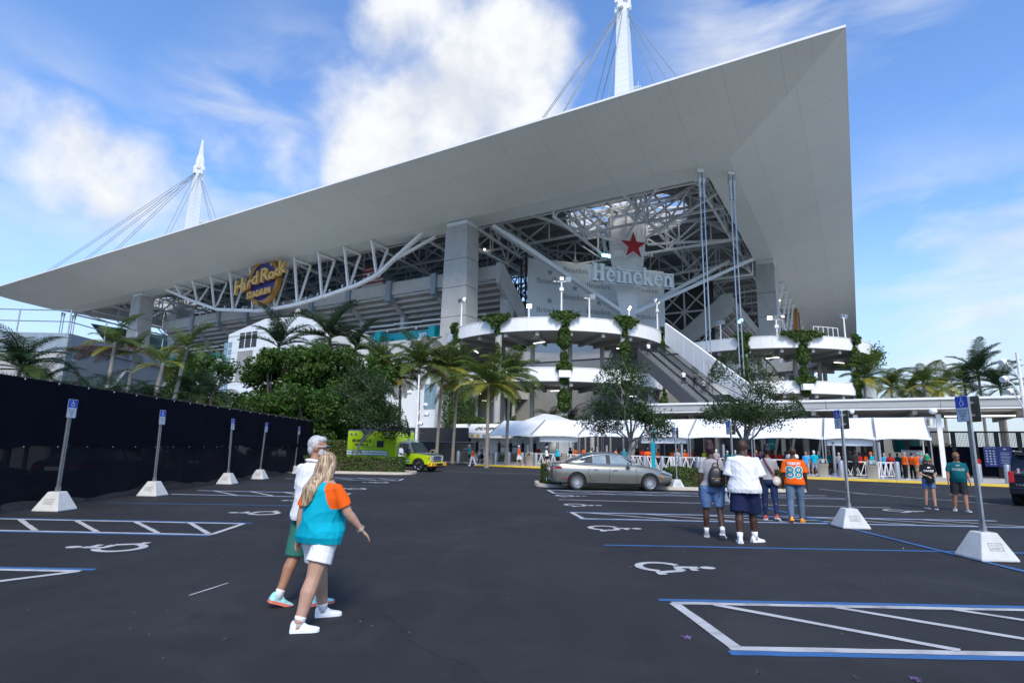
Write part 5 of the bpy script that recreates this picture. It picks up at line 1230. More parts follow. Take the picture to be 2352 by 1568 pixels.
# ------------------------------------------------------------------ buildings at the left
def left_building():
    X, Y, Hh = -22.3, 28.4, 6.9
    g = thing('service_building', 'pale grey panelled building with roof railing above the black fence at far left', 'building', (X, Y, 0))
    mb = MB(); mb.bb((-40, 0, 0), (0, 8.6, Hh-.02)); mb.build('core', M['concrete_dark'], g)
    for k in range(12): mb = MB(); mb.bb((-3.4*(k+1)+.03, -.06, .2), (-3.4*k-.03, -.005, Hh-1.0)); mb.build('wall_panel', M['fascia_grey'], g)
    mb = MB(); mb.bb((-40, -.10, Hh-.95), (.1, -.02, Hh)); mb.build('fascia', M['galv'], g)
    mb = MB(); mb.bb((0.01, 0, .2), (.06, 8.6, Hh-.7)); mb.build('dark_screen', M['deck_dark'], g)
    mb = MB(); mb.bb((-.1, -.08, 0), (.12, .12, Hh)); mb.build('corner_post', M['galv'], g)
    mb = MB(); mb.bb((.062, 0.13, Hh-.65), (.12, 8.6, Hh)); mb.build('side_fascia', M['blue_steel'], g)
    for k in range(2):
        y0 = .4+k*4.2
        for (a, b) in (((y0, .6), (y0+4, 5.6)), ((y0+4, .6), (y0, 5.6))): mb = MB(); mb.beam((.11+.03*(a[0] > b[0]), *a), (.11+.03*(a[0] > b[0]), *b), .05, .28, (1,0,0)); mb.build('cross_brace', M['blue_steel'], g)
        mb = MB(); mb.box((.16, y0+2, 3.1), (.03, .9, .9)); mb.build('gusset_plate', M['blue_steel'], g)
    for k in range(15): mb = MB(); mb.tube([(-2.6*k-.05, .05, Hh), (-2.6*k-.05, .05, Hh+1.2)], .035, 6); mb.build('rail_post', M['galv'], g)
    for k in range(1, 4): mb = MB(); mb.tube([(-.05, .05+2.6*k, Hh), (-.05, .05+2.6*k, Hh+1.2)], .035, 6); mb.build('rail_post', M['galv'], g)
    for z in (.62, 1.2): mb = MB(); mb.tube([(-40, .05, Hh+z), (-.05, .05, Hh+z)], .028, 6); mb.build('rail', M['galv'], g); mb = MB(); mb.tube([(-.05, .05, Hh+z), (-.05, 8.5, Hh+z)], .028, 6); mb.build('rail', M['galv'], g)
left_building()
def stair_tower():
    X = 4.0; P_ = lambda px, py, x=X: Lx(px, py, x)
    a = P_(526, 768); b = P_(740, 744); r = P_(610, 732); g = thing('stair_tower', 'white gabled stair tower with paired window column among the trees', 'building', SO, SROT)
    poly = [(X, a.y, 0), (X, b.y, 0), (X, b.y, b.z), (X, P_(690, 727).y, P_(690, 727).z), (X, r.y, r.z), (X, a.y, a.z)]
    mb = MB(); mb.prism(poly[::-1], (11, 0, 0)); fixn(mb.build('wall', M['cool_white'], g))
    mb = MB(); mb.bb((X-.05, b.y, a.z-.5), (X-.02, a.y, a.z-.42)); mb.build('band', M['fascia_grey'], g)
    p0 = P_(533, 784); p1 = P_(521, 902); yc = (p0.y+p1.y)/2+1.1; zt, zb = p0.z, 3.0
    n = 13
    for k in range(n):
        z1 = zt-(zt-zb)*k/n; z0 = zt-(zt-zb)*(k+1)/n
        for s in (0, 1): mb = MB(); mb.bb((X-.03, yc-1.25+1.25*s+.07, z0+.10), (X-.01, yc+1.25*s-.07, z1-.10)); mb.build('window_pane', M['glass_blue'], g)
    q0, q1 = P_(552, 765), P_(588, 796); mb = MB(); mb.bb((X-.02, q1.y, q1.z), (X-.004, q0.y, q0.z)); w = mb.build('opening', M['dark'], g)
    for t in (.33, .7): mb = MB(); y = q0.y+(q1.y-q0.y)*t; mb.bb((X-.06, y-.1, q1.z), (X-.03, y+.1, q0.z)); mb.build('mullion', M['cool_white'], w)
    q0, q1 = P_(547, 808), P_(574, 872)
    mb = MB()
    for k in range(9): y = q1.y+(q0.y-q1.y)*k/8; mb.bb((X-.07, y-.06, q1.z), (X-.03, y+.06, q0.z))
    for k in range(14): z = q1.z+(q0.z-q1.z)*k/13; mb.bb((X-.09, q1.y, z-.06), (X-.071, q0.y, z+.06))
    o = mb.build('grille', M['fascia_grey'], g); o['kind'] = 'stuff'
    mb = MB(); mb.bb((X-.025, q1.y, q1.z), (X-.005, q0.y, q0.z)); mb.build('grille_back', M['concrete_dark'], g)
    for k in range(7): mb = MB(); z = 3+3.0*k; mb.bb((X-.012, b.y, z), (X-.002, a.y, z+.05)); mb.build('panel_joint', M['fascia_grey'], g)
    dp = thing('dish_antenna', 'pale dish antenna on the roof of the white stair tower', 'antenna', toW(X+3, P_(652, 712).y, r.z+1.0), SROT)
    mb = MB(); mb.loft([[(-.1-.35*(1-rr/1.0), rr*math.cos(t), rr*math.sin(t)) for t in np.linspace(0, 6.2832, 17)[:-1]] for rr in (1.0, .6, .1)], True); mb.build('dish', M['fascia_grey'], dp, True); mb = MB(); mb.tube([(.1, 0, 0), (.3, 0, -3.2)], .1, 6); mb.build('stand', M['galv'], dp)
stair_tower()
# ------------------------------------------------------------------ lamp posts
def cluster_lamp(base, h, heads, label, group=None):
    g = thing('lamp_post', label, 'lamp', base, 0, group); mb = MB(); mb.tube([(0, 0, 0), (0, 0, h)], [.13, .07], 10); autosmooth(mb.build('pole', M['white_paint'], g))
    for (dx, z, sx) in heads:
        hd = empty_part('lamp_arm', g); mb = MB(); mb.tube([(0, 0, z-.9), (dx*.6, -.05, z-.2), (dx, -.08, z)], .035, 6); mb.build('bracket', M['white_paint'], hd)
        mb = MB(); mb.tube([(dx-.05*sx, -.05, z-.04), (dx+.12*sx, -.1, z+.07), (dx+.32*sx, -.16, z+.0)], [.10, .17, .15], 10); autosmooth(mb.build('lamp_head', M['white_paint'], hd))
p = aty(953, 1062, 46.5); p.z = 0
cluster_lamp(p, 7.4, ((-.55, 5.9, -1), (.5, 4.9, 1), (.6, 4.15, 1), (.15, 3.4, 1)), 'white lamp post with four angled heads before the coconut palms')
p = aty(2372, 1068, 30); p.z = 0
cluster_lamp(p, 7.2, ((-.75, 6.6, -1), (-.8, 5.7, -1), (-.6, 5.05, -1)), 'lamp post at the right picture edge with heads reaching into view')
# ------------------------------------------------------------------ palms
def frond_mesh(L, elev, droop, ll, n, m, vee=.35, width=.055, tipdrop=.5, seed=0, arch=1.0):
    r = random.Random(seed); mb = MB(); k = 16; pts = []; p = Vector((0, 0, 0)); a = elev
    for i in range(k+1):
        pts.append(p.copy()); s = i/k; a = elev-droop*(s**1.3)*arch; p = p+Vector((math.cos(a), 0, math.sin(a)))*(L/k)
    mb.tube(pts, [.045*L/3.3*(1-.85*i/k) for i in range(k+1)], 4, False)
    nr = len(mb.f)
    for i in range(n):
        s = .12+.88*(i+.5)/n; f = s*k; j = min(int(f), k-1); q = pts[j].lerp(pts[j+1], f-j); t = (pts[j+1]-pts[j]).normalized(); upv = Vector((-t.z, 0, t.x))
        l = ll*(math.sin(math.pi*min(1, .18+s*.80)))**.7*(r.uniform(.85, 1.1))
        for sd in (-1, 1):
            d = (Vector((0, sd, 0))*(.86)+t*(.30+.5*s)+upv*vee*r.uniform(.5, 1.3)).normalized(); w = t*width*.5*(L/3.3)
            m1 = q+d*l*.55; e = m1+(d*.75+Vector((0, 0, -tipdrop*r.uniform(.6, 1.5)))).normalized()*l*.5
            mb.add([q-w*.7, q+w*.7, m1+w, m1-w, e], [(0, 1, 2, 3), (3, 2, 4)])
    return mb.mesh('frond', m)
FR = {}
def fronds(kind):
    if kind in FR: return FR[kind]
    P = dict(coconut=(3.9, 1.25, 42, 1.05, .65, .060, 'palm_green', 'palm_lime'), royal=(3.8, .95, 48, .9, .3, .058, 'palm_dark', 'palm_green'), areca=(2.7, 1.4, 32, .66, .4, .055, 'palm_dark', 'palm_green'), lime=(2.6, 1.15, 32, .66, .4, .062, 'palm_green', 'palm_lime'))[kind]
    L, dr, n, ll, tip, w, mA, mB = P; out = []
    for lv, e in enumerate((78, 58, 36, 14, -8, -32)):
        for v in range(2):
            mm = mA if (lv < 3 or v == 0) else mB
            if kind == 'coconut' and lv >= 3: mm = mB if v else mA
            if kind == 'royal': mm = mA
            out.append(frond_mesh(L*(1-.06*lv*(v)), R(e), dr*(1.05 if lv < 4 else .75), ll, n, M[mm], .45 if kind == 'royal' else .12, w, tip, lv*7+v, 1))
    FR[kind] = out; return out
def palm(kind, label, base, h, n=18, scale=1.0, rt=.16, trunk='palm_trunk', lean=(0, 0), levels=(0, 1, 1, 2, 2, 3, 3, 4, 4, 5), name='palm_tree', group=None, crownshaft=False, seed=1):
    r = random.Random(seed+int(base[0]*10)); g = thing(name, label, 'palm', base, 0, group)
    pts = [(lean[0]*(t**1.6), lean[1]*(t**1.6), h*t) for t in (0, .15, .35, .6, .85, 1)]
    mb = MB(); mb.tube(pts, [rt*1.5, rt*1.1, rt, rt*.95, rt*.9, rt*.8], 10); autosmooth(mb.build('trunk', M[trunk], g))
    if crownshaft: mb = MB(); mb.tube([pts[-1], (pts[-1][0], pts[-1][1], h+.9*scale)], [rt*.95, rt*.6], 8); autosmooth(mb.build('crownshaft', M['palm_green'], g))
    F = fronds(kind); top = Vector(pts[-1])+Vector((0, 0, .8*scale if crownshaft else 0))
    n = int(n*1.35)
    for i in range(n):
        lv = levels[i % len(levels)]; o = link('frond', F[lv*2+r.randint(0, 1)], g, top+Vector((0, 0, -.05*lv*scale)))
        o.rotation_euler = (R(r.uniform(-6, 6)), R(r.uniform(-7, 7)), i*2.39996+r.uniform(-.25, .25)); s = scale*r.uniform(.85, 1.1); o.scale = (s, s, s)
    return g
def gp(px, Y): q = aty(px, 1040, Y); return Vector((q.x, q.y, 0))
def hgt(px, py, Y): return aty(px, py, Y).z
GC = 'coconut palms before the stadium'
for (px, py, Y, n, sc, lab, ln) in ((1118, 882, 50, 20, 1.0, 'coconut palm with drooping yellow green fronds at the left end of the tents', (.0, 0)), (1163, 862, 54, 18, 1.0, 'coconut palm right behind the one at the tents\' left end', (.2, 0)), (958, 838, 56, 20, 1.05, 'coconut palm behind the white lamp post, tallest of its cluster', (-.2, 0)), (1003, 845, 58, 18, 1.05, 'coconut palm between the lamp post palm and the ivy wall', (.3, 0)), (1040, 862, 60, 17, 1.0, 'coconut palm nearest the ivy wall, right of its cluster', (.3, 0)), (868, 838, 60, 18, 1.05, 'coconut palm behind the top of the first oak', (0, 0)), (915, 868, 58, 16, .9, 'lower coconut palm left of the white lamp post', (-.2, 0))):
    palm('coconut', lab, gp(px, Y), hgt(px, py, Y), n, sc, .15, lean=ln, group=GC, seed=px)
for (px, py, Y, n, sc, lab) in ((617, 795, 58, 9, 1.25, 'royal palm with few upright fronds before the white stair tower'), (738, 775, 60, 16, 1.35, 'big dark royal palm rising above the broad trees'), (800, 800, 62, 13, 1.15, 'dark royal palm right of the biggest one, below the concrete deck')):
    palm('royal', lab, gp(px, Y), hgt(px, py, Y)-.9, n, sc, .2, 'bark_pale', levels=(0, 1, 1, 2, 2, 3, 3) if n < 12 else (0, 1, 2, 2, 3, 3, 4, 4), group='royal palms before the stadium', crownshaft=True, seed=px)
GLF = 'palms behind the black fence'
for (kind, px, py, Y, h0, n, sc, lab, tr, ln) in (('areca', 12, 838, 19, 0, 20, .72, 'dark feathery palm at the far left edge behind the fence', 'bark', (0, 0)), ('areca', 60, 885, 21, 0, 16, .66, 'dark arching palm low behind the fence, second from left', 'bark', (0, 0)), ('lime', 222, 785, 26, 0, 9, .68, 'slender palm with green arching fronds above the dark braced wall', 'bark_pale', (.1, 0)), ('lime', 268, 805, 27, 0, 9, .6, 'slender pale-stemmed palm right of the one at the braced wall', 'bark_pale', (.2, 0)), ('lime', 328, 832, 24, 0, 8, .62, 'yellowing lime palm with pale curved stem', 'bark_pale', (.35, 0)), ('lime', 372, 795, 26, 0, 13, .72, 'taller palm with pale leaning stem, right of the yellowing one', 'bark_pale', (.55, 0)), ('areca', 130, 925, 23, 0, 14, .72, 'dark low palm before the pale panelled building', 'bark', (0, 0)), ('areca', 195, 925, 22, 0, 14, .66, 'dark low palm under the dark braced wall', 'bark', (0, 0)), ('areca', 262, 930, 23, 0, 14, .66, 'low palm with brownish fronds under the slender palms', 'bark', (0, 0)), ('areca', 420, 905, 27, 0, 14, .75, 'dark low palm under the taller leaning palm', 'bark', (0, 0)), ('areca', 470, 905, 31, 0, 12, .8, 'low dark palm before the round broadleaf tree', 'bark', (0, 0)), ('areca', 345, 935, 24, 0, 12, .7, 'lowest palm fronds between the two pale stems', 'bark', (0, 0))):
    base = gp(px, Y); palm(kind, lab, base, max(.8, hgt(px, py, Y)), n, sc, .09 if kind == 'lime' else .07, tr, ln, levels=(0, 1, 1, 2, 2, 3, 4) if kind == 'areca' else (0, 1, 2, 2, 3, 3, 4, 4), name='palm_tree', group=GLF, seed=px)
q = gp(330, 24); h = hgt(330, 822, 24)
for o in [o for o in col.objects if o.name.startswith('palm_tree') and abs(o.location.x-q.x) < .01 and abs(o.location.y-q.y) < .01]:
    ye = frond_mesh(2.2, R(18), .95, .75, 26, M['palm_yellow'], .0, .09, .9, 5); f = link('frond', ye, o, Vector((.35, 0, h-.3))); f.rotation_euler.z = R(-8); f['label'] = 'bright yellow dying frond'
    f2 = link('frond', frond_mesh(1.8, R(25), .7, .6, 24, M['palm_lime'], .0, .08, .5, 6), o, Vector((.35, 0, h))); f2.rotation_euler.z = R(170)
# dead brown fronds hanging on the braced wall
q = gp(262, 27)
df = frond_mesh(2.4, R(10), .9, .7, 30, M['palm_brown'], 0, .06, .9, 8)
for o in [o for o in col.objects if o.name.startswith('palm_tree') and o.get('label', '').startswith('slender p')]:
    for a in (165, 190, 340): f = link('frond', df, o, Vector((.1, 0, hgt(230, 800, 26)))); f.rotation_euler.z = R(a)
GR2 = 'palms beyond the entrance canopy'
for (kind, px, py, Y, n, sc, lab) in (('coconut', 2000, 868, 78, 18, 1.15, 'coconut palm at the right edge of the right ramp'), ('coconut', 2062, 888, 82, 17, 1.05, 'second coconut palm right of the right ramp'), ('coconut', 2108, 896, 86, 15, 1.0, 'lower coconut palm, third right of the right ramp'), ('coconut', 2140, 880, 80, 17, 1.1, 'coconut palm in the middle of the right hand palm row'), ('coconut', 2180, 890, 84, 17, 1.15, 'coconut palm left of the tall royal palm at right'), ('royal', 2270, 858, 84, 17, 1.45, 'tallest dark royal palm in the right hand palm row'), ('royal', 2235, 880, 88, 14, 1.2, 'royal palm half behind the tallest one at right'), ('royal', 2318, 888, 82, 14, 1.25, 'rightmost royal palm above the large parking sign')):
    palm(kind, lab, gp(px, Y), hgt(px, py, Y)-(.9 if kind == 'royal' else 0), n, sc, .2, group=GR2, crownshaft=kind == 'royal', seed=px)
# ------------------------------------------------------------------ broadleaf trees
def clump_points(c, r, n, flat=.8):
    v = nrs.normal(0, 1, (n, 3)); v /= np.linalg.norm(v, axis=1)[:, None]; rad = r*(.55+.5*nrs.random(n)**.6)[:, None]; return np.array(c)+v*rad*np.array([1, 1, flat]), v
def dense_tree(label, base, h, rx, n, leaf, m, group, zlow=.12, name='broadleaf_tree', clumps=66):
    g = thing(name, label, 'tree', base, 0, group); P = []; V = []
    mb = MB(); mb.tube([(0, 0, 0), (.1, 0, h*.25), (0, .1, h*.5)], [.32, .25, .16], 9)
    tops = []
    for k in range(clumps):
        t = rnd.random()**.7; z = h*(zlow+(.93-zlow)*t); env = math.sin(math.pi*min(.97, .22+.78*(1-t)))**.55; a = rnd.uniform(0, 6.28); rr = rx*env*math.sqrt(rnd.random())*.92
        c = (rr*math.cos(a), rr*math.sin(a), z); cr = rnd.uniform(.11, .2)*rx+.25; p, v = clump_points(c, cr, max(20, int(n/clumps*(cr/(.155*rx+.25))**2))); P.append(p); V.append(v*.6+np.array([0, 0, .5])); tops.append(c)
    for c in tops[:12]: mb.tube([(0, 0, h*.22), (c[0]*.5, c[1]*.5, (h*.25+c[2])*.52), c], [.14, .09, .03], 5)
    autosmooth(mb.build('trunk', M['bark'], g)); link('crown', leaf_mesh('crown', np.vstack(P), np.vstack(V), leaf, m, .55, .7, .3), g); return g
GF = 'dense broadleaf trees before the stadium'
for (px, top, Y, rx, n, lab) in ((612, 795, 52, 3.0, 12500, 'dense bright green tree below the upright royal palm'), (665, 785, 54, 4.2, 19000, 'largest dense tree, left of the big dark royal palm'), (745, 790, 55, 4.3, 18000, 'dense tree under the big dark royal palm'), (815, 800, 56, 4.0, 16000, 'dense tree behind the first oak, right end of the leafy mass'), (592, 905, 48, 1.9, 4500, 'low dense tree right of the foot of the white stair tower'), (700, 880, 49, 3.2, 8000, 'low dense tree above the far end of the black fence')):
    b = gp(px, Y); dense_tree(lab, b, hgt(px, top, Y), rx, n, .30, M['leaf_ficus'], GF)
b = gp(447, 34); dense_tree('round dark broadleaf tree left of the white stair tower', b, hgt(447, 795, 34), 1.9, 9000, .19, M['leaf_ficus'], GF)
b = gp(395, 38); dense_tree('dark broadleaf tree behind the taller leaning palm', b, hgt(395, 815, 38), 1.9, 5000, .22, M['leaf_dark'], GF)
b = gp(523, 40); dense_tree('thin dark shrub tree before the foot of the white tower', b, hgt(523, 892, 40), 1.3, 1500, .2, M['leaf_dark'], GF, clumps=20)
# open oaks with visible limbs
def oak(label, base, h, rx, seed, n_leaf, fork=.28, leaf=.135, lean=0.0, sx=1.0):
    r = random.Random(seed); g = thing('oak_tree', label, 'tree', base, 0, 'small oaks in the planting islands'); mb = MB(); ends = []
    def grow(p, d, L, rad, depth):
        k = 4; pts = [p]; q = Vector(p)
        for i in range(k): d = (d+Vector((r.gauss(0, .13), r.gauss(0, .13), r.gauss(.03, .08)))).normalized(); q = q+d*(L/k); pts.append(q.copy())
        mb.tube(pts, [rad*(1-.45*i/k) for i in range(k+1)], 6 if depth < 2 else 4, depth == 0)
        if depth >= 3: ends.extend(pts[1:]); return
        if depth == 2: ends.append(pts[-1]); ends.append(pts[-2])
        nb = (5, 4, 4)[depth]
        for i in range(nb):
            a = i*6.283/nb+r.uniform(-.5, .5); tilt = r.uniform(.45, 1.05) if depth else r.uniform(.35, 1.0); side = d.orthogonal().normalized(); side.rotate(Matrix.Rotation(a, 3, d))
            nd = (d*math.cos(tilt)+side*math.sin(tilt)); nd.z = nd.z*.9+.08; s = pts[-1] if i < nb-1 else pts[-2]
            grow(s, nd.normalized(), L*r.uniform(.6, .82)*(1.15 if depth == 0 else 1), rad*.55, depth+1)
        if depth == 0:
            grow(pts[-1], Vector((0, 0, 1)), L*1.25, rad*.7, 1); grow(pts[-1]+Vector((0, 0, .2)), Vector((r.uniform(-.2, .2), r.uniform(-.2, .2), 1)).normalized(), L*1.6, rad*.6, 1)
    grow(Vector((0, 0, 0)), Vector((lean, 0, 1)).normalized(), h*fork, .125, 0)
    E = np.array([list(e) for e in ends]); zt = E[:, 2].max(); f = (h*.97-h*fork)/(zt-h*fork)
    rr = np.quantile(np.hypot(E[:, 0], E[:, 1]), .96); sxy = rx/rr
    def warp(v):
        z = v[2]; b = min(1, max(0, (z-h*fork*.85)/(h*.3))); zz = z if z < h*fork else h*fork+(z-h*fork)*f; return (v[0]*(1+(sxy-1)*b), v[1]*(1+(sxy-1)*b), zz)
    mb.v = [warp(v) for v in mb.v]; E = np.array([warp(e) for e in E]); autosmooth(mb.build('trunk', M['bark_grey'], g))
    # crown narrows towards the top
    idx = nrs.randint(0, len(E), n_leaf); P = E[idx]+nrs.normal(0, 1, (n_leaf, 3))*np.array([.23, .23, .16])*rx/2.6
    t = np.clip((P[:, 2]-h*.3)/(h*.7), 0, 1); lim = rx*(1.12-.85*t**1.5); rad = np.hypot(P[:, 0], P[:, 1]); k = np.where(rad > lim, lim/np.maximum(rad, 1e-6), 1); P[:, 0] *= k; P[:, 1] *= k
    link('crown', leaf_mesh('crown', P, P*0+np.array([0, 0, 1.]), leaf, M['leaf_oak'], .42, .8, .2), g); return g
oak('first oak from the left, before the yellow green ambulance', Vector((-9.75, 36.6, .07)), 7.0, 3.1, 3, 16000, .34, .15)
oak('second oak, growing behind the grey sedan', Vector((5.75, 29.0, .07)), 6.6, 2.5, 8, 10500, .33, .14, lean=.03)
oak('third oak, widest crown, behind the group walking at right', Vector((11.7, 29.0, .07)), 6.8, 2.9, 21, 12000, .31, .14)
# ------------------------------------------------------------------ hedges, ivy, grasses
def hedge(label, x0, x1, y0, y1, z1, n, m='leaf_hedge', leaf=.085, z0=.08, cat='hedge', rot=0, loc=None):
    g = thing('hedge', label, cat, ((x0+x1)/2, (y0+y1)/2, 0) if loc is None else loc, rot); hx, hy = (x1-x0)/2, (y1-y0)/2
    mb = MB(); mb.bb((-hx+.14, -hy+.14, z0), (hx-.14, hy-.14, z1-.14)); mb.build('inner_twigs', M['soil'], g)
    P = np.empty((n, 3)); Nn = np.zeros((n, 3)); A = np.array([2*hx*z1, 2*hx*z1*.5, 2*hy*z1, 2*hy*z1, 4*hx*hy*1.2]); w = nrs.choice(5, n, p=A/A.sum()); u = nrs.uniform(-1, 1, (n, 2)); dep = nrs.random(n)**2*.22
    lump = .05*np.sin(u[:, 0]*hx*2.3)+.04*np.sin(u[:, 0]*hx*5.1+1)
    for f in range(5):
        s = w == f
        if f < 2: sg = -1 if f == 0 else 1; P[s] = np.c_[u[s, 0]*hx, sg*(hy-dep[s]+lump[s]), z0+(u[s, 1]*.5+.5)*(z1-z0)]; Nn[s] = (0, sg, .25)
        elif f < 4: sg = -1 if f == 2 else 1; P[s] = np.c_[sg*(hx-dep[s]), u[s, 0]*hy, z0+(u[s, 1]*.5+.5)*(z1-z0)]; Nn[s] = (sg, 0, .25)
        else: P[s] = np.c_[u[s, 0]*hx, u[s, 1]*hy, z1-dep[s]+lump[s]]; Nn[s] = (0, 0, 1)
    link('leaves', leaf_mesh('leaves', P, Nn, leaf, M[m], .6, .55), g); return g
hedge('trimmed hedge in the left planting island before the ambulance', -13.1, -6.45, 35.3, 36.5, .98, 9000, leaf=.10)
hedge('long trimmed hedge behind the walking group, right of the sedan nose', 7.3, 13.1, 26.75, 28.1, .92, 11000)
hedge('low hedge stretch behind the sedan bonnet', 3.4, 7.1, 28.0, 29.6, .82, 5000)
hedge('short end of hedge behind the sedan boot', 1.55, 2.35, 27.3, 29.4, .98, 2600)
p = gp(770, 43); hedge('block hedge behind the couple, left of the ambulance rear', -1.1, 1.1, -.8, .8, 1.95, 4200, leaf=.13, loc=(p.x, p.y, 0))
ivy = thing('ivy_wall', 'wall thickly overgrown with green ivy between the coconut palms and the tents', 'ivy', at_l(-2.2, 39.8), SROT)
mb = MB(); mb.bb((0, -3.8, 0), (1.2, 6.2, 4.6)); mb.bb((.2, 2.2, 4.4), (1.2, 6, 8.6)); mb.build('wall', M['concrete_dark'], ivy)
P = []; Nn = []
for _ in range(9000):
    y = rnd.uniform(-4, 6.4); zt = 4.9+.5*math.sin(y*1.1)+(4.2 if y > 2 else 0)*min(1, max(0, (y-1.2)/1.5)); P.append((-.12+rnd.uniform(-.45, .3)-.25*math.sin(y*2.3), y, rnd.uniform(.1, zt))); Nn.append((-1, 0, .5))
link('foliage', leaf_mesh('foliage', P, Nn, .26, M['leaf_vine'], .75, .5), ivy)
gt = thing('grass_planter', 'bed of tall green grasses behind grey picket barriers at the ticket office', 'plants', at_l(-8.6, Lg(1190, -8.6)), SROT)
P = []; mb = MB()
for _ in range(900):
    x, y = rnd.uniform(-.6, .6), rnd.uniform(-2.6, 2.6); h = rnd.uniform(.7, 1.35); a = rnd.uniform(0, 6.28); l = rnd.uniform(.15, .5); d = Vector((math.cos(a), math.sin(a), 0)); n_ = Vector((-d.y, d.x, 0))*.014; b = Vector((x, y, .13)); m_ = b+d*l*.35+Vector((0, 0, h*.7)); e = b+d*l+Vector((0, 0, h))
    mb.add([b-n_, b+n_, m_+n_, m_-n_, e], [(0,1,2,3), (3,2,4)])
o = mb.build('grass', M['grass_tuft'], gt); o['kind'] = 'stuff'
mb = MB(); mb.bb((-.8, -2.8, .13), (.8, 2.8, .3)); mb.build('kerb', M['concrete'], gt)
# shaded greenery under the canopy, seen between the posts
for (px, py, Y, lab) in ((1310, 930, 74, 'dark palm in the shade under the left ramp'), (1265, 945, 72, 'dark low palm left of the thick vine column')):
    palm('areca', lab, gp(px, Y), hgt(px, 985, Y)+1.0, 12, 1.2, .1, 'bark', group='shade palms under the ramps', seed=px)
for k, (px, X, lab) in enumerate(((1830, 5, 'dark green shrub behind the slanted white posts'), (1870, 8, 'shrub behind the teal hanging banner'), (1965, 10, 'shrub near the bright gap at the last tents'), (2150, 12, 'shrub behind the dark gate at right'))):
    b = at_l(X, Lg(px, X)); dense_tree(lab, b, 3.0, 1.5, 1800, .22, M['leaf_ficus'], 'shrubs beyond the gates', .1, 'shrub', 14)
# ------------------------------------------------------------------ right hand side: dark gates, boards, teal kiosk, distant things
def right_gates():
    g = thing('gate_row', 'row of tall black mesh gates under the entrance canopy at right', 'gate', SO, SROT); pxs = [2088, 2140, 2196, 2246, 2296, 2348, 2400]
    X = -1.5
    yy = [Lg(p, X) for p in pxs]
    for k, y in enumerate(yy):
        mb = MB(); mb.bb((X-.14, y-.14, .13), (X+.14, y+.14, 3.7)); mb.build('gate_post', M['black'], g)
        if k < len(yy)-1:
            y2 = yy[k+1]; mb = MB(); n = 15
            for i in range(n): t = y+(y2-y)*(i+.5)/n; mb.bb((X-.012, t-.012, 2.5), (X+.012, t+.012, 3.6))
            for i in range(9): z = 2.5+1.1*i/8; mb.bb((X-.01, y2, z-.01), (X+.01, y, z+.01))
            o = mb.build('mesh_panel', M['black'], g); o['kind'] = 'stuff'
            mb = MB(); mb.bb((X-.03, y2, .25), (X+.03, y, 2.5)); mb.build('solid_panel', M['screen'], g)
            mb = MB(); mb.bb((X-.05, y2, 3.6), (X+.05, y, 3.72)); mb.build('top_rail', M['black'], g)
    M['board_blue'] = mat('board_blue', (.03,.045,.22), .5)
    for px, lab in ((2278, 'blue information board on the dark gate, left one, with rows of white symbols'), (2311, 'blue information board on the dark gate, right one, with text lines')):
        y = Lg(px, X-.3); b = thing('info_board', lab, 'sign', at_l(X-.3, y, 1.0), SROT, 'blue boards on the gates'); mb = MB(); mb.bb((-.03, -.42, 0), (0, .42, 1.55)); mb.build('board', M['board_blue'], b)
        if px < 2300:
            for r_ in range(6):
                for c in range(3 if r_ else 2): mb = MB(); mb.bb((-.036, -.26+c*.22, .15+r_*.2), (-.031, -.13+c*.22, .25+r_*.2)); mb.build('symbol', M['sign_white'], b)
            put_text('lettering', poly_text('PROHIBITED ITEMS', .085, .002), M['sign_white'], b, frame((-.033, 0, 1.44), (0,-1,0), (0,0,1)))
        else:
            for r_ in range(8): mb = MB(); mb.bb((-.034, -.3+.05*(r_ % 3), .3+r_*.11), (-.031, .3-.04*(r_ % 2), .33+r_*.11)); mb.build('text_line', M['sign_white'], b)
            mb = MB(); mb.add([(-.034, .1*math.cos(t), 1.35+.07*math.sin(t)) for t in np.linspace(0, 6.28, 13)[:-1]], [tuple(range(12))]); mb.build('logo', M['sign_white'], b)
right_gates()
p = at_l(6, Lg(2085, 6)); kk = thing('inflatable_column', 'rounded teal inflatable column behind the last white tent', 'inflatable', p); mb = MB(); mb.loft([[(r*math.cos(t), r*math.sin(t), z) for t in np.linspace(0, 6.2832, 17)[:-1]] for z, r in ((2.0, 1.0), (2.6, 1.1), (4.2, 1.1), (4.9, .9), (5.1, .4))]); autosmooth(mb.build('column', M['teal'], kk)); mb = MB(); mb.tube([(0, 0, .1), (0, 0, 2.0)], .2, 8); mb.build('stand', M['dark'], kk)
p = at_l(-8.6, Lg(2098, -8.6)); dg = thing('grey_screen', 'tilted dark grey screen panel right of the last tent', 'panel', p, SROT+R(25)); mb = MB(); mb.bb((-.02, -.7, .15), (.02, .7, 2.1)); mb.build('panel', M['concrete_dark'], dg); mb = MB(); mb.bb((-.03, -.74, .13), (.03, -.7, 2.15)); mb.bb((-.03, .7, .13), (.03, .74, 2.15)); mb.build('frame', M['galv'], dg)
rb = thing('entrance_building', 'grey and teal building seen through the gates at the right edge', 'building', at_l(26, -30), SROT)
mb = MB(); mb.bb((0, -14, 0), (12, 10, 5.2)); mb.build('wall', M['concrete_dark'], rb); mb = MB(); mb.bb((-.5, -14, 5.2), (12, 10, 5.9)); mb.build('teal_band', M['teal'], rb)
for k in range(6): mb = MB(); mb.bb((-.06, -13+k*3.6, 1.2), (-.01, -10.4+k*3.6, 4.4)); mb.build('window', M['glass_dark'], rb)
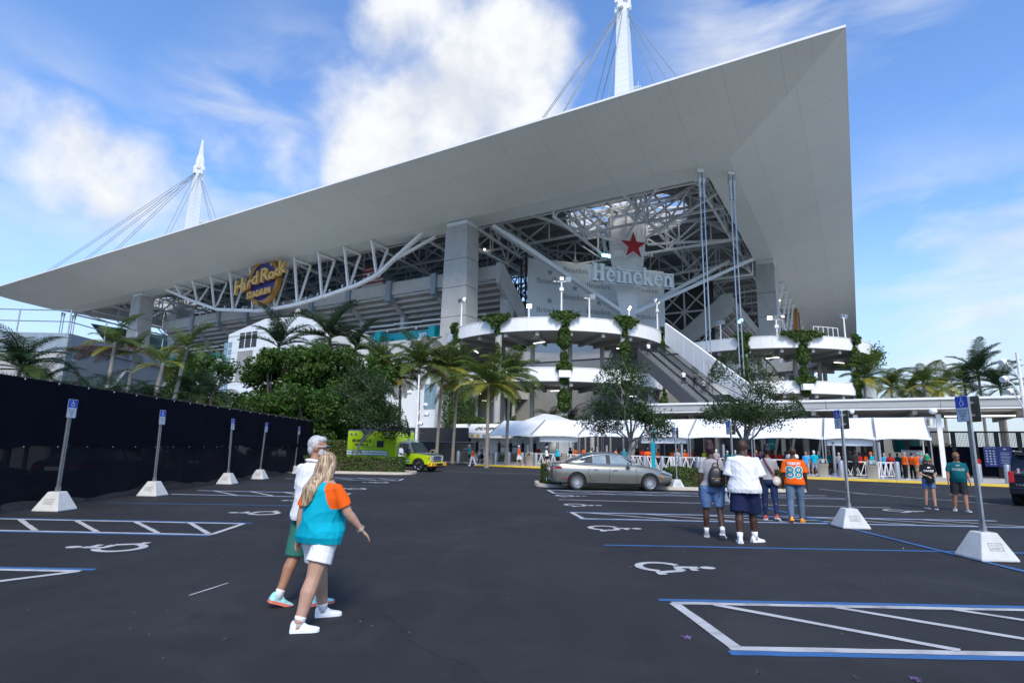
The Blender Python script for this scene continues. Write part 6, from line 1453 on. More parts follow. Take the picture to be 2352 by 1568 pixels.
# railing on the top of the right ramp
rl_ = thing('roof_railing', 'white tube railing on the top deck of the right ramp at its far right', 'railing', ramps[1].location+Vector((0, 0, TOPS[0]-.1)), SROT)
for k in range(6):
    t = on_ring(1, 1880+12*k, 770)[0]; a = Vector((15*math.cos(t), 15*math.sin(t), 0)); mb = MB(); mb.tube([a, a+Vector((0, 0, 1.7))], .05, 6); mb.build('rail_post', M['white_paint'], rl_)
    if k < 5: t2 = on_ring(1, 1892+12*k, 770)[0]; b = Vector((15*math.cos(t2), 15*math.sin(t2), 0)); mb = MB(); mb.tube([a+Vector((0, 0, 1.65)), b+Vector((0, 0, 1.65))], .05, 6); mb.build('rail', M['white_paint'], rl_)
# ------------------------------------------------------------------ vehicles
M['car_grey'] = mat('car_grey', (.22,.215,.185), .30, metal=.6, coat=1.0); M['car_black'] = mat('car_black', (.005,.006,.013), .3, coat=.35, spec=.3)
M['chrome'] = mat('chrome', (.72,.73,.75), .12, metal=1); M['alloy'] = mat('alloy', (.62,.62,.63), .25, metal=.8); M['tyre'] = mat('tyre', (.012,.012,.013), .85, bump=.1)
M['car_glass'] = mat('car_glass', (.035,.05,.058), .08, spec=.45); M['car_glass_reflection'] = mat('car_glass_reflection', (.20,.26,.28), .12, spec=.3, var=.35, scale=1.6); M['tail_red'] = mat('tail_red', (.45,.01,.02), .2, coat=1); M['lamp_clear'] = mat('lamp_clear', (.55,.62,.68), .1, metal=.4, coat=1); M['amber'] = mat('amber', (.75,.22,.02), .3)  # side-window glass: the pale sky reflection is painted into its base colour
M['rubber'] = mat('rubber', (.015,.015,.016), .6)
def boolean_cut(ob, cutters):
    for c in cutters:
        md = ob.modifiers.new('cut', 'BOOLEAN'); md.operation = 'DIFFERENCE'; md.object = c; md.solver = 'EXACT'
    bpy.context.view_layer.update(); me = bpy.data.meshes.new_from_object(ob.evaluated_get(bpy.context.evaluated_depsgraph_get())); ob.modifiers.clear(); old = ob.data; ob.data = me; bpy.data.meshes.remove(old)
    for c in cutters: d = c.data; bpy.data.objects.remove(c); bpy.data.meshes.remove(d)
def wheel(g, x, y, r, w, spokes, side, rim='alloy', rr=.72, hub=.06):
    e = empty_part('wheel', g, (x, y, r)); mb = MB(); prf = [(-w/2, r*.70), (-w/2, r*.93), (-w/2+.03, r), (w/2-.03, r), (w/2, r*.93), (w/2, r*.70)]
    mb.loft([[(rad*math.cos(t), yy, rad*math.sin(t)) for t in np.linspace(0, 2*math.pi, 33)[:-1]] for yy, rad in prf], False); autosmooth(fixn(mb.build('tyre', M['tyre'], e)))
    mb = MB(); o = side*(w/2-.012); mb.loft([[(rad*math.cos(t), yy, rad*math.sin(t)) for t in np.linspace(0, 2*math.pi, 33)[:-1]] for yy, rad in ((o, r*rr), (o-side*.015, r*(rr-.07)), (o-side*.10, r*(rr-.09)))], False)
    for k in range(spokes):
        a = 2*math.pi*k/spokes; ca, sa = math.cos(a), math.sin(a); mb.beam((ca*r*hub*2, o-side*.03, sa*r*hub*2), (ca*r*(rr-.04), o-side*.012, sa*r*(rr-.04)), .022 if spokes > 10 else .06, .02, (0, 1, 0))
    mb.tube([(0, o-side*.05, 0), (0, o-side*.005, 0)], r*.13, 12); fixn(mb.build('rim', M[rim], e)); 
    mb = MB(); mb.tube([(0, o-side*.14, 0), (0, o-side*.12, 0)], r*rr*.98, 20); mb.build('brake_disc', M['dark'], e)
    return e
def lerp_tab(tab, x):
    for a, b in zip(tab[:-1], tab[1:]):
        if a[0] <= x <= b[0]:
            t = (x-a[0])/(b[0]-a[0]); t = t*t*(3-2*t)*.5+t*.5; return [p+(q-p)*t for p, q in zip(a[1:], b[1:])]
    return list(tab[-1][1:]) if x > tab[-1][0] else list(tab[0][1:])
def sedan(label, loc, rz, cat='car', name='sedan_car', group=None):
    g = thing(name, label, cat, loc, rz, group)
    # x forward 0..4.92, y left; rows: half width, underside z, shoulder z, deck z
    tab = [(0.0, .62, .42, .80, .86), (.06, .76, .34, .92, .99), (.25, .86, .27, .96, 1.06), (.7, .91, .22, .95, 1.05), (1.3, .93, .20, .94, 1.0), (2.4, .935, .19, .925, .96), (3.3, .93, .19, .91, .985), (3.75, .92, .20, .87, .96), (4.25, .89, .22, .79, .88), (4.62, .82, .24, .70, .77), (4.82, .70, .27, .60, .66), (4.92, .52, .34, .50, .54)]
    xs = [0, .03, .06, .12, .25, .45, .7, 1.0, 1.3, 1.8, 2.4, 2.9, 3.3, 3.55, 3.75, 4.0, 4.25, 4.45, 4.62, 4.74, 4.82, 4.88, 4.92]; rings = []
    for x in xs:
        w, zb, zs, zd = lerp_tab(tab, x); h = zs-zb
        half = [(.55*w, zb), (.90*w, zb+.03), (.965*w, zb+.10), (.985*w, zb+.26*h), (1.0*w, zb+.52*h), (.995*w, zb+.74*h), (.96*w, zb+.93*h), (.90*w, zs+(zd-zs)*.35), (.72*w, zs+(zd-zs)*.78), (.35*w, zd), (0, zd+.004)]
        rings.append([(x, -y, z) for y, z in half]+[(x, y, z) for y, z in half[-2::-1]])
    mb = MB(); mb.loft(rings); body = fixn(mb.build('body', M['car_grey'], g)); cut = []
    for x in (.98, 3.87):
        for s in (-1, 1): mb = MB(); mb.tube([(x, s*.60, .335), (x, s*1.1, .335)], .372, 28); cut.append(fixn(mb.build('cutter', None, g)))
    boolean_cut(body, cut); autosmooth(body, 28)
    mb = MB(); 
    for x in (.98, 3.87):
        for s in (-1, 1): mb.tube([(x, s*.55, .335), (x, s*.62, .335)], .40, 18)
    mb.bb((.4, -.8, .17), (4.5, .8, .24)); o = mb.build('underbody', M['rubber'], g)
    # greenhouse
    gt = [(.62, .80, .80, 1.03, 1.045), (.95, .79, .70, 1.02, 1.20), (1.35, .80, .63, 1.00, 1.365), (1.75, .81, .60, .98, 1.445), (2.15, .815, .59, .96, 1.472), (2.55, .815, .59, .96, 1.46), (2.85, .81, .605, .96, 1.405), (3.2, .80, .66, .97, 1.245), (3.5, .78, .74, .98, 1.075), (3.66, .76, .755, .975, .985)]
    gx = [.62, .78, .95, 1.15, 1.35, 1.55, 1.75, 1.95, 2.15, 2.35, 2.55, 2.70, 2.85, 3.02, 3.2, 3.35, 3.5, 3.66]; rr = []
    for x in gx: wb, wt, zb, zt = lerp_tab(gt, x); d = max(.02, zt-zb); rr.append([(x, -wb, zb-.03), (x, -(wb*.96+wt*.04), zb+.02), (x, -(wt+.02), zt-.10*min(1, d*3)), (x, -wt*.93, zt-.035*min(1, d*3)), (x, -wt*.5, zt), (x, 0, zt+.006), (x, wt*.5, zt), (x, wt*.93, zt-.035*min(1, d*3)), (x, wt+.02, zt-.10*min(1, d*3)), (x, wb*.96+wt*.04, zb+.02), (x, wb, zb-.03)])
    mb = MB(); n = 11
    for i in range(len(gx)-1):
        for j in range(n-1):
            xm = (gx[i]+gx[i+1])/2; side = j in (1, 8); top = 3 <= j <= 6
            if side: mi = 1 if 1.12 < xm < 3.2 else 0
            elif top: mi = 0 if 1.6 < xm < 2.78 else 1
            elif j in (0, 9): mi = 0
            else: mi = 0
            mb.add([rr[i][j], rr[i+1][j], rr[i+1][j+1], rr[i][j+1]], [(0, 1, 2, 3)], mi)
    gh = mb.build('cabin', [M['car_grey'], M['car_glass']], g); bm = bmesh.new(); bm.from_mesh(gh.data); bmesh.ops.remove_doubles(bm, verts=bm.verts, dist=1e-4); bmesh.ops.recalc_face_normals(bm, faces=bm.faces); bm.to_mesh(gh.data); bm.free(); autosmooth(gh, 40)
    def side_pt(x, t, s=-1, off=.012):
        wb, wt, zb, zt = lerp_tab(gt, x); d = max(.02, zt-zb); z0 = zb+.02; z1 = zt-.10*min(1, d*3); y0 = wb*.96+wt*.04; y1 = wt+.02; return Vector((x, s*(y0+(y1-y0)*t+off), z0+(z1-z0)*t))
    for s in (-1, 1):
        for (a, b, nm, mm) in ((1.62, 2.17, 'rear_side_window', 'car_glass_reflection'), (2.33, 3.13, 'front_side_window', 'car_glass_reflection'), (1.22, 1.50, 'quarter_window', 'car_glass')):
            mb = MB(); k = 8; lo, hi = [], []
            for i in range(k+1): x = a+(b-a)*i/k; lo.append(side_pt(x, .08, s)); tt = .93 if nm != 'front_side_window' else min(.93, .93*(1-max(0, (x-2.85)/.55)) +.05); tt = tt if nm != 'quarter_window' else .15+.6*i/k; xs_ = x+(0.06 if nm == 'front_side_window' else 0)*0; hi.append(side_pt(x, max(.1, tt), s))
            mb.add(lo+hi, [(i, i+1, i+2+k, i+1+k) for i in range(k)]); mb.build(nm, M[mm], g)
        for (x0, x1) in ((1.50, 1.61), (2.18, 2.32)): mb = MB(); mb.prism([side_pt(x0, .02, s, .013), side_pt(x1, .02, s, .013), side_pt(x1-.02, .95, s, .013), side_pt(x0+.02, .95, s, .013)], (0, s*.006, 0)); mb.build('pillar', M['rubber'], g)
        mb = MB(); mb.tube([side_pt(x, 0, s, .02) for x in np.linspace(1.02, 3.45, 14)], .013, 6); mb.tube([side_pt(x, 1.0, s, .012) for x in np.linspace(1.1, 3.3, 16)], .014, 6); o = mb.build('chrome_trim', M['chrome'], g)
        def bw(x, f): w, zb, zs, zd = lerp_tab(tab, x); h = zs-zb; return Vector((x, s*w*1.003*(1.0 if f < .8 else .985), zb+f*h))
        for (pts) in (((2.28, .93), (2.26, .5), (2.22, .12)), ((1.48, .93), (1.42, .6), (1.62, .12)), ((3.32, .93), (3.36, .5), (3.34, .12))): mb = MB(); mb.tube([bw(x, f) for x, f in pts], .006, 4); mb.build('door_gap', M['rubber'], g)
        mb = MB(); mb.tube([bw(x, .10) for x in (1.64, 2.2, 3.3)], .006, 4); mb.build('door_gap', M['rubber'], g)
        for x in (1.72, 2.50): mb = MB(); q = bw(x, .80); mb.loft([[Vector((q.x+a*ln/2, q.y+s*(d_+.004), q.z+hh)) for hh, d_ in ((-.022, 0), (0, .03), (.022, 0))] for a, ln in ((-1, .17), (-.6, .22), (.6, .22), (1, .17))]); mb.build('door_handle', M['chrome'], g)
        mb = MB(); mb.ball((3.02, s*1.02, 1.02), (.10, .10, .075), 10, 7); mb.beam((3.06, s*.86, .97), (3.04, s*.98, .98), .05); mb.build('wing_mirror', M['car_grey'], g, True); mb = MB(); mb.bb((2.93, s*1.02-.1, .955), (3.08, s*1.02+.1, .975)); mb.build('mirror_trim', M['chrome'], g)
        mb = MB(); w1 = lerp_tab(tab, .04)[0]; mb.prism([(.02, s*.45, .80), (.02, s*.70, .78), (.40, s*.905, .83), (.36, s*.90, .90), (.02, s*.70, .89), (-.005, s*.45, .89)], (-.025, s*.018, 0)); fixn(mb.build('tail_light', M['tail_red'], g))
        mb = MB(); mb.prism([(4.83, s*.62, .57), (4.58, s*.845, .645), (4.32, s*.905, .71), (4.36, s*.895, .76), (4.62, s*.80, .72), (4.84, s*.6, .64)], (.03, s*.02, .01)); fixn(mb.build('headlight', M['lamp_clear'], g))
        mb = MB(); mb.prism([(4.26, s*.905, .56), (4.40, s*.875, .50), (4.43, s*.87, .52), (4.28, s*.905, .60)], (0, s*.015, 0)); fixn(mb.build('side_marker', M['amber'], g)); mb = MB(); mb.prism([(.42, s*.915, .44), (.62, s*.925, .44), (.62, s*.925, .465), (.42, s*.915, .465)], (0, s*.012, 0)); fixn(mb.build('reflector', M['tail_red'], g))
        mb = MB(); mb.prism([(.02, s*.58, .30), (.26, s*.82, .29), (.26, s*.82, .36), (.02, s*.6, .37)], (-.03, s*.02, 0)); fixn(mb.build('exhaust', M['chrome'], g))
        mb = MB(); mb.tube([bw(x, .155) for x in (1.5, 2.3, 3.4)], .012, 4); mb.build('sill_line', M['car_grey'], g)
        wheel(g, .98, s*.80, .335, .235, 20, s, rr=.76); wheel(g, 3.87, s*.80, .335, .235, 20, s, rr=.76)
    mb = MB(); mb.bb((4.885, -.35, .42), (4.93, .35, .56)); mb.build('grille', M['chrome'], g); mb = MB(); mb.bb((-.03, -.26, .72), (.0, .26, .84)); mb.build('number_plate', M['sign_white'], g)
    mb = MB(); mb.ball((1.75, 0, 1.455), (.12, .03, .045), 8, 5); mb.build('roof_fin', M['car_grey'], g, True)
    return g
car = sedan('grey metallic sedan with multi-spoke wheels parked across the hedge island', (1.72, 25.8, 0), R(4.5)); car.scale = (1.09, 1.09, 1.09)
def recolour(o, mm):
    for c in [o]+list(o.children_recursive):
        if c.type == 'MESH':
            for sl in c.material_slots:
                if sl.material == M['car_grey']: sl.link = 'OBJECT'; sl.material = mm
for (x, y, rz, lab) in ((-14.6, 12.5, 90, 'dark car faintly showing through the fence cloth behind the nearest parking sign'), (-14.3, 18.5, 90, 'dark car faintly showing through the fence cloth between the second and third parking signs'), (-14.5, 27, 90, 'dark car faintly showing through the fence cloth behind the fourth parking sign')):
    o = copy_tree(car); o.location = (x, y, 0); o.rotation_euler.z = R(rz); o.scale = (1, 1, 1); tag(o, lab, 'car', 'dark cars behind the fence'); recolour(o, M['car_black'])
p = gp(772, 46); o = copy_tree(car); o.location = (p.x-3.6, p.y, 0); o.rotation_euler.z = R(0); o.scale = (1, 1, 1); tag(o, 'black car whose end shows between the block hedge and the ambulance', 'car'); recolour(o, M['car_black'])
# ---- ambulance
M['lime_paint'] = mat('lime_paint', (.42,.62,.012), .3, coat=.8, var=.03); M['stripe_teal'] = mat('stripe_teal', (.0,.16,.13), .4); M['stripe_white'] = mat('stripe_white', (.78,.80,.80), .4); M['silver'] = mat('silver', (.30,.32,.35), .25, metal=.7, coat=.8); M['letter_dark'] = mat('letter_dark', (.012,.012,.015), .4); M['red_refl'] = mat('red_refl', (.55,.02,.015), .35); M['yel_refl'] = mat('yel_refl', (.75,.60,.02), .35)
def ambulance():
    hd = R(90-113); fx = Vector((-6.15, 39.6, 0)); c, s = math.cos(hd), math.sin(hd); FA = 5.75
    loc = fx-Vector((c*FA-s*(-.92), s*FA+c*(-.92), 0)); g = thing('ambulance', 'bright yellow green fire rescue ambulance with silver hood behind the left hedge', 'ambulance', loc, hd)
    def bx(nm, a, b, m, bv=.03): mb = MB(); mb.bb(a, b); o = mb.build(nm, M[m], g); return bevel(o, bv, 2) if bv else o
    bx('body', (-.1, -1.12, .48), (4.05, 1.12, 2.66), 'lime_paint', .05); bx('roof', (-.08, -1.10, 2.665), (4.0, 1.10, 2.76), 'silver', .03)
    # cab
    rings = []
    for x, w, zb, zt in ((4.06, .98, .50, 1.98), (4.4, .98, .5, 2.0), (4.75, .97, .5, 1.97), (4.95, .97, .5, 1.90)): rings.append([(x, -w, zb), (x, -w*1.01, 1.22), (x, -w*.84, zt-.1), (x, -w*.7, zt), (x, w*.7, zt), (x, w*.84, zt-.1), (x, w*1.01, 1.22), (x, w, zb)])
    mb = MB(); mb.loft(rings); o = mb.build('cab', M['silver'], g); autosmooth(fixn(o), 30)
    mb = MB(); mb.loft([[(4.952, -.97, .5), (4.952, -.985, 1.20), (4.952, .985, 1.20), (4.952, .97, .5)], [(5.5, -.97, .5), (5.5, -.97, 1.20), (5.5, .97, 1.20), (5.5, .97, .5)], [(6.35, -.93, .5), (6.35, -.93, 1.12), (6.35, .93, 1.12), (6.35, .93, .5)], [(6.62, -.88, .52), (6.62, -.88, 1.08), (6.62, .88, 1.08), (6.62, .88, .52)]]); fe = fixn(mb.build('front_wings', M['lime_paint'], g))
    cut = []
    for sd in (-1, 1): mb = MB(); mb.tube([(FA, sd*.6, .42), (FA, sd*1.3, .42)], .50, 24); cut.append(fixn(mb.build('cutter', None, g)))
    boolean_cut(fe, cut)
    mb = MB(); mb.loft([[(4.96, -.94, 1.205), (4.96, -.7, 1.30), (4.96, .7, 1.30), (4.96, .94, 1.205)], [(5.8, -.93, 1.19), (5.8, -.7, 1.27), (5.8, .7, 1.27), (5.8, .93, 1.19)], [(6.45, -.88, 1.12), (6.45, -.66, 1.18), (6.45, .66, 1.18), (6.45, .88, 1.12)], [(6.64, -.86, 1.08), (6.64, -.64, 1.12), (6.64, .64, 1.12), (6.64, .86, 1.08)]]); autosmooth(fixn(mb.build('hood', M['silver'], g)))
    mb = MB(); mb.prism([(5.42, -.86, 1.28), (5.42, .86, 1.28), (4.97, .70, 1.93), (4.97, -.70, 1.93)], (.015, 0, .015)); mb.build('windscreen', M['car_glass'], g); mb = MB(); mb.add([(5.4, -.9, 1.25), (4.95, -.75, 1.93), (4.95, -.97, 1.25)], [(0, 1, 2)]); mb.add([(5.4, .9, 1.25), (4.95, .75, 1.93), (4.95, .97, 1.25)], [(0, 2, 1)]); mb.build('pillar_infill', M['silver'], g)
    for sd in (-1, 1):
        mb = MB(); mb.prism([(4.25, sd*.992, 1.26), (4.92, sd*.992, 1.26), (4.90, sd*.86, 1.84), (4.3, sd*.86, 1.84)], (0, sd*.012, 0)); fixn(mb.build('cab_window', M['car_glass'], g)); 
        mb = MB(); mb.bb((4.1, sd*.985, .52), (4.94, sd*1.0, 1.21)); mb.build('cab_door', M['lime_paint'], g); mb = MB(); mb.bb((4.98, sd*1.0, 1.1), (5.12, sd*1.28, 1.5)); mb.beam((4.97, sd*.95, 1.2), (5.03, sd*1.1, 1.25), .04); mb.build('wing_mirror', M['rubber'], g)
        wheel(g, FA, sd*.84, .42, .27, 8, sd, 'chrome', .62, .12); wheel(g, 1.75, sd*.90, .42, .30, 8, sd, 'chrome', .62, .12)
        mb = MB(); mb.tube([(1.75, sd*1.10, .42), (1.75, sd*1.125, .42)], .50, 24); mb.build('wheel_well', M['rubber'], g)
        bx('headlight', (6.5, sd*.64-.17, .72), (6.665, sd*.64+.19*1, 1.05), 'lamp_clear', .02); mb = MB(); mb.bb((6.45, sd*.90-.02, .84), (6.60, sd*.90+.03, .98)); mb.build('turn_signal', M['amber'], g)
        # sides of the box: stripes, window, lights, lettering
        Y = sd*1.121
        for z, h, m in ((.98, .05, 'stripe_teal'), (1.04, .10, 'stripe_white'), (1.15, .04, 'stripe_teal'), (1.20, .10, 'stripe_white'), (1.31, .04, 'stripe_teal')):
            mb = MB(); mb.bb((-.1, Y, z), (3.25, Y+sd*.004, z+h)); mb.build('side_stripe', M[m], g)
            mb = MB(); mb.prism([(3.25, Y, z), (3.25, Y, z+h), (3.62+.3*(z-.98), Y, .55), (3.52+.3*(z-.98), Y, .5)], (0, sd*.004, 0)); fixn(mb.build('side_stripe', M[m], g))
        for z, h, m in ((.62, .05, 'stripe_teal'), (.68, .06, 'stripe_white'), (.76, .04, 'stripe_teal')): mb = MB(); mb.bb((4.12, sd*1.001, z), (5.1, sd*1.005, z+h)); mb.build('side_stripe', M[m], g)
        bx('side_window', (2.45, Y-.001 if sd > 0 else Y-.012, 1.55), (3.0, Y+.012 if sd > 0 else Y+.001, 2.0), 'car_glass', 0)
        for x in (.25, .62, 3.05, 3.3, 3.55, 3.80): bx('marker_light', (x-.09, Y-.02, 2.36), (x+.09, Y+sd*.03, 2.52), 'alloy', .01)
        for x in (.45, 2.2, 3.05): mb = MB(); mb.bb((x-.006, Y, .55), (x+.006, Y+sd*.003, 2.3)); mb.build('door_gap', M['letter_dark'], g)
        for x in (1.9, 2.35): mb = MB(); mb.ball((x, Y, 1.25), (.09, .03, .06), 8, 5); mb.build('door_handle', M['chrome'], g)
        f = lambda x, z: frame((x, Y+sd*.006, z), (-sd, 0, 0), (0, 0, 1))
        for t, x, z, sz in (('MIAMI-DADE', 1.15, 1.98, .30), ('FIRE RESCUE', 1.15, 1.70, .21), ('MDFR', .8, 1.16, .36), ('MIAMI-DADE', 3.45, 2.2, .14)): put_text('lettering', poly_text(t, sz, .008, 0, 0, .95), M['letter_dark'] if t != 'MDFR' else M['stripe_teal'], g, f(x, z))
        mb = MB(); mb.bb((1.2, Y, 1.52), (2.1, Y+sd*.004, 1.56)); mb.build('side_stripe', M['stripe_teal'], g)
    bx('grille', (6.6, -.55, .62), (6.68, .55, 1.08), 'chrome', .02)
    for z in (.68, .80, .92): bx('grille_slot', (6.682, -.46, z), (6.69, .46, z+.08), 'rubber', 0)
    mb = MB(); mb.ball((6.69, 0, .86), (.02, .14, .06), 12, 6); mb.build('badge', M['sign_blue'], g)
    bx('bumper', (6.5, -1.02, .38), (6.86, 1.02, .62), 'yel_refl', .03)
    for k in range(7): mb = MB(); y = -.98+k*.30; mb.prism([(6.863, y, .39), (6.863, y+.1, .39), (6.863, y+.2, .61), (6.863, y+.1, .61)], (.003, 0, 0)); mb.build('chevron', M['red_refl'], g)
    for sd in (-1, 1): mb = MB(); mb.prism([(6.52, sd*1.021, .4), (6.62, sd*1.021, .4), (6.8, sd*1.021, .61), (6.7, sd*1.021, .61)], (0, sd*.003, 0)); fixn(mb.build('chevron', M['red_refl'], g))
    bx('bumper_grille', (6.862, -.42, .42), (6.872, .42, .58), 'rubber', 0); bx('lower_valance', (6.4, -.95, .28), (6.7, .95, .379), 'rubber', 0); bx('chassis', (.0, -.8, .3), (6.4, .8, .5), 'rubber', 0)
    bx('light_bar', (4.35, -.62, 2.03), (4.6, .62, 2.12), 'lamp_clear', .02); bx('running_board', (4.1, -1.1, .36), (5.1, -.95, .44), 'chrome', 0)
    return g
ambulance()
# ---- dark sport utility at the right edge
def suv():
    hd = R(90-46); g = thing('utility_vehicle', 'dark navy sport utility vehicle seen from behind, cut by the right picture edge', 'car', (18.80, 20.68, 0), hd)
    tab = [(0, .94, .42, 1.02), (.08, .98, .34, 1.08), (.3, 1.0, .30, 1.10), (1.5, 1.01, .28, 1.10), (3.5, 1.01, .28, 1.08), (4.6, .98, .30, 1.05), (5.1, .88, .34, .9)]
    rings = []
    for x, w, zb, zs in tab: half = [(.7*w, zb), (.95*w, zb+.05), (w, zb+.3), (w, zs-.2), (.97*w, zs), (.5*w, zs+.02)]; rings.append([(x, -y, z) for y, z in half]+[(x, y, z) for y, z in half[::-1]])
    mb = MB(); mb.loft(rings); b = fixn(mb.build('body', M['car_black'], g)); cut = []
    for x in (.95, 4.1):
        for s in (-1, 1): mb = MB(); mb.tube([(x, s*.62, .40), (x, s*1.2, .40)], .46, 24); cut.append(fixn(mb.build('cutter', None, g)))
    boolean_cut(b, cut); autosmooth(b, 30)
    rr = [[(x, -w0, 1.08), (x, -w1, zt-.12), (x, -w1*.85, zt), (x, w1*.85, zt), (x, w1, zt-.12), (x, w0, 1.08)] for x, w0, w1, zt in ((.04, .95, .90, 1.2), (.16, .96, .86, 1.60), (.28, .96, .82, 1.86), (1.0, .97, .80, 1.90), (2.8, .97, .80, 1.88), (3.2, .97, .84, 1.6), (3.7, .96, .92, 1.12))]
    mb = MB(); mb.loft(rr); autosmooth(fixn(mb.build('cabin', M['car_black'], g)), 30)
    mb = MB(); mb.prism([(.03, .78, 1.14), (.03, -.78, 1.14), (.235, -.70, 1.74), (.235, .70, 1.74)], (-.012, 0, .004)); mb.build('rear_window', M['car_glass'], g)
    for s in (-1, 1):
        mb = MB(); mb.prism([(.5, s*.975, 1.16), (3.2, s*.975, 1.16), (2.9, s*.86, 1.70), (.6, s*.86, 1.70)], (0, s*.012, 0)); fixn(mb.build('side_window', M['car_glass'], g))
        mb = MB(); mb.bb((-.03, s*.80, .82), (.06, s*.96, 1.22)); bevel(mb.build('tail_light', M['tail_red'], g), .02); wheel(g, .95, s*.86, .40, .28, 6, s); wheel(g, 4.1, s*.86, .40, .28, 6, s)
        mb = MB(); mb.bb((.3, s*.74-.03, 1.93), (2.7, s*.74+.03, 1.97)); mb.build('roof_rail', M['chrome'], g)
    mb = MB(); mb.bb((-.12, -.96, .42), (.1, .96, .66)); bevel(mb.build('rear_bumper', M['car_black'], g), .03); mb = MB(); mb.bb((-.035, -.28, .78), (-.02, .28, .92)); mb.build('number_plate', M['sign_white'], g)
    mb = MB(); mb.bb((.06, -.72, 1.80), (.30, .72, 1.9)); mb.build('spoiler', M['car_black'], g)
    put_text('lettering', poly_text('TAHOE', .10, .003, .002, 0, 1.3), M['chrome'], g, frame((-.005, .58, .75), (0,-1,0), (0,0,1)))
    mb = MB(); ribbon(mb, [(-.035, -.09), (.03, .05), (0, .09), (-.03, .05), (.035, -.09)], .022, frame((.035, .66, 1.25), (0,-1,0), Vector((.3, 0, 1)).normalized())); mb.build('ribbon_sticker', mat('pink', (.75,.40,.45), .5), g)
suv()
# ------------------------------------------------------------------ people
def fabric(name, c, **k):
    if name not in M: M[name] = mat(name, c, .85, var=.05, scale=9, bump=.06, bscale=60, spec=.2, **k)
    return M[name]
def skin(name, c):
    if name not in M: M[name] = mat(name, c, .5, var=.06, scale=14, spec=.35)
    return M[name]
SK = dict(light=skin('skin_light', (.46,.27,.19)), tan=skin('skin_tan', (.36,.18,.11)), dark=skin('skin_dark', (.065,.032,.021)), brown=skin('skin_brown', (.13,.065,.04)))
def remeshed(name, mb, mats, parent, vox, smooth=2, fn=None, wrinkle=0, seed=0):
    me = mb.mesh(name); o = link(name, me, None); fixn(o)
    md = o.modifiers.new('r', 'REMESH'); md.mode = 'VOXEL'; md.voxel_size = vox
    if smooth: ms = o.modifiers.new('s', 'SMOOTH'); ms.factor = .5; ms.iterations = smooth
    bpy.context.view_layer.update(); m2 = bpy.data.meshes.new_from_object(o.evaluated_get(bpy.context.evaluated_depsgraph_get())); o.modifiers.clear(); o.data = m2; bpy.data.meshes.remove(me); o.parent = parent
    n = len(m2.vertices); co = np.empty(n*3); m2.vertices.foreach_get('co', co); co = co.reshape(-1, 3)
    if wrinkle:
        no = np.empty(n*3); m2.vertices.foreach_get('normal', no); no = no.reshape(-1, 3); x, y, z = co.T; q = seed*1.7
        f1 = (1-np.abs(np.sin(8.5*z+5.5*x+2.2*np.sin(7*y+3*x+q)+q)))**2.2; f2 = (1-np.abs(np.sin(6.5*z-8*x+2*np.sin(6*x+2*q)+2*q)))**2.2; f3 = (1-np.abs(np.sin(15*z+4*x+6*y+2*np.sin(9*x+q)+q*3)))**3
        d = f1*.9+f2*.8+f3*.5-.55
        co = co+no*(d*wrinkle)[:, None]; m2.vertices.foreach_set('co', co.ravel())
    mats = mats if isinstance(mats, (list, tuple)) else [mats]; m2.materials.clear()
    for q in mats: m2.materials.append(q)
    if fn is not None and len(mats) > 1:
        c = np.empty(len(m2.polygons)*3); m2.polygons.foreach_get('center', c); m2.polygons.foreach_set('material_index', np.asarray(fn(c.reshape(-1, 3)), dtype=np.int32))
    m2.polygons.foreach_set('use_smooth', [True]*len(m2.polygons)); m2.update(); return o
BVH = {}
def decal(parent, host, me, mt, M4, off=.006, name='lettering'):
    """lay flat lettering onto the cloth of host (all in the person's own axes)"""
    me = me.copy(); me.materials.clear(); me.materials.append(mt); bm = bmesh.new(); bm.from_mesh(me)
    for _ in range(2): bmesh.ops.subdivide_edges(bm, edges=[e for e in bm.edges if (e.verts[0].co-e.verts[1].co).length > .035], cuts=1)
    bmesh.ops.triangulate(bm, faces=bm.faces); bm.transform(M4); t = BVHTree.FromObject(host, bpy.context.evaluated_depsgraph_get()) if host.name not in BVH else BVH[host.name]; BVH[host.name] = t
    d = -(M4.to_3x3() @ Vector((0, 0, 1))).normalized()
    for v in bm.verts:
        h = t.ray_cast(v.co-d*.5, d)
        if h[0] is not None: v.co = h[0]-d*off
    bm.to_mesh(me); bm.free(); return link(name, me, parent)
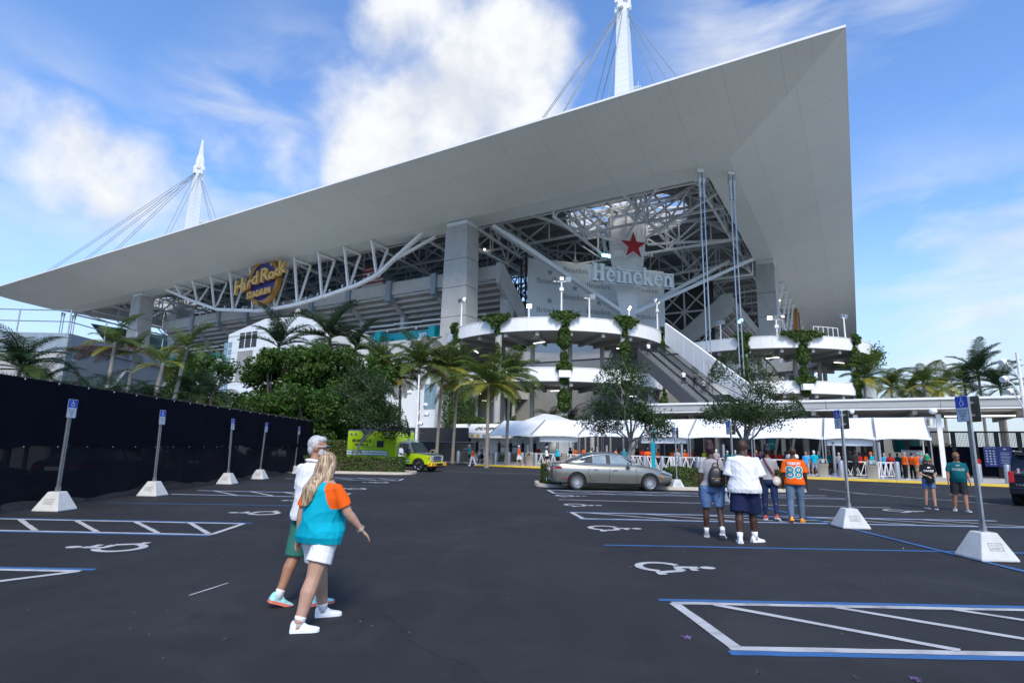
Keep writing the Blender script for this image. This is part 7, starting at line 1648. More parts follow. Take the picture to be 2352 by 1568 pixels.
def person(label, loc, az, H=1.75, build=1.0, belly=0.0, legs=((.25, .1, .03), (-.25, .25, .03)), arms=((.1, .12, .2), (-.1, .12, .2)), lean=.03, twist=0.0, head=(0, 0), sk='light', top=None, bot=None, shoes=None, hair=None, vox=.012, fem=False, group=None, fingers=True, bust=0.0, eyes=False, hips=1.0, grip=.5):
    """az: compass direction faced (clockwise from +y). legs/arms: left then right as (swing forward, bend, out)."""
    g = thing('person', label, 'person', loc, -R(az), group); s = H/1.75; b = build
    ct, st_ = math.cos(-twist), math.sin(-twist); cl, sl = math.cos(-lean), math.sin(-lean); PZ = .94
    def up(p):     # upper body lean and twist about the pelvis
        x, y, z = p; z -= PZ; x, y = x*ct-y*st_, x*st_+y*ct; y, z = y*cl-z*sl, y*sl+z*cl; return Vector((x, y, z+PZ))
    # --- legs
    LG = []
    for i, sd in enumerate((-1, 1)):
        f, k, ab = legs[i][:3]; hip = Vector((sd*.095*hips, 0, .90)); d1 = Vector((sd*math.sin(ab), math.sin(f)*math.cos(ab), -math.cos(f)*math.cos(ab))); knee = hip+d1*.42; f2 = f-k; d2 = Vector((sd*math.sin(ab*.6), math.sin(f2), -math.cos(f2))).normalized(); ank = knee+d2*.41
        LG.append([hip, knee, ank, legs[i][3] if len(legs[i]) > 3 else max(0, -f2*.6), legs[i][4] if len(legs[i]) > 4 else sd*.12])
    dz = min(l[2].z-.075-(math.sin(l[3])*.0) for l in LG)
    sh = Vector((0, 0, -dz))
    T = lambda p: (Vector(p)+sh)*s
    AR = []
    shw = .178*(.93 if fem else 1.0)*(1+.35*(b-1))
    for i, sd in enumerate((-1, 1)):
        f, ab, el = arms[i][:3]; inw = arms[i][3] if len(arms[i]) > 3 else 0.0
        S0 = up((sd*shw, -.01, 1.392)); d1 = Vector((sd*math.sin(ab), math.sin(f)*math.cos(ab), -math.cos(f)*math.cos(ab))); E_ = S0+d1*.285; f2 = f+el; a2 = ab*.6-inw; d2 = Vector((sd*math.sin(a2), math.sin(f2)*math.cos(a2), -math.cos(f2)*math.cos(a2))).normalized(); W = E_+d2*.245; AR.append([S0, E_, W, d2])
    nk0, nk1 = up((0, -.005, 1.44)), up((0, .015, 1.54)); HC = up((0, .03, 1.625)); hy, hp = head
    HR = Matrix.Rotation(-hy, 3, 'Z') @ Matrix.Rotation(-twist*0, 3, 'Z') @ Matrix.Rotation(-hp, 3, 'X')
    def hd(p): return T(HC+HR @ Vector(p))
    bd = (b-1)
    tor = [(.83, .155*hips+.02*bd, .105, -.01), (.90, .172*hips, .118+.02*bd, -.012), (.97, .165*hips, .115+belly*.5, belly*.25), (1.05, .142*(.93 if fem else 1.04), .100+belly*.95, belly*.55), (1.13, .138*(.92 if fem else 1.06), .098+belly*.9, belly*.5), (1.22, .150*(.96 if fem else 1.05), .108+belly*.45+bust*.3, belly*.2+bust*.5), (1.30, .160*(.97 if fem else 1.04), .112+bust*.25, .004+bust*.35), (1.38, .160*(.96 if fem else 1.05), .095, -.008), (1.425, .140, .078, -.012), (1.46, .098, .066, -.008), (1.50, .060, .057, .0)]
    def ring(z, rx, ry, yo, ex=0.0, n=18):
        wf = 1+bd*(.85 if z < 1.35 else .5); return [T(up(((rx*wf+ex)*math.cos(t), yo+(ry*(1+bd*.8)+ex)*math.sin(t), z))) for t in np.linspace(0, 2*math.pi, n+1)[:-1]]
    lb = 1+bd*.75
    # --- body: one continuous skin
    mb = MB(); mb.loft([ring(*r) for r in tor])
    mb.tube([T(nk0), T(nk1), T(HC)], [.058*s*(.85 if fem else 1), .052*s*(.85 if fem else 1), .05*s], 12)
    for sd, (hip, kn, an, pit, yaw) in zip((-1, 1), LG):
        th = hip.lerp(kn, .35); cf = kn.lerp(an, .3)+Vector((0, -.012, 0)); mb.tube([T(hip+Vector((0, 0, .05))), T(th), T(kn.lerp(hip, .12)), T(kn), T(cf), T(kn.lerp(an, .65)), T(an)], [.092*s*lb*hips, .083*s*lb*hips, .060*s*lb, .056*s*lb, .058*s*lb, .045*s*lb, .037*s*lb], 12)
        fd = Vector((math.sin(yaw), math.cos(yaw), 0)); mb.tube([T(an+Vector((0, -.03, -.02))), T(an+fd*.08+Vector((0, 0, -.055-math.sin(pit)*.06)))], [.030*s, .020*s], 8)
    ab_ = 1+bd*.8
    for i, (sd, (S0, E_, W, d2)) in enumerate(zip((-1, 1), AR)):
        q = .9 if fem else 1.0
        mb.tube([T(S0+Vector((-sd*.035, 0, .0))), T(S0), T(S0.lerp(E_, .4)), T(E_), T(E_.lerp(W, .25)), T(W)], [.050*s*q, .054*s*q*(1+bd*.4), .048*s*q*ab_, .040*s*q*ab_, .041*s*q*ab_, .026*s*q], 10)
        # hand: palm, four fingers, thumb
        side = Vector((0, 0, 1)).cross(d2); side = side.normalized() if side.length > .15 else Vector((0, 1, 0)); side = Vector((0, 1, 0)) if abs(d2.z) > .8 else side*(1)
        side = (side-d2*side.dot(d2)).normalized(); nrm = d2.cross(side)*sd
        P0 = W+d2*.045; mb.tube([T(W), T(P0), T(W+d2*.09)], [.025*s, .037*s, .034*s], 10, flat=.55, upv=nrm)
        if fingers:
            for k in range(4):
                o = side*(.030-.020*k); L_ = (.070, .080, .075, .058)[k]; a0 = W+d2*.085+o; cu = grip*(.5+.12*k); a1 = a0+(d2*math.cos(cu*.6)-nrm*-math.sin(cu*.6)*-1)*L_*.5; a2 = a1+(d2*math.cos(cu*1.8)+nrm*math.sin(cu*1.8)*(-1))*L_*.5; mb.tube([T(a0), T(a1), T(a2)], [.0095*s, .009*s, .0075*s], 6)
            a0 = W+d2*.035+side*.028; mb.tube([T(a0), T(a0+d2*.03+side*.025), T(a0+d2*.062+side*.022)], [.012*s, .010*s, .008*s], 6)
        else: mb.tube([T(W+d2*.08), T(W+d2*.15)], [.03*s, .02*s], 8, flat=.5)
    # head with jaw, brow, nose, ears
    def hball(c, r): 
        m0 = MB(); m0.ball((0, 0, 0), r, 16, 11); return mb.add([hd(Vector(c)+Vector(v)) for v in m0.v], m0.f)
    hball((0, -.008, .022), (.077, .098, .103)); hball((0, .018, -.045), (.058, .070, .075)); hball((0, .058, -.085), (.032, .028, .026))
    hball((0, .095, -.012), (.014, .018, .030)); hball((0, .104, -.028), (.017, .016, .013)); hball((0, .078, .022), (.055, .018, .014)); hball((0, .084, -.058), (.026, .012, .012))
    for sd in (-1, 1): hball((sd*.079, -.005, -.012), (.010, .022, .033))
    body = remeshed('body', mb, SK[sk], g, vox*s, 2)
    def cpart(nm, c, r, m, n=(14, 9), sm=True):
        m0 = MB(); m0.ball((0, 0, 0), r, *n); q = MB(); q.add([hd(Vector(c)+Vector(v)) for v in m0.v], m0.f); return q.build(nm, m, g, sm)
    if eyes:
        for sd in (-1, 1): cpart('eye', (sd*.03, .088, .004), (.011, .006, .006), M['black'], (8, 6))
        cpart('mouth', (0, .0945, -.062), (.022, .004, .005), fabric('lip', (.22,.07,.06)), (10, 6))
    # --- trousers / shorts
    info = dict(g=g, body=body, T=T, up=up, hd=hd, LG=LG, AR=AR, s=s, HC=HC)
    if bot:
        m, ln = bot['m'], bot.get('len', 1.0); loose = bot.get('loose', .018); mb = MB(); ztop = bot.get('top', 1.02)
        rr = [r for r in tor if r[0] <= ztop]; mb.loft([ring(*r, ex=.012+loose*.3) for r in rr])
        for sd, (hip, kn, an, pit, yaw) in zip((-1, 1), LG):
            pts = [hip+Vector((0, 0, .04)), hip.lerp(kn, .5)]; rad = [.098*lb*hips+loose*.5, .084*lb*hips+loose]
            if ln <= .5: e = hip.lerp(kn, max(.3, ln*2)); pts[1] = hip.lerp(e, .6); pts.append(e); rad.append((.086 if ln < .35 else .068)*lb*(hips if ln < .35 else 1)+loose*1.5)
            else:
                f = (ln-.5)*2; e = kn.lerp(an, f); pts += [kn, kn.lerp(e, .4), e]; rad += [.064*lb+loose*.9, .060*lb+loose*.8, (.062-.02*f)*lb+loose*(1.0 if not bot.get('slim') else .25)]
            mb.tube([T(p) for p in pts], [r*s for r in rad], 14)
        info['bottoms'] = remeshed(bot.get('name', 'trousers' if ln > .6 else 'shorts'), mb, m, g, vox*s*1.05, 1, wrinkle=bot.get('wr', .004)*s, seed=H*10+az)
    if top:
        m = top['m']; hem = top.get('hem', .92); loose = top.get('loose', .014); slv = top.get('sleeve', .5); mb = MB()
        rr = [r for r in tor if r[0] >= hem-.001 and r[0] < 1.45]; lo = [r for r in tor if r[0] < hem]
        if lo: a = lo[-1]; bq = rr[0]; t = (hem-a[0])/(bq[0]-a[0]); rr = [tuple(a[i]+(bq[i]-a[i])*t for i in range(4))]+rr
        n = len(rr); rings = [ring(*r, ex=.008+loose*(1.0+.9*(1-i/n))) for i, r in enumerate(rr)]; rings.append([T(up(((.072)*math.cos(t)*(1+bd*.3), -.004+.068*math.sin(t), 1.472))) for t in np.linspace(0, 2*math.pi, 19)[:-1]]); mb.loft(rings)
        for sd, (S0, E_, W, d2) in zip((-1, 1), AR):
            q = .9 if fem else 1.0; e = S0.lerp(E_, min(1, slv*1.6)) if slv <= .62 else E_.lerp(W, (slv-.62)/.38); pts = [S0+Vector((-sd*.06, 0, .004)), S0+Vector((0, 0, .002)), S0.lerp(E_, .35)]; rad = [.050*q+loose*.2, (.056*q*(1+bd*.35)+loose*.5), .052*q*ab_+loose*.9]
            if slv > .62: pts += [E_]; rad += [.046*q*ab_+loose]
            pts.append(e); rad.append((.050 if slv <= .62 else .034)*q*ab_+loose*1.35); mb.tube([T(p) for p in pts], [r*s for r in rad], 14)
        info['top'] = remeshed(top.get('name', 'shirt'), mb, m, g, vox*s*1.05, 1, top.get('fn'), top.get('wr', .0045)*s, H*7+az*.3)
    if shoes:
        for sd, (hip, kn, an, pit, yaw) in zip((-1, 1), LG):
            F = Matrix.Rotation(-yaw, 3, 'Z') @ Matrix.Rotation(-pit, 3, 'X'); A0 = an+Vector((0, 0, -.075))
            def fp(x, y, z): return T(A0+F @ Vector((x, y+.0, z)) if pit < .05 else an+F @ Vector((x, y, z-.075)))
            prof_s = [(-.075, .030, .075), (-.06, .040, .105), (-.02, .042, .115), (.04, .042, .095), (.09, .046, .062), (.14, .047, .050), (.18, .038, .042), (.20, .02, .03)]
            mb = MB(); mb.loft([[fp(w*math.cos(t), y, .018+(h-.018)*max(0, math.sin(t))) for t in np.linspace(0, math.pi, 9)]+[fp(w*.9*c, y, .012) for c in (-1, -.3, .3, 1)] for y, w, h in prof_s]); autosmooth(fixn(mb.build('shoe', shoes['m'], g)), 50)
            mb = MB(); o = [(w+.006, y) for y, w, h in prof_s]; out = [(a, y) for a, y in o]+[(-a, y) for a, y in o[::-1]]; mb.loft([[fp(a, y, z) for a, y in out] for z in (0.0, .028)]); fixn(mb.build('sole', shoes.get('sole', M['canvas']), g))
            if shoes.get('sock'): mb = MB(); mb.tube([T(an+Vector((0, 0, -.03))), T(an.lerp(kn, .12)), T(an.lerp(kn, .24 if shoes.get('high') else .16))], [.044*s, .041*s*lb, .043*s*lb], 12); mb.build('sock', shoes['sock'], g, True)
    if hair:
        k, m = hair['k'], hair['m']; mb = MB()
        def hb(c, r): m0 = MB(); m0.ball((0, 0, 0), r, 16, 11); mb.add([hd(Vector(c)+Vector(v)) for v in m0.v], m0.f)
        if k == 'short': hb((0, -.026, .034), (.0815, .094, .100)); hb((0, -.062, -.02), (.072, .050, .070)); hb((0, .022, .082), (.066, .068, .042))
        elif k == 'long':
            hb((0, -.018, .036), (.088, .106, .106)); 
            base = T(HC+HR @ Vector((0, -.07, .0))); ends = hair.get('end', T(up((0, -.15, 1.15))))
            pts = [hd((0, -.05, .07)), hd((0, -.085, -.02)), hd((0, -.10, -.11)), base.lerp(ends, .62)+Vector((0, -.025, 0)), base.lerp(ends, .85), ends]; mb.tube(pts, [.075*s, .090*s, .090*s, .092*s, .072*s, .03*s], 16, flat=.55, upv=(0, 1, 0))
            for sd in (-1, 1): mb.tube([hd((sd*.05, .02, .07)), hd((sd*.083, -.01, -.02)), hd((sd*.09, -.04, -.12)), hd((sd*.085, -.07, -.2))], [.03*s, .035*s, .04*s, .025*s], 8)
        elif k == 'curly':
            for q in range(40): v = Vector((rnd.gauss(0, 1), rnd.gauss(0, 1), rnd.gauss(0, 1))).normalized(); hb(Vector((0, -.04, .02))+Vector((v.x*.085, v.y*.08, v.z*.11)), .04)
            hb((0, -.05, -.06), (.10, .07, .12))
        elif k == 'bun':
            hb((0, -.018, .034), (.083, .102, .103)); hb((0, -.05, .145), (.055, .06, .06))
            for q in range(26): a = rnd.uniform(0, 6.28); r0 = rnd.uniform(.02, .06); mb.tube([hd((.085*math.cos(a), -.02+.1*math.sin(a), .03)), hd((.06*math.cos(a), -.03+.07*math.sin(a), .12)), hd((r0*math.cos(a+.8), -.05+r0*math.sin(a+.8), .19+rnd.uniform(-.02, .02)))], [.011*s, .013*s, .012*s], 5)
        o = mb.build('hair', m, g, True)
        if k in ('long', 'bun', 'curly') and vox < .02:
            mm = mb; col.objects.unlink(o); bpy.data.objects.remove(o); info['hair'] = remeshed('hair', mm, hair.get('mats', m), g, .010*s if k != 'bun' else .007*s, 1, hair.get('fn'), .003, 3)
    return info
def cap(info, m, back=False, m2=None):
    g, hd = info['g'], info['hd']; mb = MB(); n = 20; rings = []
    for z, f in ((.035, 1.0), (.07, .98), (.105, .82), (.13, .5), (.139, .12)): rings.append([hd((.087*f*math.cos(t), -.012+.107*f*math.sin(t), z)) for t in np.linspace(0, 2*math.pi, n+1)[:-1]])
    mb.loft(rings); autosmooth(mb.build('cap', m, g), 60); mb = MB(); sg = -1 if back else 1
    a = [hd((.075*math.cos(t), -.012+sg*(.085+.11*math.sin(t)), .034-.022*math.sin(t))) for t in np.linspace(0, math.pi, 11)]; b_ = [hd((.078*math.cos(t), -.012+sg*(.03+.07*math.sin(t)), .040)) for t in np.linspace(0, math.pi, 11)]
    mb.loft([a, b_], cap=False, closed=False); mb.build('cap_brim', m2 or m, g)
def glasses(info, lens, fr):
    g, hd = info['g'], info['hd']
    for sd in (-1, 1):
        mb = MB(); mb.tube([hd((sd*.034, .096, .008)), hd((sd*.036, .108, .006))], .026*info['s'], 12, flat=.8); mb.build('sunglass_lens', lens, g)
        mb = MB(); mb.tube([hd((sd*.062, .098, .012)), hd((sd*.084, .02, .012)), hd((sd*.082, -.01, .004))], .0045*info['s'], 6); mb.build('sunglass_arm', fr, g)
    mb = MB(); mb.tube([hd((-.06, .102, .022)), hd((0, .112, .018)), hd((.06, .102, .022))], .005*info['s'], 6); mb.build('sunglass_bridge', fr, g)
white_c = fabric('cloth_white', (.78,.78,.80)); black_c = fabric('cloth_black', (.012,.012,.015)); grey_c = fabric('cloth_grey', (.33,.315,.33)); navy_c = fabric('cloth_navy', (.010,.016,.055)); teal_c = fabric('cloth_teal', (.0,.36,.48)); orange_c = fabric('cloth_orange', (.80,.115,.008)); green_c = fabric('cloth_green', (.035,.16,.13)); denim_c = fabric('cloth_denim', (.12,.20,.38)); jeans_c = fabric('cloth_jeans', (.015,.028,.085)); denim_pale = fabric('cloth_denim_grey', (.10,.15,.22)); eagles_c = fabric('cloth_deep_teal', (.0,.095,.12)); khaki_c = fabric('cloth_khaki', (.36,.28,.18)); red_c = fabric('cloth_red', (.42,.02,.015)); 
leather_w = mat('shoe_white', (.74,.74,.74), .45); shoe_grey = mat('shoe_grey', (.22,.22,.25), .5); shoe_orange = mat('shoe_orange', (.80,.30,.02), .5); shoe_red = mat('shoe_red', (.50,.05,.02), .45); shoe_black = mat('shoe_black', (.02,.02,.022), .5); shoe_mint = mat('shoe_mint', (.35,.72,.70), .5, var=.35, scale=22)
hair_black = mat('hair_black', (.010,.008,.008), .6); hair_white = mat('hair_white', (.44,.44,.44), .55, var=.3, scale=45); hair_auburn = mat('hair_auburn', (.15,.06,.03), .6, var=.3, scale=30)
def blond_mat():
    m = mat('hair_blond', (.40,.26,.13), .45, var=.1, scale=6); nt = m.node_tree; N = nt.nodes; L = nt.links; b = N['Principled BSDF']
    tc = N.new('ShaderNodeTexCoord'); mp = N.new('ShaderNodeMapping'); mp.inputs['Scale'].default_value = (70, 70, 3.0); n = N.new('ShaderNodeTexNoise'); n.inputs['Scale'].default_value = 1; n.inputs['Detail'].default_value = 4; L.new(tc.outputs['Object'], mp.inputs[0]); L.new(mp.outputs[0], n.inputs['Vector'])
    r = N.new('ShaderNodeValToRGB'); r.color_ramp.elements[0].position = .36; r.color_ramp.elements[0].color = (.14,.075,.035,1); r.color_ramp.elements[1].position = .62; r.color_ramp.elements[1].color = (.56,.42,.26,1); L.new(n.outputs['Fac'], r.inputs[0]); L.new(r.outputs[0], b.inputs['Base Color'])
    bp = N.new('ShaderNodeBump'); bp.inputs['Strength'].default_value = .5; bp.inputs['Distance'].default_value = .01; L.new(n.outputs['Fac'], bp.inputs['Height']); L.new(bp.outputs[0], b.inputs['Normal']); return m
hair_blond = blond_mat()
lens_blue = mat('lens_blue', (.03,.10,.22), .06, metal=.5); frame_clear = mat('frame_clear', (.65,.66,.66), .2)
# 1 the couple in the foreground
man = person('white-haired bearded man in white polo and green shorts walking beside the blonde woman', (-2.20, 6.60, 0), 38, 1.79, 1.10, .045, legs=((-.16, .22, .02, .35, .2), (.14, .08, .03, 0, .2)), arms=((.05, .14, .25), (-.08, .16, .25)), lean=.02, head=(.85, .02), sk='tan',
    top=dict(m=white_c, hem=.86, loose=.020, sleeve=.50, name='polo_shirt', wr=.009), bot=dict(m=green_c, len=.50, loose=.022), shoes=dict(m=shoe_mint, sole=mat('sole_coral', (.80,.20,.14), .5), sock=white_c), hair=dict(k='short', m=hair_white), vox=.0075, eyes=True)
glasses(man, lens_blue, frame_clear)
mb = MB(); hd = man['hd']
for q in range(60):
    a = rnd.uniform(-1.35, 1.35); z = rnd.uniform(-.10, -.045)+.03*abs(a)*.6; c = Vector((.066*math.sin(a), .018+.070*math.cos(a), z)); mb.ball(hd(c), rnd.uniform(.011, .016), 6, 4)
for q in range(9): a = -.4+.1*q; mb.ball(hd((.05*math.sin(a), .098-.03*a*a, -.046)), .010, 6, 4)
remeshed('beard', mb, hair_white, man['g'], .007, 1)
mb = MB(); T = man['T']; up = man['up']; mb.tube([T(up((.085*math.cos(t), -.005+.078*math.sin(t), 1.475+.012*math.sin(t)*-1))) for t in np.linspace(0, 2*math.pi, 21)], .016, 8, flat=1.0); autosmooth(mb.build('collar', white_c, man['g']), 60)
def raglan(c):     # orange shoulders and sleeves, teal body
    x, y, z = c.T; ax = np.abs(x); sh = 1.62/1.75; return ((ax > .115*sh+(1.44*sh-z)*.28+.0) & (z > 1.08)).astype(int)
lady = person('blonde woman in teal shirt with orange sleeves and white shorts walking in front', (-1.86, 5.93, 0), 28, 1.645, 1.46, .06, legs=((.40, .20, .03, 0, .7), (-.32, .03, -.02, 0, .85)), arms=((-.12, .20, .15), (.32, .36, .35, -.1)), lean=.03, head=(.1, .05), sk='light',
    top=dict(m=[teal_c, orange_c], hem=.83, loose=.010, sleeve=.46, fn=raglan, wr=.009), bot=dict(m=white_c, len=.31, loose=.008, wr=.004, top=.84), shoes=dict(m=leather_w, sock=white_c), hair=dict(k='long', m=hair_blond, end=Vector((-.04, -.20, 1.10))), vox=.0075, fem=True, bust=.05, hips=1.06, grip=.35)
for k in range(3):
    S0, E_, W, d2 = lady['AR'][1]; c = lady['T'](W-d2*(.012+.014*k)); mb = MB(); x = d2.orthogonal().normalized(); y = d2.cross(x); mb.tube([c+(x*math.cos(t)+y*math.sin(t))*.037 for t in np.linspace(0, 6.2832, 17)], .0035, 5); mb.build('bracelet', M['chrome'] if k != 1 else M['gold'], lady['g'])
# 2 group walking away at the right
w1 = person('woman with black backpack, grey t-shirt and denim shorts walking toward the gates', (4.17, 12.15, 0), 12, 1.86, 1.08, .01, legs=((.12, .06, .02, 0, .1), (-.22, .30, .02, .45, .3)), arms=((-.05, .14, .15), (.05, .16, .35)), head=(.35, -.05), sk='dark', top=dict(m=grey_c, hem=.95, loose=.006, sleeve=.45), bot=dict(m=denim_c, len=.42, loose=.008, top=1.06, wr=.003), shoes=dict(m=shoe_grey, sock=white_c, high=True), hair=dict(k='bun', m=mat('hair_burgundy', (.045,.012,.012), .6)), vox=.011, fem=True, hips=1.16)
mb = MB(); hd = w1['hd']; c = hd((.092, -.005, -.075)); mb.tube([c+Vector((.012*0, .043*math.cos(t), .043*math.sin(t))) for t in np.linspace(0, 6.2832, 19)], .0045, 6); mb.build('hoop_earring', M['gold'], w1['g'])
m1 = person('big bald man in oversized white t-shirt and navy shorts, tallest of the walking group', (4.62, 11.6, 0), 18, 1.96, 1.28, .05, legs=((-.16, .05, .04, 0, -.1), (.24, .28, .06, .02, .9)), arms=((.0, .16, .12), (.12, .24, .42)), head=(-.1, .05), sk='dark', top=dict(m=white_c, hem=.76, loose=.040, sleeve=.60, wr=.010), bot=dict(m=navy_c, len=.47, loose=.05, wr=.006), shoes=dict(m=leather_w, sock=white_c, high=True), vox=.011)
w2 = person('woman in grey t-shirt and dark jeans with a red shoulder strap', (6.80, 15.45, 0), 16, 1.86, .92, 0, legs=((.08, .04, .02, 0, .2), (-.20, .22, .02, .3, .4)), arms=((-.02, .12, .25), (.15, .16, .9, .3)), head=(-.05, .05), sk='brown', top=dict(m=grey_c, hem=.95, loose=.008, sleeve=.44), bot=dict(m=jeans_c, len=.95, loose=.010, slim=True, top=1.04), shoes=dict(m=shoe_red, high=True), hair=dict(k='bun', m=hair_black), vox=.012, fem=True, hips=1.04)
m2 = person('bald man in orange number 88 football shirt and blue jeans', (7.28, 15.05, 0), 22, 1.87, 1.10, .03, legs=((-.20, .22, .05, .35, -.1), (.14, .06, .04, 0, .2)), arms=((.0, .15, .2), (-.02, .18, .25)), head=(.0, .05), sk='dark', top=dict(m=orange_c, hem=.86, loose=.022, sleeve=.56, name='football_shirt'), bot=dict(m=denim_pale, len=.98, loose=.014), shoes=dict(m=shoe_orange, sole=shoe_orange), vox=.011)
def back_frame(info, z, y=-.4, x=0.0): s = info['s']; return frame(info['T'](info['up']((x, y, z))), (1, 0, 0), Vector((0, -.03, 1)).normalized())
jt = mat('jersey_teal', (.0,.27,.30), .7)
for k, (off, bold, mm) in enumerate(((.006, .020, white_c), (.010, .004, jt))):
    decal(m2['g'], m2['top'], poly_text('88', .40, bold, 0, 0, .98), mm, back_frame(m2, 1.12), off, 'number')
decal(m2['g'], m2['top'], poly_text('GESICKI', .088, .003, 0, 0, 1.0), white_c, back_frame(m2, 1.335), .006)
# worn and carried things of the group are things of their own
def backpack():
    g0 = w1['g']; s = w1['s']; T, up = w1['T'], w1['up']; bk = thing('backpack', 'small black leather backpack worn by the woman in denim shorts', 'backpack', g0.location, g0.rotation_euler.z)
    c = T(up((.055, -.185, 1.13))); mb = MB(); rings = []
    for z, w, d in ((-.20, .11, .05), (-.19, .145, .085), (-.08, .15, .095), (.05, .14, .088), (.14, .11, .07), (.19, .06, .045), (.20, .03, .02)): rings.append([c+Vector((w*math.copysign(abs(math.cos(t))**.7, math.cos(t)), d*math.copysign(abs(math.sin(t))**.7, math.sin(t)), z)) for t in np.linspace(0, 6.2832, 21)[:-1]])
    lth = mat('black_leather', (.018,.016,.017), .35, var=.1, scale=20, bump=.15, bscale=60); mb.loft(rings); autosmooth(mb.build('bag_body', lth, bk), 60)
    mb = MB(); rr = [[c+Vector((w*math.cos(t), -.085+d*math.sin(t), z)) for t in np.linspace(0, 6.2832, 17)[:-1]] for z, w, d in ((-.18, .10, .02), (-.16, .115, .045), (-.06, .11, .045), (-.03, .08, .02))]; mb.loft(rr); autosmooth(mb.build('front_pocket', lth, bk), 60)
    mb = MB(); mb.tube([c+Vector((.06*math.cos(t), 0, .20+.07*math.sin(t))) for t in np.linspace(0, math.pi, 9)], .012, 6); mb.build('handle', lth, bk); mb = MB(); mb.tube([c+Vector((.06, .04, .17)), T(up((.115, -.08, 1.46))), T(up((.12, .07, 1.44)))], .018, 6, flat=.5); mb.build('strap', lth, bk)
    mb = MB(); mb.tube([c+Vector((.05, -.06, -.18)), c+Vector((.04, -.05, -.42))], .010, 5); mb.build('hanging_strap', lth, bk); mb = MB(); mb.tube([c+Vector((.12, -.06, .13)), c+Vector((.15, -.06, .0))], .02, 8); mb.build('bottle', M['black'], bk)
    mb = MB(); mb.tube([c+Vector((x, -.099, -.03+.002*x)) for x in (-.09, 0, .09)], .004, 5); mb.build('zip', M['gold'], bk)
backpack()
def shoulder_bag():
    g0 = w2['g']; T, up = w2['T'], w2['up']; bg = thing('shoulder_bag', 'round cream and pink bag on dark red strap at the jeans woman\'s hip', 'bag', g0.location, g0.rotation_euler.z); c = T(up((.16, -.15, .93)))
    mb = MB(); mb.loft([[c+Vector((r*math.cos(t), y, r*1.15*math.sin(t))) for t in np.linspace(0, 6.2832, 21)[:-1]] for y, r in ((.04, .08), (.03, .10), (-.03, .10), (-.04, .08))]); autosmooth(mb.build('bag_body', mat('cream_leather', (.62,.45,.40), .5), bg), 50); mb = MB(); mb.loft([[c+Vector((r*math.cos(t), y, r*math.sin(t))) for t in np.linspace(0, 6.2832, 17)[:-1]] for y, r in ((-.041, .055), (-.046, .05))]); mb.build('round_patch', leather_w, bg)
    strap = mat('strap_red', (.16,.012,.03), .6); mb = MB(); mb.tube([c+Vector((-.02, .0, .10)), T(up((.08, -.145, 1.10))), T(up((-.02, -.150, 1.28))), T(up((-.09, -.10, 1.44))), T(up((-.10, .02, 1.46)))], .022, 6, flat=.35, upv=(0, 1, 0)); mb.build('strap', strap, bg)
shoulder_bag()
# 3 couple coming towards the camera at the right
w3 = person('woman in green cap and black lettered v-neck shirt looking into her bag', (13.95, 19.6, 0), 196, 1.74, .98, 0, legs=((.10, .06, .01, 0, .2), (-.12, .1, .0, .1, -.2)), arms=((.12, .22, 1.25, .65), (.14, .20, 1.15, .6)), head=(.0, .40), sk='light', top=dict(m=black_c, hem=.95, loose=.008, sleeve=.46), bot=dict(m=denim_c, len=.28, loose=.012), shoes=dict(m=shoe_black), hair=dict(k='long', m=hair_blond), vox=.012, fem=True, bust=.03, eyes=True)
cap(w3, mat('cap_green', (.01,.22,.10), .7)); 
m3 = person('bearded man in teal lettered t-shirt, dark shorts and mirrored sunglasses', (14.45, 18.95, 0), 205, 1.83, 1.18, .04, legs=((.10, .06, .05, 0, -.15), (-.10, .12, .05, .1, .3)), arms=((.05, .18, .22), (.08, .20, .25)), head=(-.15, 0), sk='tan', top=dict(m=eagles_c, hem=.87, loose=.014, sleeve=.48), bot=dict(m=fabric('cloth_charcoal', (.028,.028,.032)), len=.46, loose=.02), shoes=dict(m=shoe_grey), hair=dict(k='short', m=hair_auburn), vox=.012, eyes=True)
cap(m3, mat('cap_brown', (.28,.13,.04), .7), True); glasses(m3, lens_blue, M['black'])
mb = MB(); hd = m3['hd']
for q in range(46): a = rnd.uniform(-1.3, 1.3); mb.ball(hd((.064*math.sin(a), .016+.068*math.cos(a), rnd.uniform(-.098, -.05)+.02*abs(a))), .013, 6, 4)
remeshed('beard', mb, hair_auburn, m3['g'], .009, 1)
for inf, z, sz, mm in ((w3, 1.23, .085, white_c), (m3, 1.25, .098, mat('print_grey', (.25,.30,.30), .7))):
    fr = frame(inf['T'](inf['up']((0, .4, z))), (-1, 0, 0), Vector((0, .02, 1)).normalized()); decal(inf['g'], inf['top'], poly_text('EAGLES', sz, .006, 0, .05, 1.05), mm, fr, .007)
    me = bpy.data.meshes.new('bird'); s_ = sz*.5; me.from_pydata([(-1.2*s_, .1*s_, 0), (-.3*s_, .6*s_, 0), (.9*s_, .55*s_, 0), (1.3*s_, .1*s_, 0), (.8*s_, -.2*s_, 0), (.2*s_, -.1*s_, 0), (-.5*s_, -.55*s_, 0)], [], [(0, 6, 5, 4, 3, 2, 1)]); decal(inf['g'], inf['top'], me, mm, fr @ Matrix.Translation((0, sz*1.25, 0)), .007, 'bird_emblem')
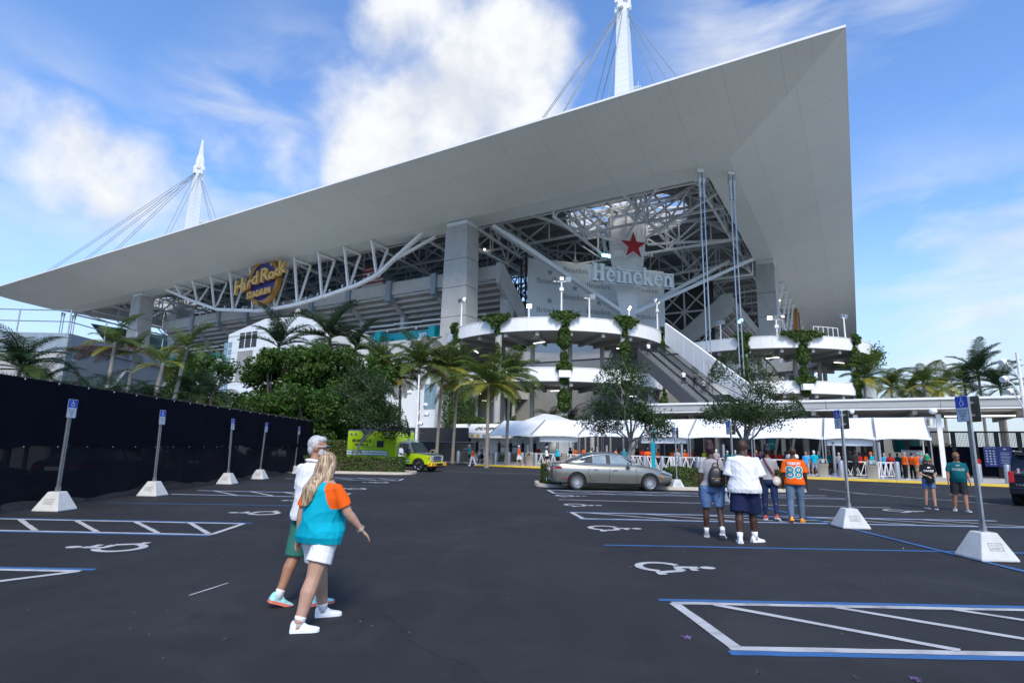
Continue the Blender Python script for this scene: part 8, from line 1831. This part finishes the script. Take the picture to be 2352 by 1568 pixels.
def hip_bag():
    g0 = w3['g']; T, up = w3['T'], w3['up']; bg = thing('crossbody_bag', 'black bag held open at the waist of the woman in the green cap', 'bag', g0.location, g0.rotation_euler.z); c = T(up((0.02, .20, .95))); mb = MB()
    mb.loft([[c+Vector((w*math.copysign(abs(math.cos(t))**.6, math.cos(t)), d*math.sin(t), z)) for t in np.linspace(0, 6.2832, 19)[:-1]] for z, w, d in ((-.11, .08, .03), (-.09, .12, .05), (.05, .125, .05), (.08, .11, .045))]); autosmooth(mb.build('bag_body', M['black'], bg), 50); mb = MB(); mb.tube([c+Vector((.10, 0, .07)), T(up((.0, .155, 1.25))), T(up((-.10, .09, 1.44)))], .008, 5); mb.build('strap', M['black'], bg)
hip_bag()
# 4 people near the ambulance and along the kerb: drawn from a few built figures
def small(label, px, X, az, H=1.75, **k):
    p = at_l(X, Lg(px, X)); p.z = .137 if X > KX+.2 else 0
    return person(label, p, az, H, vox=.02, fingers=False, **k)
gd = person('guard in white shirt and black trousers standing at the ambulance door', (-7.05, 37.9, 0), 100, 1.84, 1.1, .02, arms=((.25, .15, 1.2, .3), (.2, .12, 1.3, .2)), legs=((.04, .02, .04), (-.04, .02, .04)), sk='brown', top=dict(m=white_c, hem=.96, loose=.012), bot=dict(m=black_c, len=.98, loose=.014), shoes=dict(m=shoe_black, sole=shoe_black), hair=dict(k='short', m=hair_black), vox=.018, fingers=False)
p = aty(970, 1050, 47); p.z = 0
person('grey-haired man in grey shirt standing beyond the ambulance hood', p, 20, 1.78, 1.1, sk='tan', top=dict(m=fabric('cloth_slate', (.10,.105,.115))), bot=dict(m=black_c, len=.9), shoes=dict(m=shoe_black), hair=dict(k='short', m=hair_white), vox=.02, fingers=False)
f1 = small('man in teal football shirt and white cap pointing to the left', 1078, KX+1.2, 250, arms=((.1, .1, .2), (1.5, .25, .05)), legs=((.1, .05, .04), (-.1, .1, .04)), sk='light', top=dict(m=teal_c, hem=.86, loose=.02), bot=dict(m=black_c, len=.46), shoes=dict(m=shoe_black)); cap(f1, white_c)
small('woman with auburn hair, orange shirt and white trousers stepping off the kerb', 1085, KX-.6, 290, 1.68, legs=((.3, .1, .02), (-.3, .25, .02, .4)), sk='light', top=dict(m=orange_c, hem=.9), bot=dict(m=white_c, len=.98, loose=.02), shoes=dict(m=leather_w), hair=dict(k='curly', m=hair_auburn), fem=True)
f2 = small('man in grey shirt, black shorts and bright blue shoes walking left', 1106, KX+.9, 280, legs=((.25, .1, .02), (-.25, .25, .02, .3)), sk='light', top=dict(m=fabric('cloth_slate', (.10,.105,.115))), bot=dict(m=black_c, len=.45), shoes=dict(m=mat('shoe_blue', (.02,.25,.65), .5))); cap(f2, black_c)
f3 = small('man in orange shirt and white shorts with orange and white cap walking left', 1192, KX+.5, 285, 1.8, legs=((.28, .1, .02), (-.35, .3, .02, .5)), sk='light', top=dict(m=orange_c, hem=.9), bot=dict(m=white_c, len=.45, loose=.03), shoes=dict(m=shoe_black)); cap(f3, white_c, False, orange_c)
f4 = small('woman in white shirt, navy shorts and white cap with dark ponytail', 1256, KX+1.6, 300, 1.72, legs=((.2, .08, .02), (-.25, .2, .02, .3)), sk='light', top=dict(m=white_c, hem=.92, loose=.02), bot=dict(m=navy_c, len=.3), shoes=dict(m=leather_w), hair=dict(k='long', m=hair_black), fem=True); cap(f4, white_c)
f5 = small('youth in long-sleeved teal number 17 shirt and green cap', 1281, KX+1.8, 300, 1.78, legs=((.15, .05, .02), (-.2, .2, .02, .3)), sk='light', top=dict(m=teal_c, hem=.86, loose=.02, sleeve=.95), bot=dict(m=black_c, len=.47), shoes=dict(m=shoe_black)); cap(f5, mat('cap_green2', (.0,.18,.13), .7))
decal(f5['g'], f5['top'], poly_text('17', .26, .01), white_c, frame(f5['T'](f5['up']((.0, -.4, 1.15))), (1, 0, 0), (0, 0, 1)), .012, 'number')
f6 = small('large man in teal shirt and teal cap bending forward behind the sedan roof', 1433, KX+2.2, 15, 1.82, build=1.35, belly=.06, lean=.55, arms=((.9, .2, .3), (.9, .2, .3)), sk='light', top=dict(m=fabric('cloth_teal_dark', (.02,.17,.21)), hem=.88, loose=.03), bot=dict(m=fabric('cloth_stone', (.36,.34,.31)), len=.48, loose=.03), shoes=dict(m=leather_w)); cap(f6, teal_c)
small('man in peach shirt partly hidden by the second oak trunk', 1414, KX+3.0, 80, sk='brown', top=dict(m=fabric('cloth_peach', (.70,.34,.20))), bot=dict(m=black_c, len=.5), shoes=dict(m=shoe_black), hair=dict(k='short', m=hair_black))
f7 = small('man in lilac grey t-shirt and teal cap beside the tilted grey screen', 2118, KX+1.3, 270, 1.76, legs=((.1, .05, .02), (-.1, .05, .02)), sk='light', top=dict(m=fabric('cloth_lilac', (.36,.35,.42)), loose=.02), bot=dict(m=grey_c, len=.46), shoes=dict(m=leather_w)); cap(f7, teal_c)
f8 = small('man in orange polo and khaki shorts seen from behind beside staff at right', 2110, KX+3.5, 20, 1.80, build=1.2, sk='tan', top=dict(m=orange_c, hem=.93, loose=.02), bot=dict(m=khaki_c, len=.47, loose=.03), shoes=dict(m=shoe_black)); cap(f8, khaki_c)
# 5 the crowd under the tents and at the gates: built figures, copied with their own clothes
PROTO = [small('x', 1300, -9, 0, arms=((.05, .12, .25), (.05, .12, .25)), legs=((.03, .02, .04), (-.03, .02, .04)), sk='dark', top=dict(m=orange_c, loose=.018), bot=dict(m=black_c, len=.98), shoes=dict(m=shoe_black), hair=dict(k='short', m=hair_black)),
         small('x', 1300, -9, 0, arms=((.35, .15, 1.5, .55), (.3, .15, 1.45, .5)), legs=((.05, .03, .05), (-.05, .04, .05)), sk='dark', top=dict(m=orange_c, loose=.02), bot=dict(m=black_c, len=.98), shoes=dict(m=shoe_black), hair=dict(k='short', m=hair_black), build=1.12),
         small('x', 1300, -9, 0, arms=((.25, .12, .4), (-.25, .12, .3)), legs=((.25, .1, .03), (-.25, .25, .03)), sk='light', top=dict(m=teal_c, loose=.02), bot=dict(m=black_c, len=.46), shoes=dict(m=leather_w), hair=dict(k='short', m=hair_auburn)),
         small('x', 1300, -9, 0, arms=((.05, .14, .5, .2), (.05, .14, .3)), legs=((.05, .03, .02), (-.06, .05, .02)), sk='dark', top=dict(m=black_c, loose=.01), bot=dict(m=black_c, len=.95, slim=True), shoes=dict(m=shoe_black), hair=dict(k='curly', m=hair_black), fem=True)]
CW = dict(o=(orange_c, 'orange'), r=(red_c, 'red'), t=(teal_c, 'teal'), g=(grey_c, 'grey'), w=(white_c, 'white'), k=(black_c, 'black'), b=(fabric('cloth_sky', (.05,.33,.62)), 'sky blue'), n=(navy_c, 'navy'), d=(eagles_c, 'dark teal'), p=(fabric('cloth_plaid', (.36,.38,.46)), 'pale plaid'), m=(fabric('cloth_maroon', (.11,.02,.03)), 'maroon'), y=(fabric('cloth_neon', (.6,.75,.05)), 'neon yellow'), x=(fabric('cloth_charcoal', (.028,.028,.032)), 'charcoal'))
CROWD = [  # px, X, proto, facing, top, bottom, skin, height, where
    (1322, -9.6, 1, 80, 'o', 'k', 'dark', 1.80, 'left of two staff behind the sedan roof'), (1340, -9.7, 1, 250, 'o', 'k', 'dark', 1.80, 'right of two staff behind the sedan roof'),
    (1332, -7.5, 0, 30, 'r', 'k', 'dark', 1.72, 'deeper under the second tent'), (1236, -6.5, 0, 10, 'r', 'k', 'brown', 1.75, 'in the shade behind the woman in the white cap'), (1395, -8.0, 0, 200, 'r', 'k', 'dark', 1.74, 'left of the second oak trunk'), (1422, -8.2, 0, 170, 'r', 'k', 'dark', 1.72, 'right of the second oak trunk'),
    (1464, -6.5, 3, 180, 'k', 'k', 'dark', 1.74, 'by the round pillar behind the fourth tent post'), (1477, -9.3, 1, 200, 'r', 'k', 'dark', 1.78, 'leaning near the grey post left of the teal post'), (1488, -10.2, 1, 190, 'o', 'k', 'dark', 1.78, 'in orange headband leaning on the white barrier'), (1512, -8.5, 0, 90, 'o', 'k', 'dark', 1.74, 'just right of the teal post'),
    (1545, -8.0, 0, 170, 'o', 'k', 'dark', 1.76, 'between the two thick grey posts'), (1556, -11.2, 2, 10, 'g', 'k', 'brown', 1.78, 'from behind in black shorts, left of the small parking sign'), (1574, -9.5, 0, 200, 'o', 'k', 'light', 1.70, 'half hidden by the small parking sign post'), (1585, -8.2, 1, 190, 'r', 'k', 'light', 1.80, 'grey-haired, behind the small parking sign'), (1596, -7.5, 3, 180, 'm', 'k', 'dark', 1.72, 'right of the small parking sign'),
    (1618, -6, 0, 160, 'y', 'k', 'light', 1.74, 'with neon trim in the shade of the fifth tent'), (1632, -6, 0, 200, 'k', 'k', 'dark', 1.72, 'in the shade left of the backpack woman'), (1646, -12.0, 2, 30, 'g', 'g', 'light', 1.78, 'with white cap, left of the backpack woman\'s head'), (1672, -11.5, 2, 340, 'd', 'k', 'light', 1.70, 'just right of the backpack woman\'s earring'), (1690, -11.8, 2, 350, 'd', 'k', 'light', 1.74, 'with blond hair, left of the big man in white'),
    (1738, -9.5, 0, 190, 'm', 'k', 'light', 1.80, 'with glasses, right of the big man\'s head'), (1747, -10.4, 2, 60, 'n', 'k', 'brown', 1.66, 'shorter, right of the big man\'s shoulder'), (1760, -7, 0, 10, 'k', 'k', 'dark', 1.74, 'between the big man and the woman with the red strap'), (1792, -7.5, 0, 20, 'r', 'k', 'brown', 1.76, 'right of the jeans woman\'s bun'), (1805, -9, 3, 0, 'k', 'k', 'dark', 1.70, 'behind the jeans woman\'s shoulder'),
    (1815, -10.5, 2, 15, 'p', 'g', 'light', 1.80, 'left of the number 88 man\'s head'), (1826, -10, 2, 20, 'w', 'n', 'dark', 1.82, 'behind the number 88 man\'s head'), (1852, -12.2, 2, 20, 'b', 'g', 'light', 1.72, 'right of the number 88 man\'s shoulder'), (1858, -11.2, 2, 10, 'r', 'k', 'light', 1.72, 'with curly auburn hair, right of the number 88 man'), (1871, -12.0, 2, 5, 't', 'p', 'light', 1.82, 'with white cap and salmon shorts by the third beige bin'),
    (1882, -9, 2, 350, 'd', 'k', 'light', 1.76, 'behind the third beige bin, left'), (1892, -8, 0, 0, 'r', 'k', 'brown', 1.74, 'behind the third beige bin, right'), (1904, -8.5, 2, 10, 'd', 'k', 'dark', 1.78, 'with pale back number under the sixth tent'), (1928, -9.5, 2, 20, 'g', 'n', 'light', 1.72, 'boyish, left of the group in black'), (1940, -12.0, 3, 20, 'k', 'k', 'brown', 1.72, 'in strapless top and flat sandals from behind'),
    (1954, -10.5, 3, 10, 'k', 'k', 'dark', 1.80, 'with big dark hair behind the tall parking sign'), (1966, -11.6, 1, 340, 'x', 'x', 'dark', 1.86, 'tall, right of the tall parking sign pole'), (1976, -9.5, 3, 350, 'r', 'k', 'dark', 1.74, 'with wide curly hair, left of the rightmost beige bin'), (1990, -9, 0, 320, 'o', 'k', 'dark', 1.74, 'behind the rightmost beige bin, left'), (2003, -10, 1, 300, 't', 'k', 'light', 1.78, 'with orange cap above the rightmost beige bin'),
    (2032, -9.2, 2, 20, 'b', 'n', 'light', 1.74, 'in striped robe near the sideways barrier'), (2046, -11, 1, 230, 'r', 'k', 'dark', 1.72, 'with folded arms right of the sideways barrier'), (2062, -8, 0, 200, 'd', 'k', 'dark', 1.74, 'deeper behind the folded arms woman'), (2078, -11.2, 0, 90, 'o', 'k', 'light', 1.80, 'left of the grey post with wide foot at right'), (2095, -10.6, 0, 60, 'o', 'k', 'light', 1.78, 'heavily built beside the grey post at right'),
    (2088, -8, 0, 200, 'd', 'k', 'dark', 1.8, 'dark figure behind the right staff'), (2132, -9.6, 0, 250, 'o', 'k', 'light', 1.74, 'in sunglasses by the tilted dark panel'), (2244, -3.2, 0, 200, 'r', 'k', 'dark', 1.74, 'sitting back in the shade before the black gates'),
    (1360, -5.5, 0, 180, 'k', 'k', 'dark', 1.74, 'barely seen in the shade under the second tent'), (1310, -5.0, 3, 160, 'k', 'k', 'dark', 1.7, 'barely seen in the shade left of two staff'), (1775, -5, 0, 180, 'r', 'k', 'dark', 1.74, 'deep under the fifth tent by the teal hanging banner'), (1912, -6, 3, 180, 'k', 'k', 'dark', 1.74, 'deep under the sixth tent'), (1846, -6, 0, 190, 'k', 'k', 'dark', 1.78, 'deep behind the number 88 man'), (1722, -6.4, 0, 200, 'r', 'k', 'dark', 1.76, 'deep behind the big man in white'), (1985, -5.5, 2, 170, 'k', 'k', 'dark', 1.75, 'deep under the narrow tents')]
SKM = [SK['dark'], SK['light'], SK['brown'], SK['tan']]
used = set()
for (px, X, pi, az, tc_, bc, sk, H, where) in CROWD:
    base = PROTO[pi]['g']; o = base if pi not in used else copy_tree(base)
    used.add(pi); p = at_l(X, Lg(px, X)); p.z = .137; o.location = p; o.rotation_euler.z = -R(az); k = H/1.75; o.scale = (k, k, k)
    o['label'] = ('person in %s top ' % CW[tc_][1])+where; o['group'] = 'crowd at the gates and tents'
    for c in list(o.children):
        for sl in c.material_slots:
            new = None
            if c.name.startswith('body'): new = SK[sk]
            elif c.name.startswith('shirt'): new = CW[tc_][0]
            elif c.name.startswith(('shorts', 'trousers')): new = CW[bc][0]
            elif c.name.startswith('hair') and sk == 'light': new = rnd.choice((hair_auburn, hair_white, hair_blond, hair_black))
            if new: sl.link = 'OBJECT'; sl.material = new
        if c.name.startswith('hair') and ('cap' in where or 'headband' in where):
            for sl in c.material_slots: sl.link = 'OBJECT'; sl.material = white_c if 'white cap' in where else orange_c
# riders on the escalator and on the ramp top
for (u, off, tc_, lab) in ((.93, 3.4, 'w', 'person in white top riding near the head of the escalator'), (.52, 2.4, 'k', 'person in black top riding halfway on the escalator'), (.57, 3.2, 'w', 'person in white top riding just above the one in black'), (.48, 1.8, 'g', 'person in grey top lowest of the riders on the escalator')):
    o = copy_tree(PROTO[2]['g']); q = EP1.lerp(EP0, u)+EN*off; q.z += -1.4; o.location = q; o.rotation_euler.z = -R(330); o.scale = (1, 1, 1); o['label'] = lab; o['group'] = 'riders on the escalator'
    for c in o.children:
        if c.name.startswith('shirt'): c.material_slots[0].link = 'OBJECT'; c.material_slots[0].material = CW[tc_][0]
ang, _ = on_ring(0, 1474, 720); q = toW(RC[0].x, RC[0].y)+(SU*math.cos(ang)+SV*math.sin(ang))*(RR-.8); q.z = TOPS[0]-.75
f9 = person('person in black leaning out and waving above the ramp beside the mast foot', q, 250, 1.75, arms=((.2, .1, .2), (1.5, .5, .1)), sk='tan', top=dict(m=black_c), bot=dict(m=black_c, len=.9), hair=dict(k='short', m=hair_black), vox=.03, fingers=False)
# spectators on the balcony of the left stand
for (px, lab) in ((869, 'tiny dark figure on the balcony left of the teal pier'), (898, 'tiny dark figure on the balcony, left of a close pair'), (903, 'tiny dark figure on the balcony, right of a close pair')):
    l = Lx(px, 783, 19.2); q = toW(19.2, l.y, 19.7); o = copy_tree(PROTO[0]['g']); o.location = q; o.rotation_euler.z = -R(211); o['label'] = lab; o['group'] = 'figures on the balcony'
    for c in o.children:
        if c.name.startswith('shirt'): c.material_slots[0].link = 'OBJECT'; c.material_slots[0].material = black_c
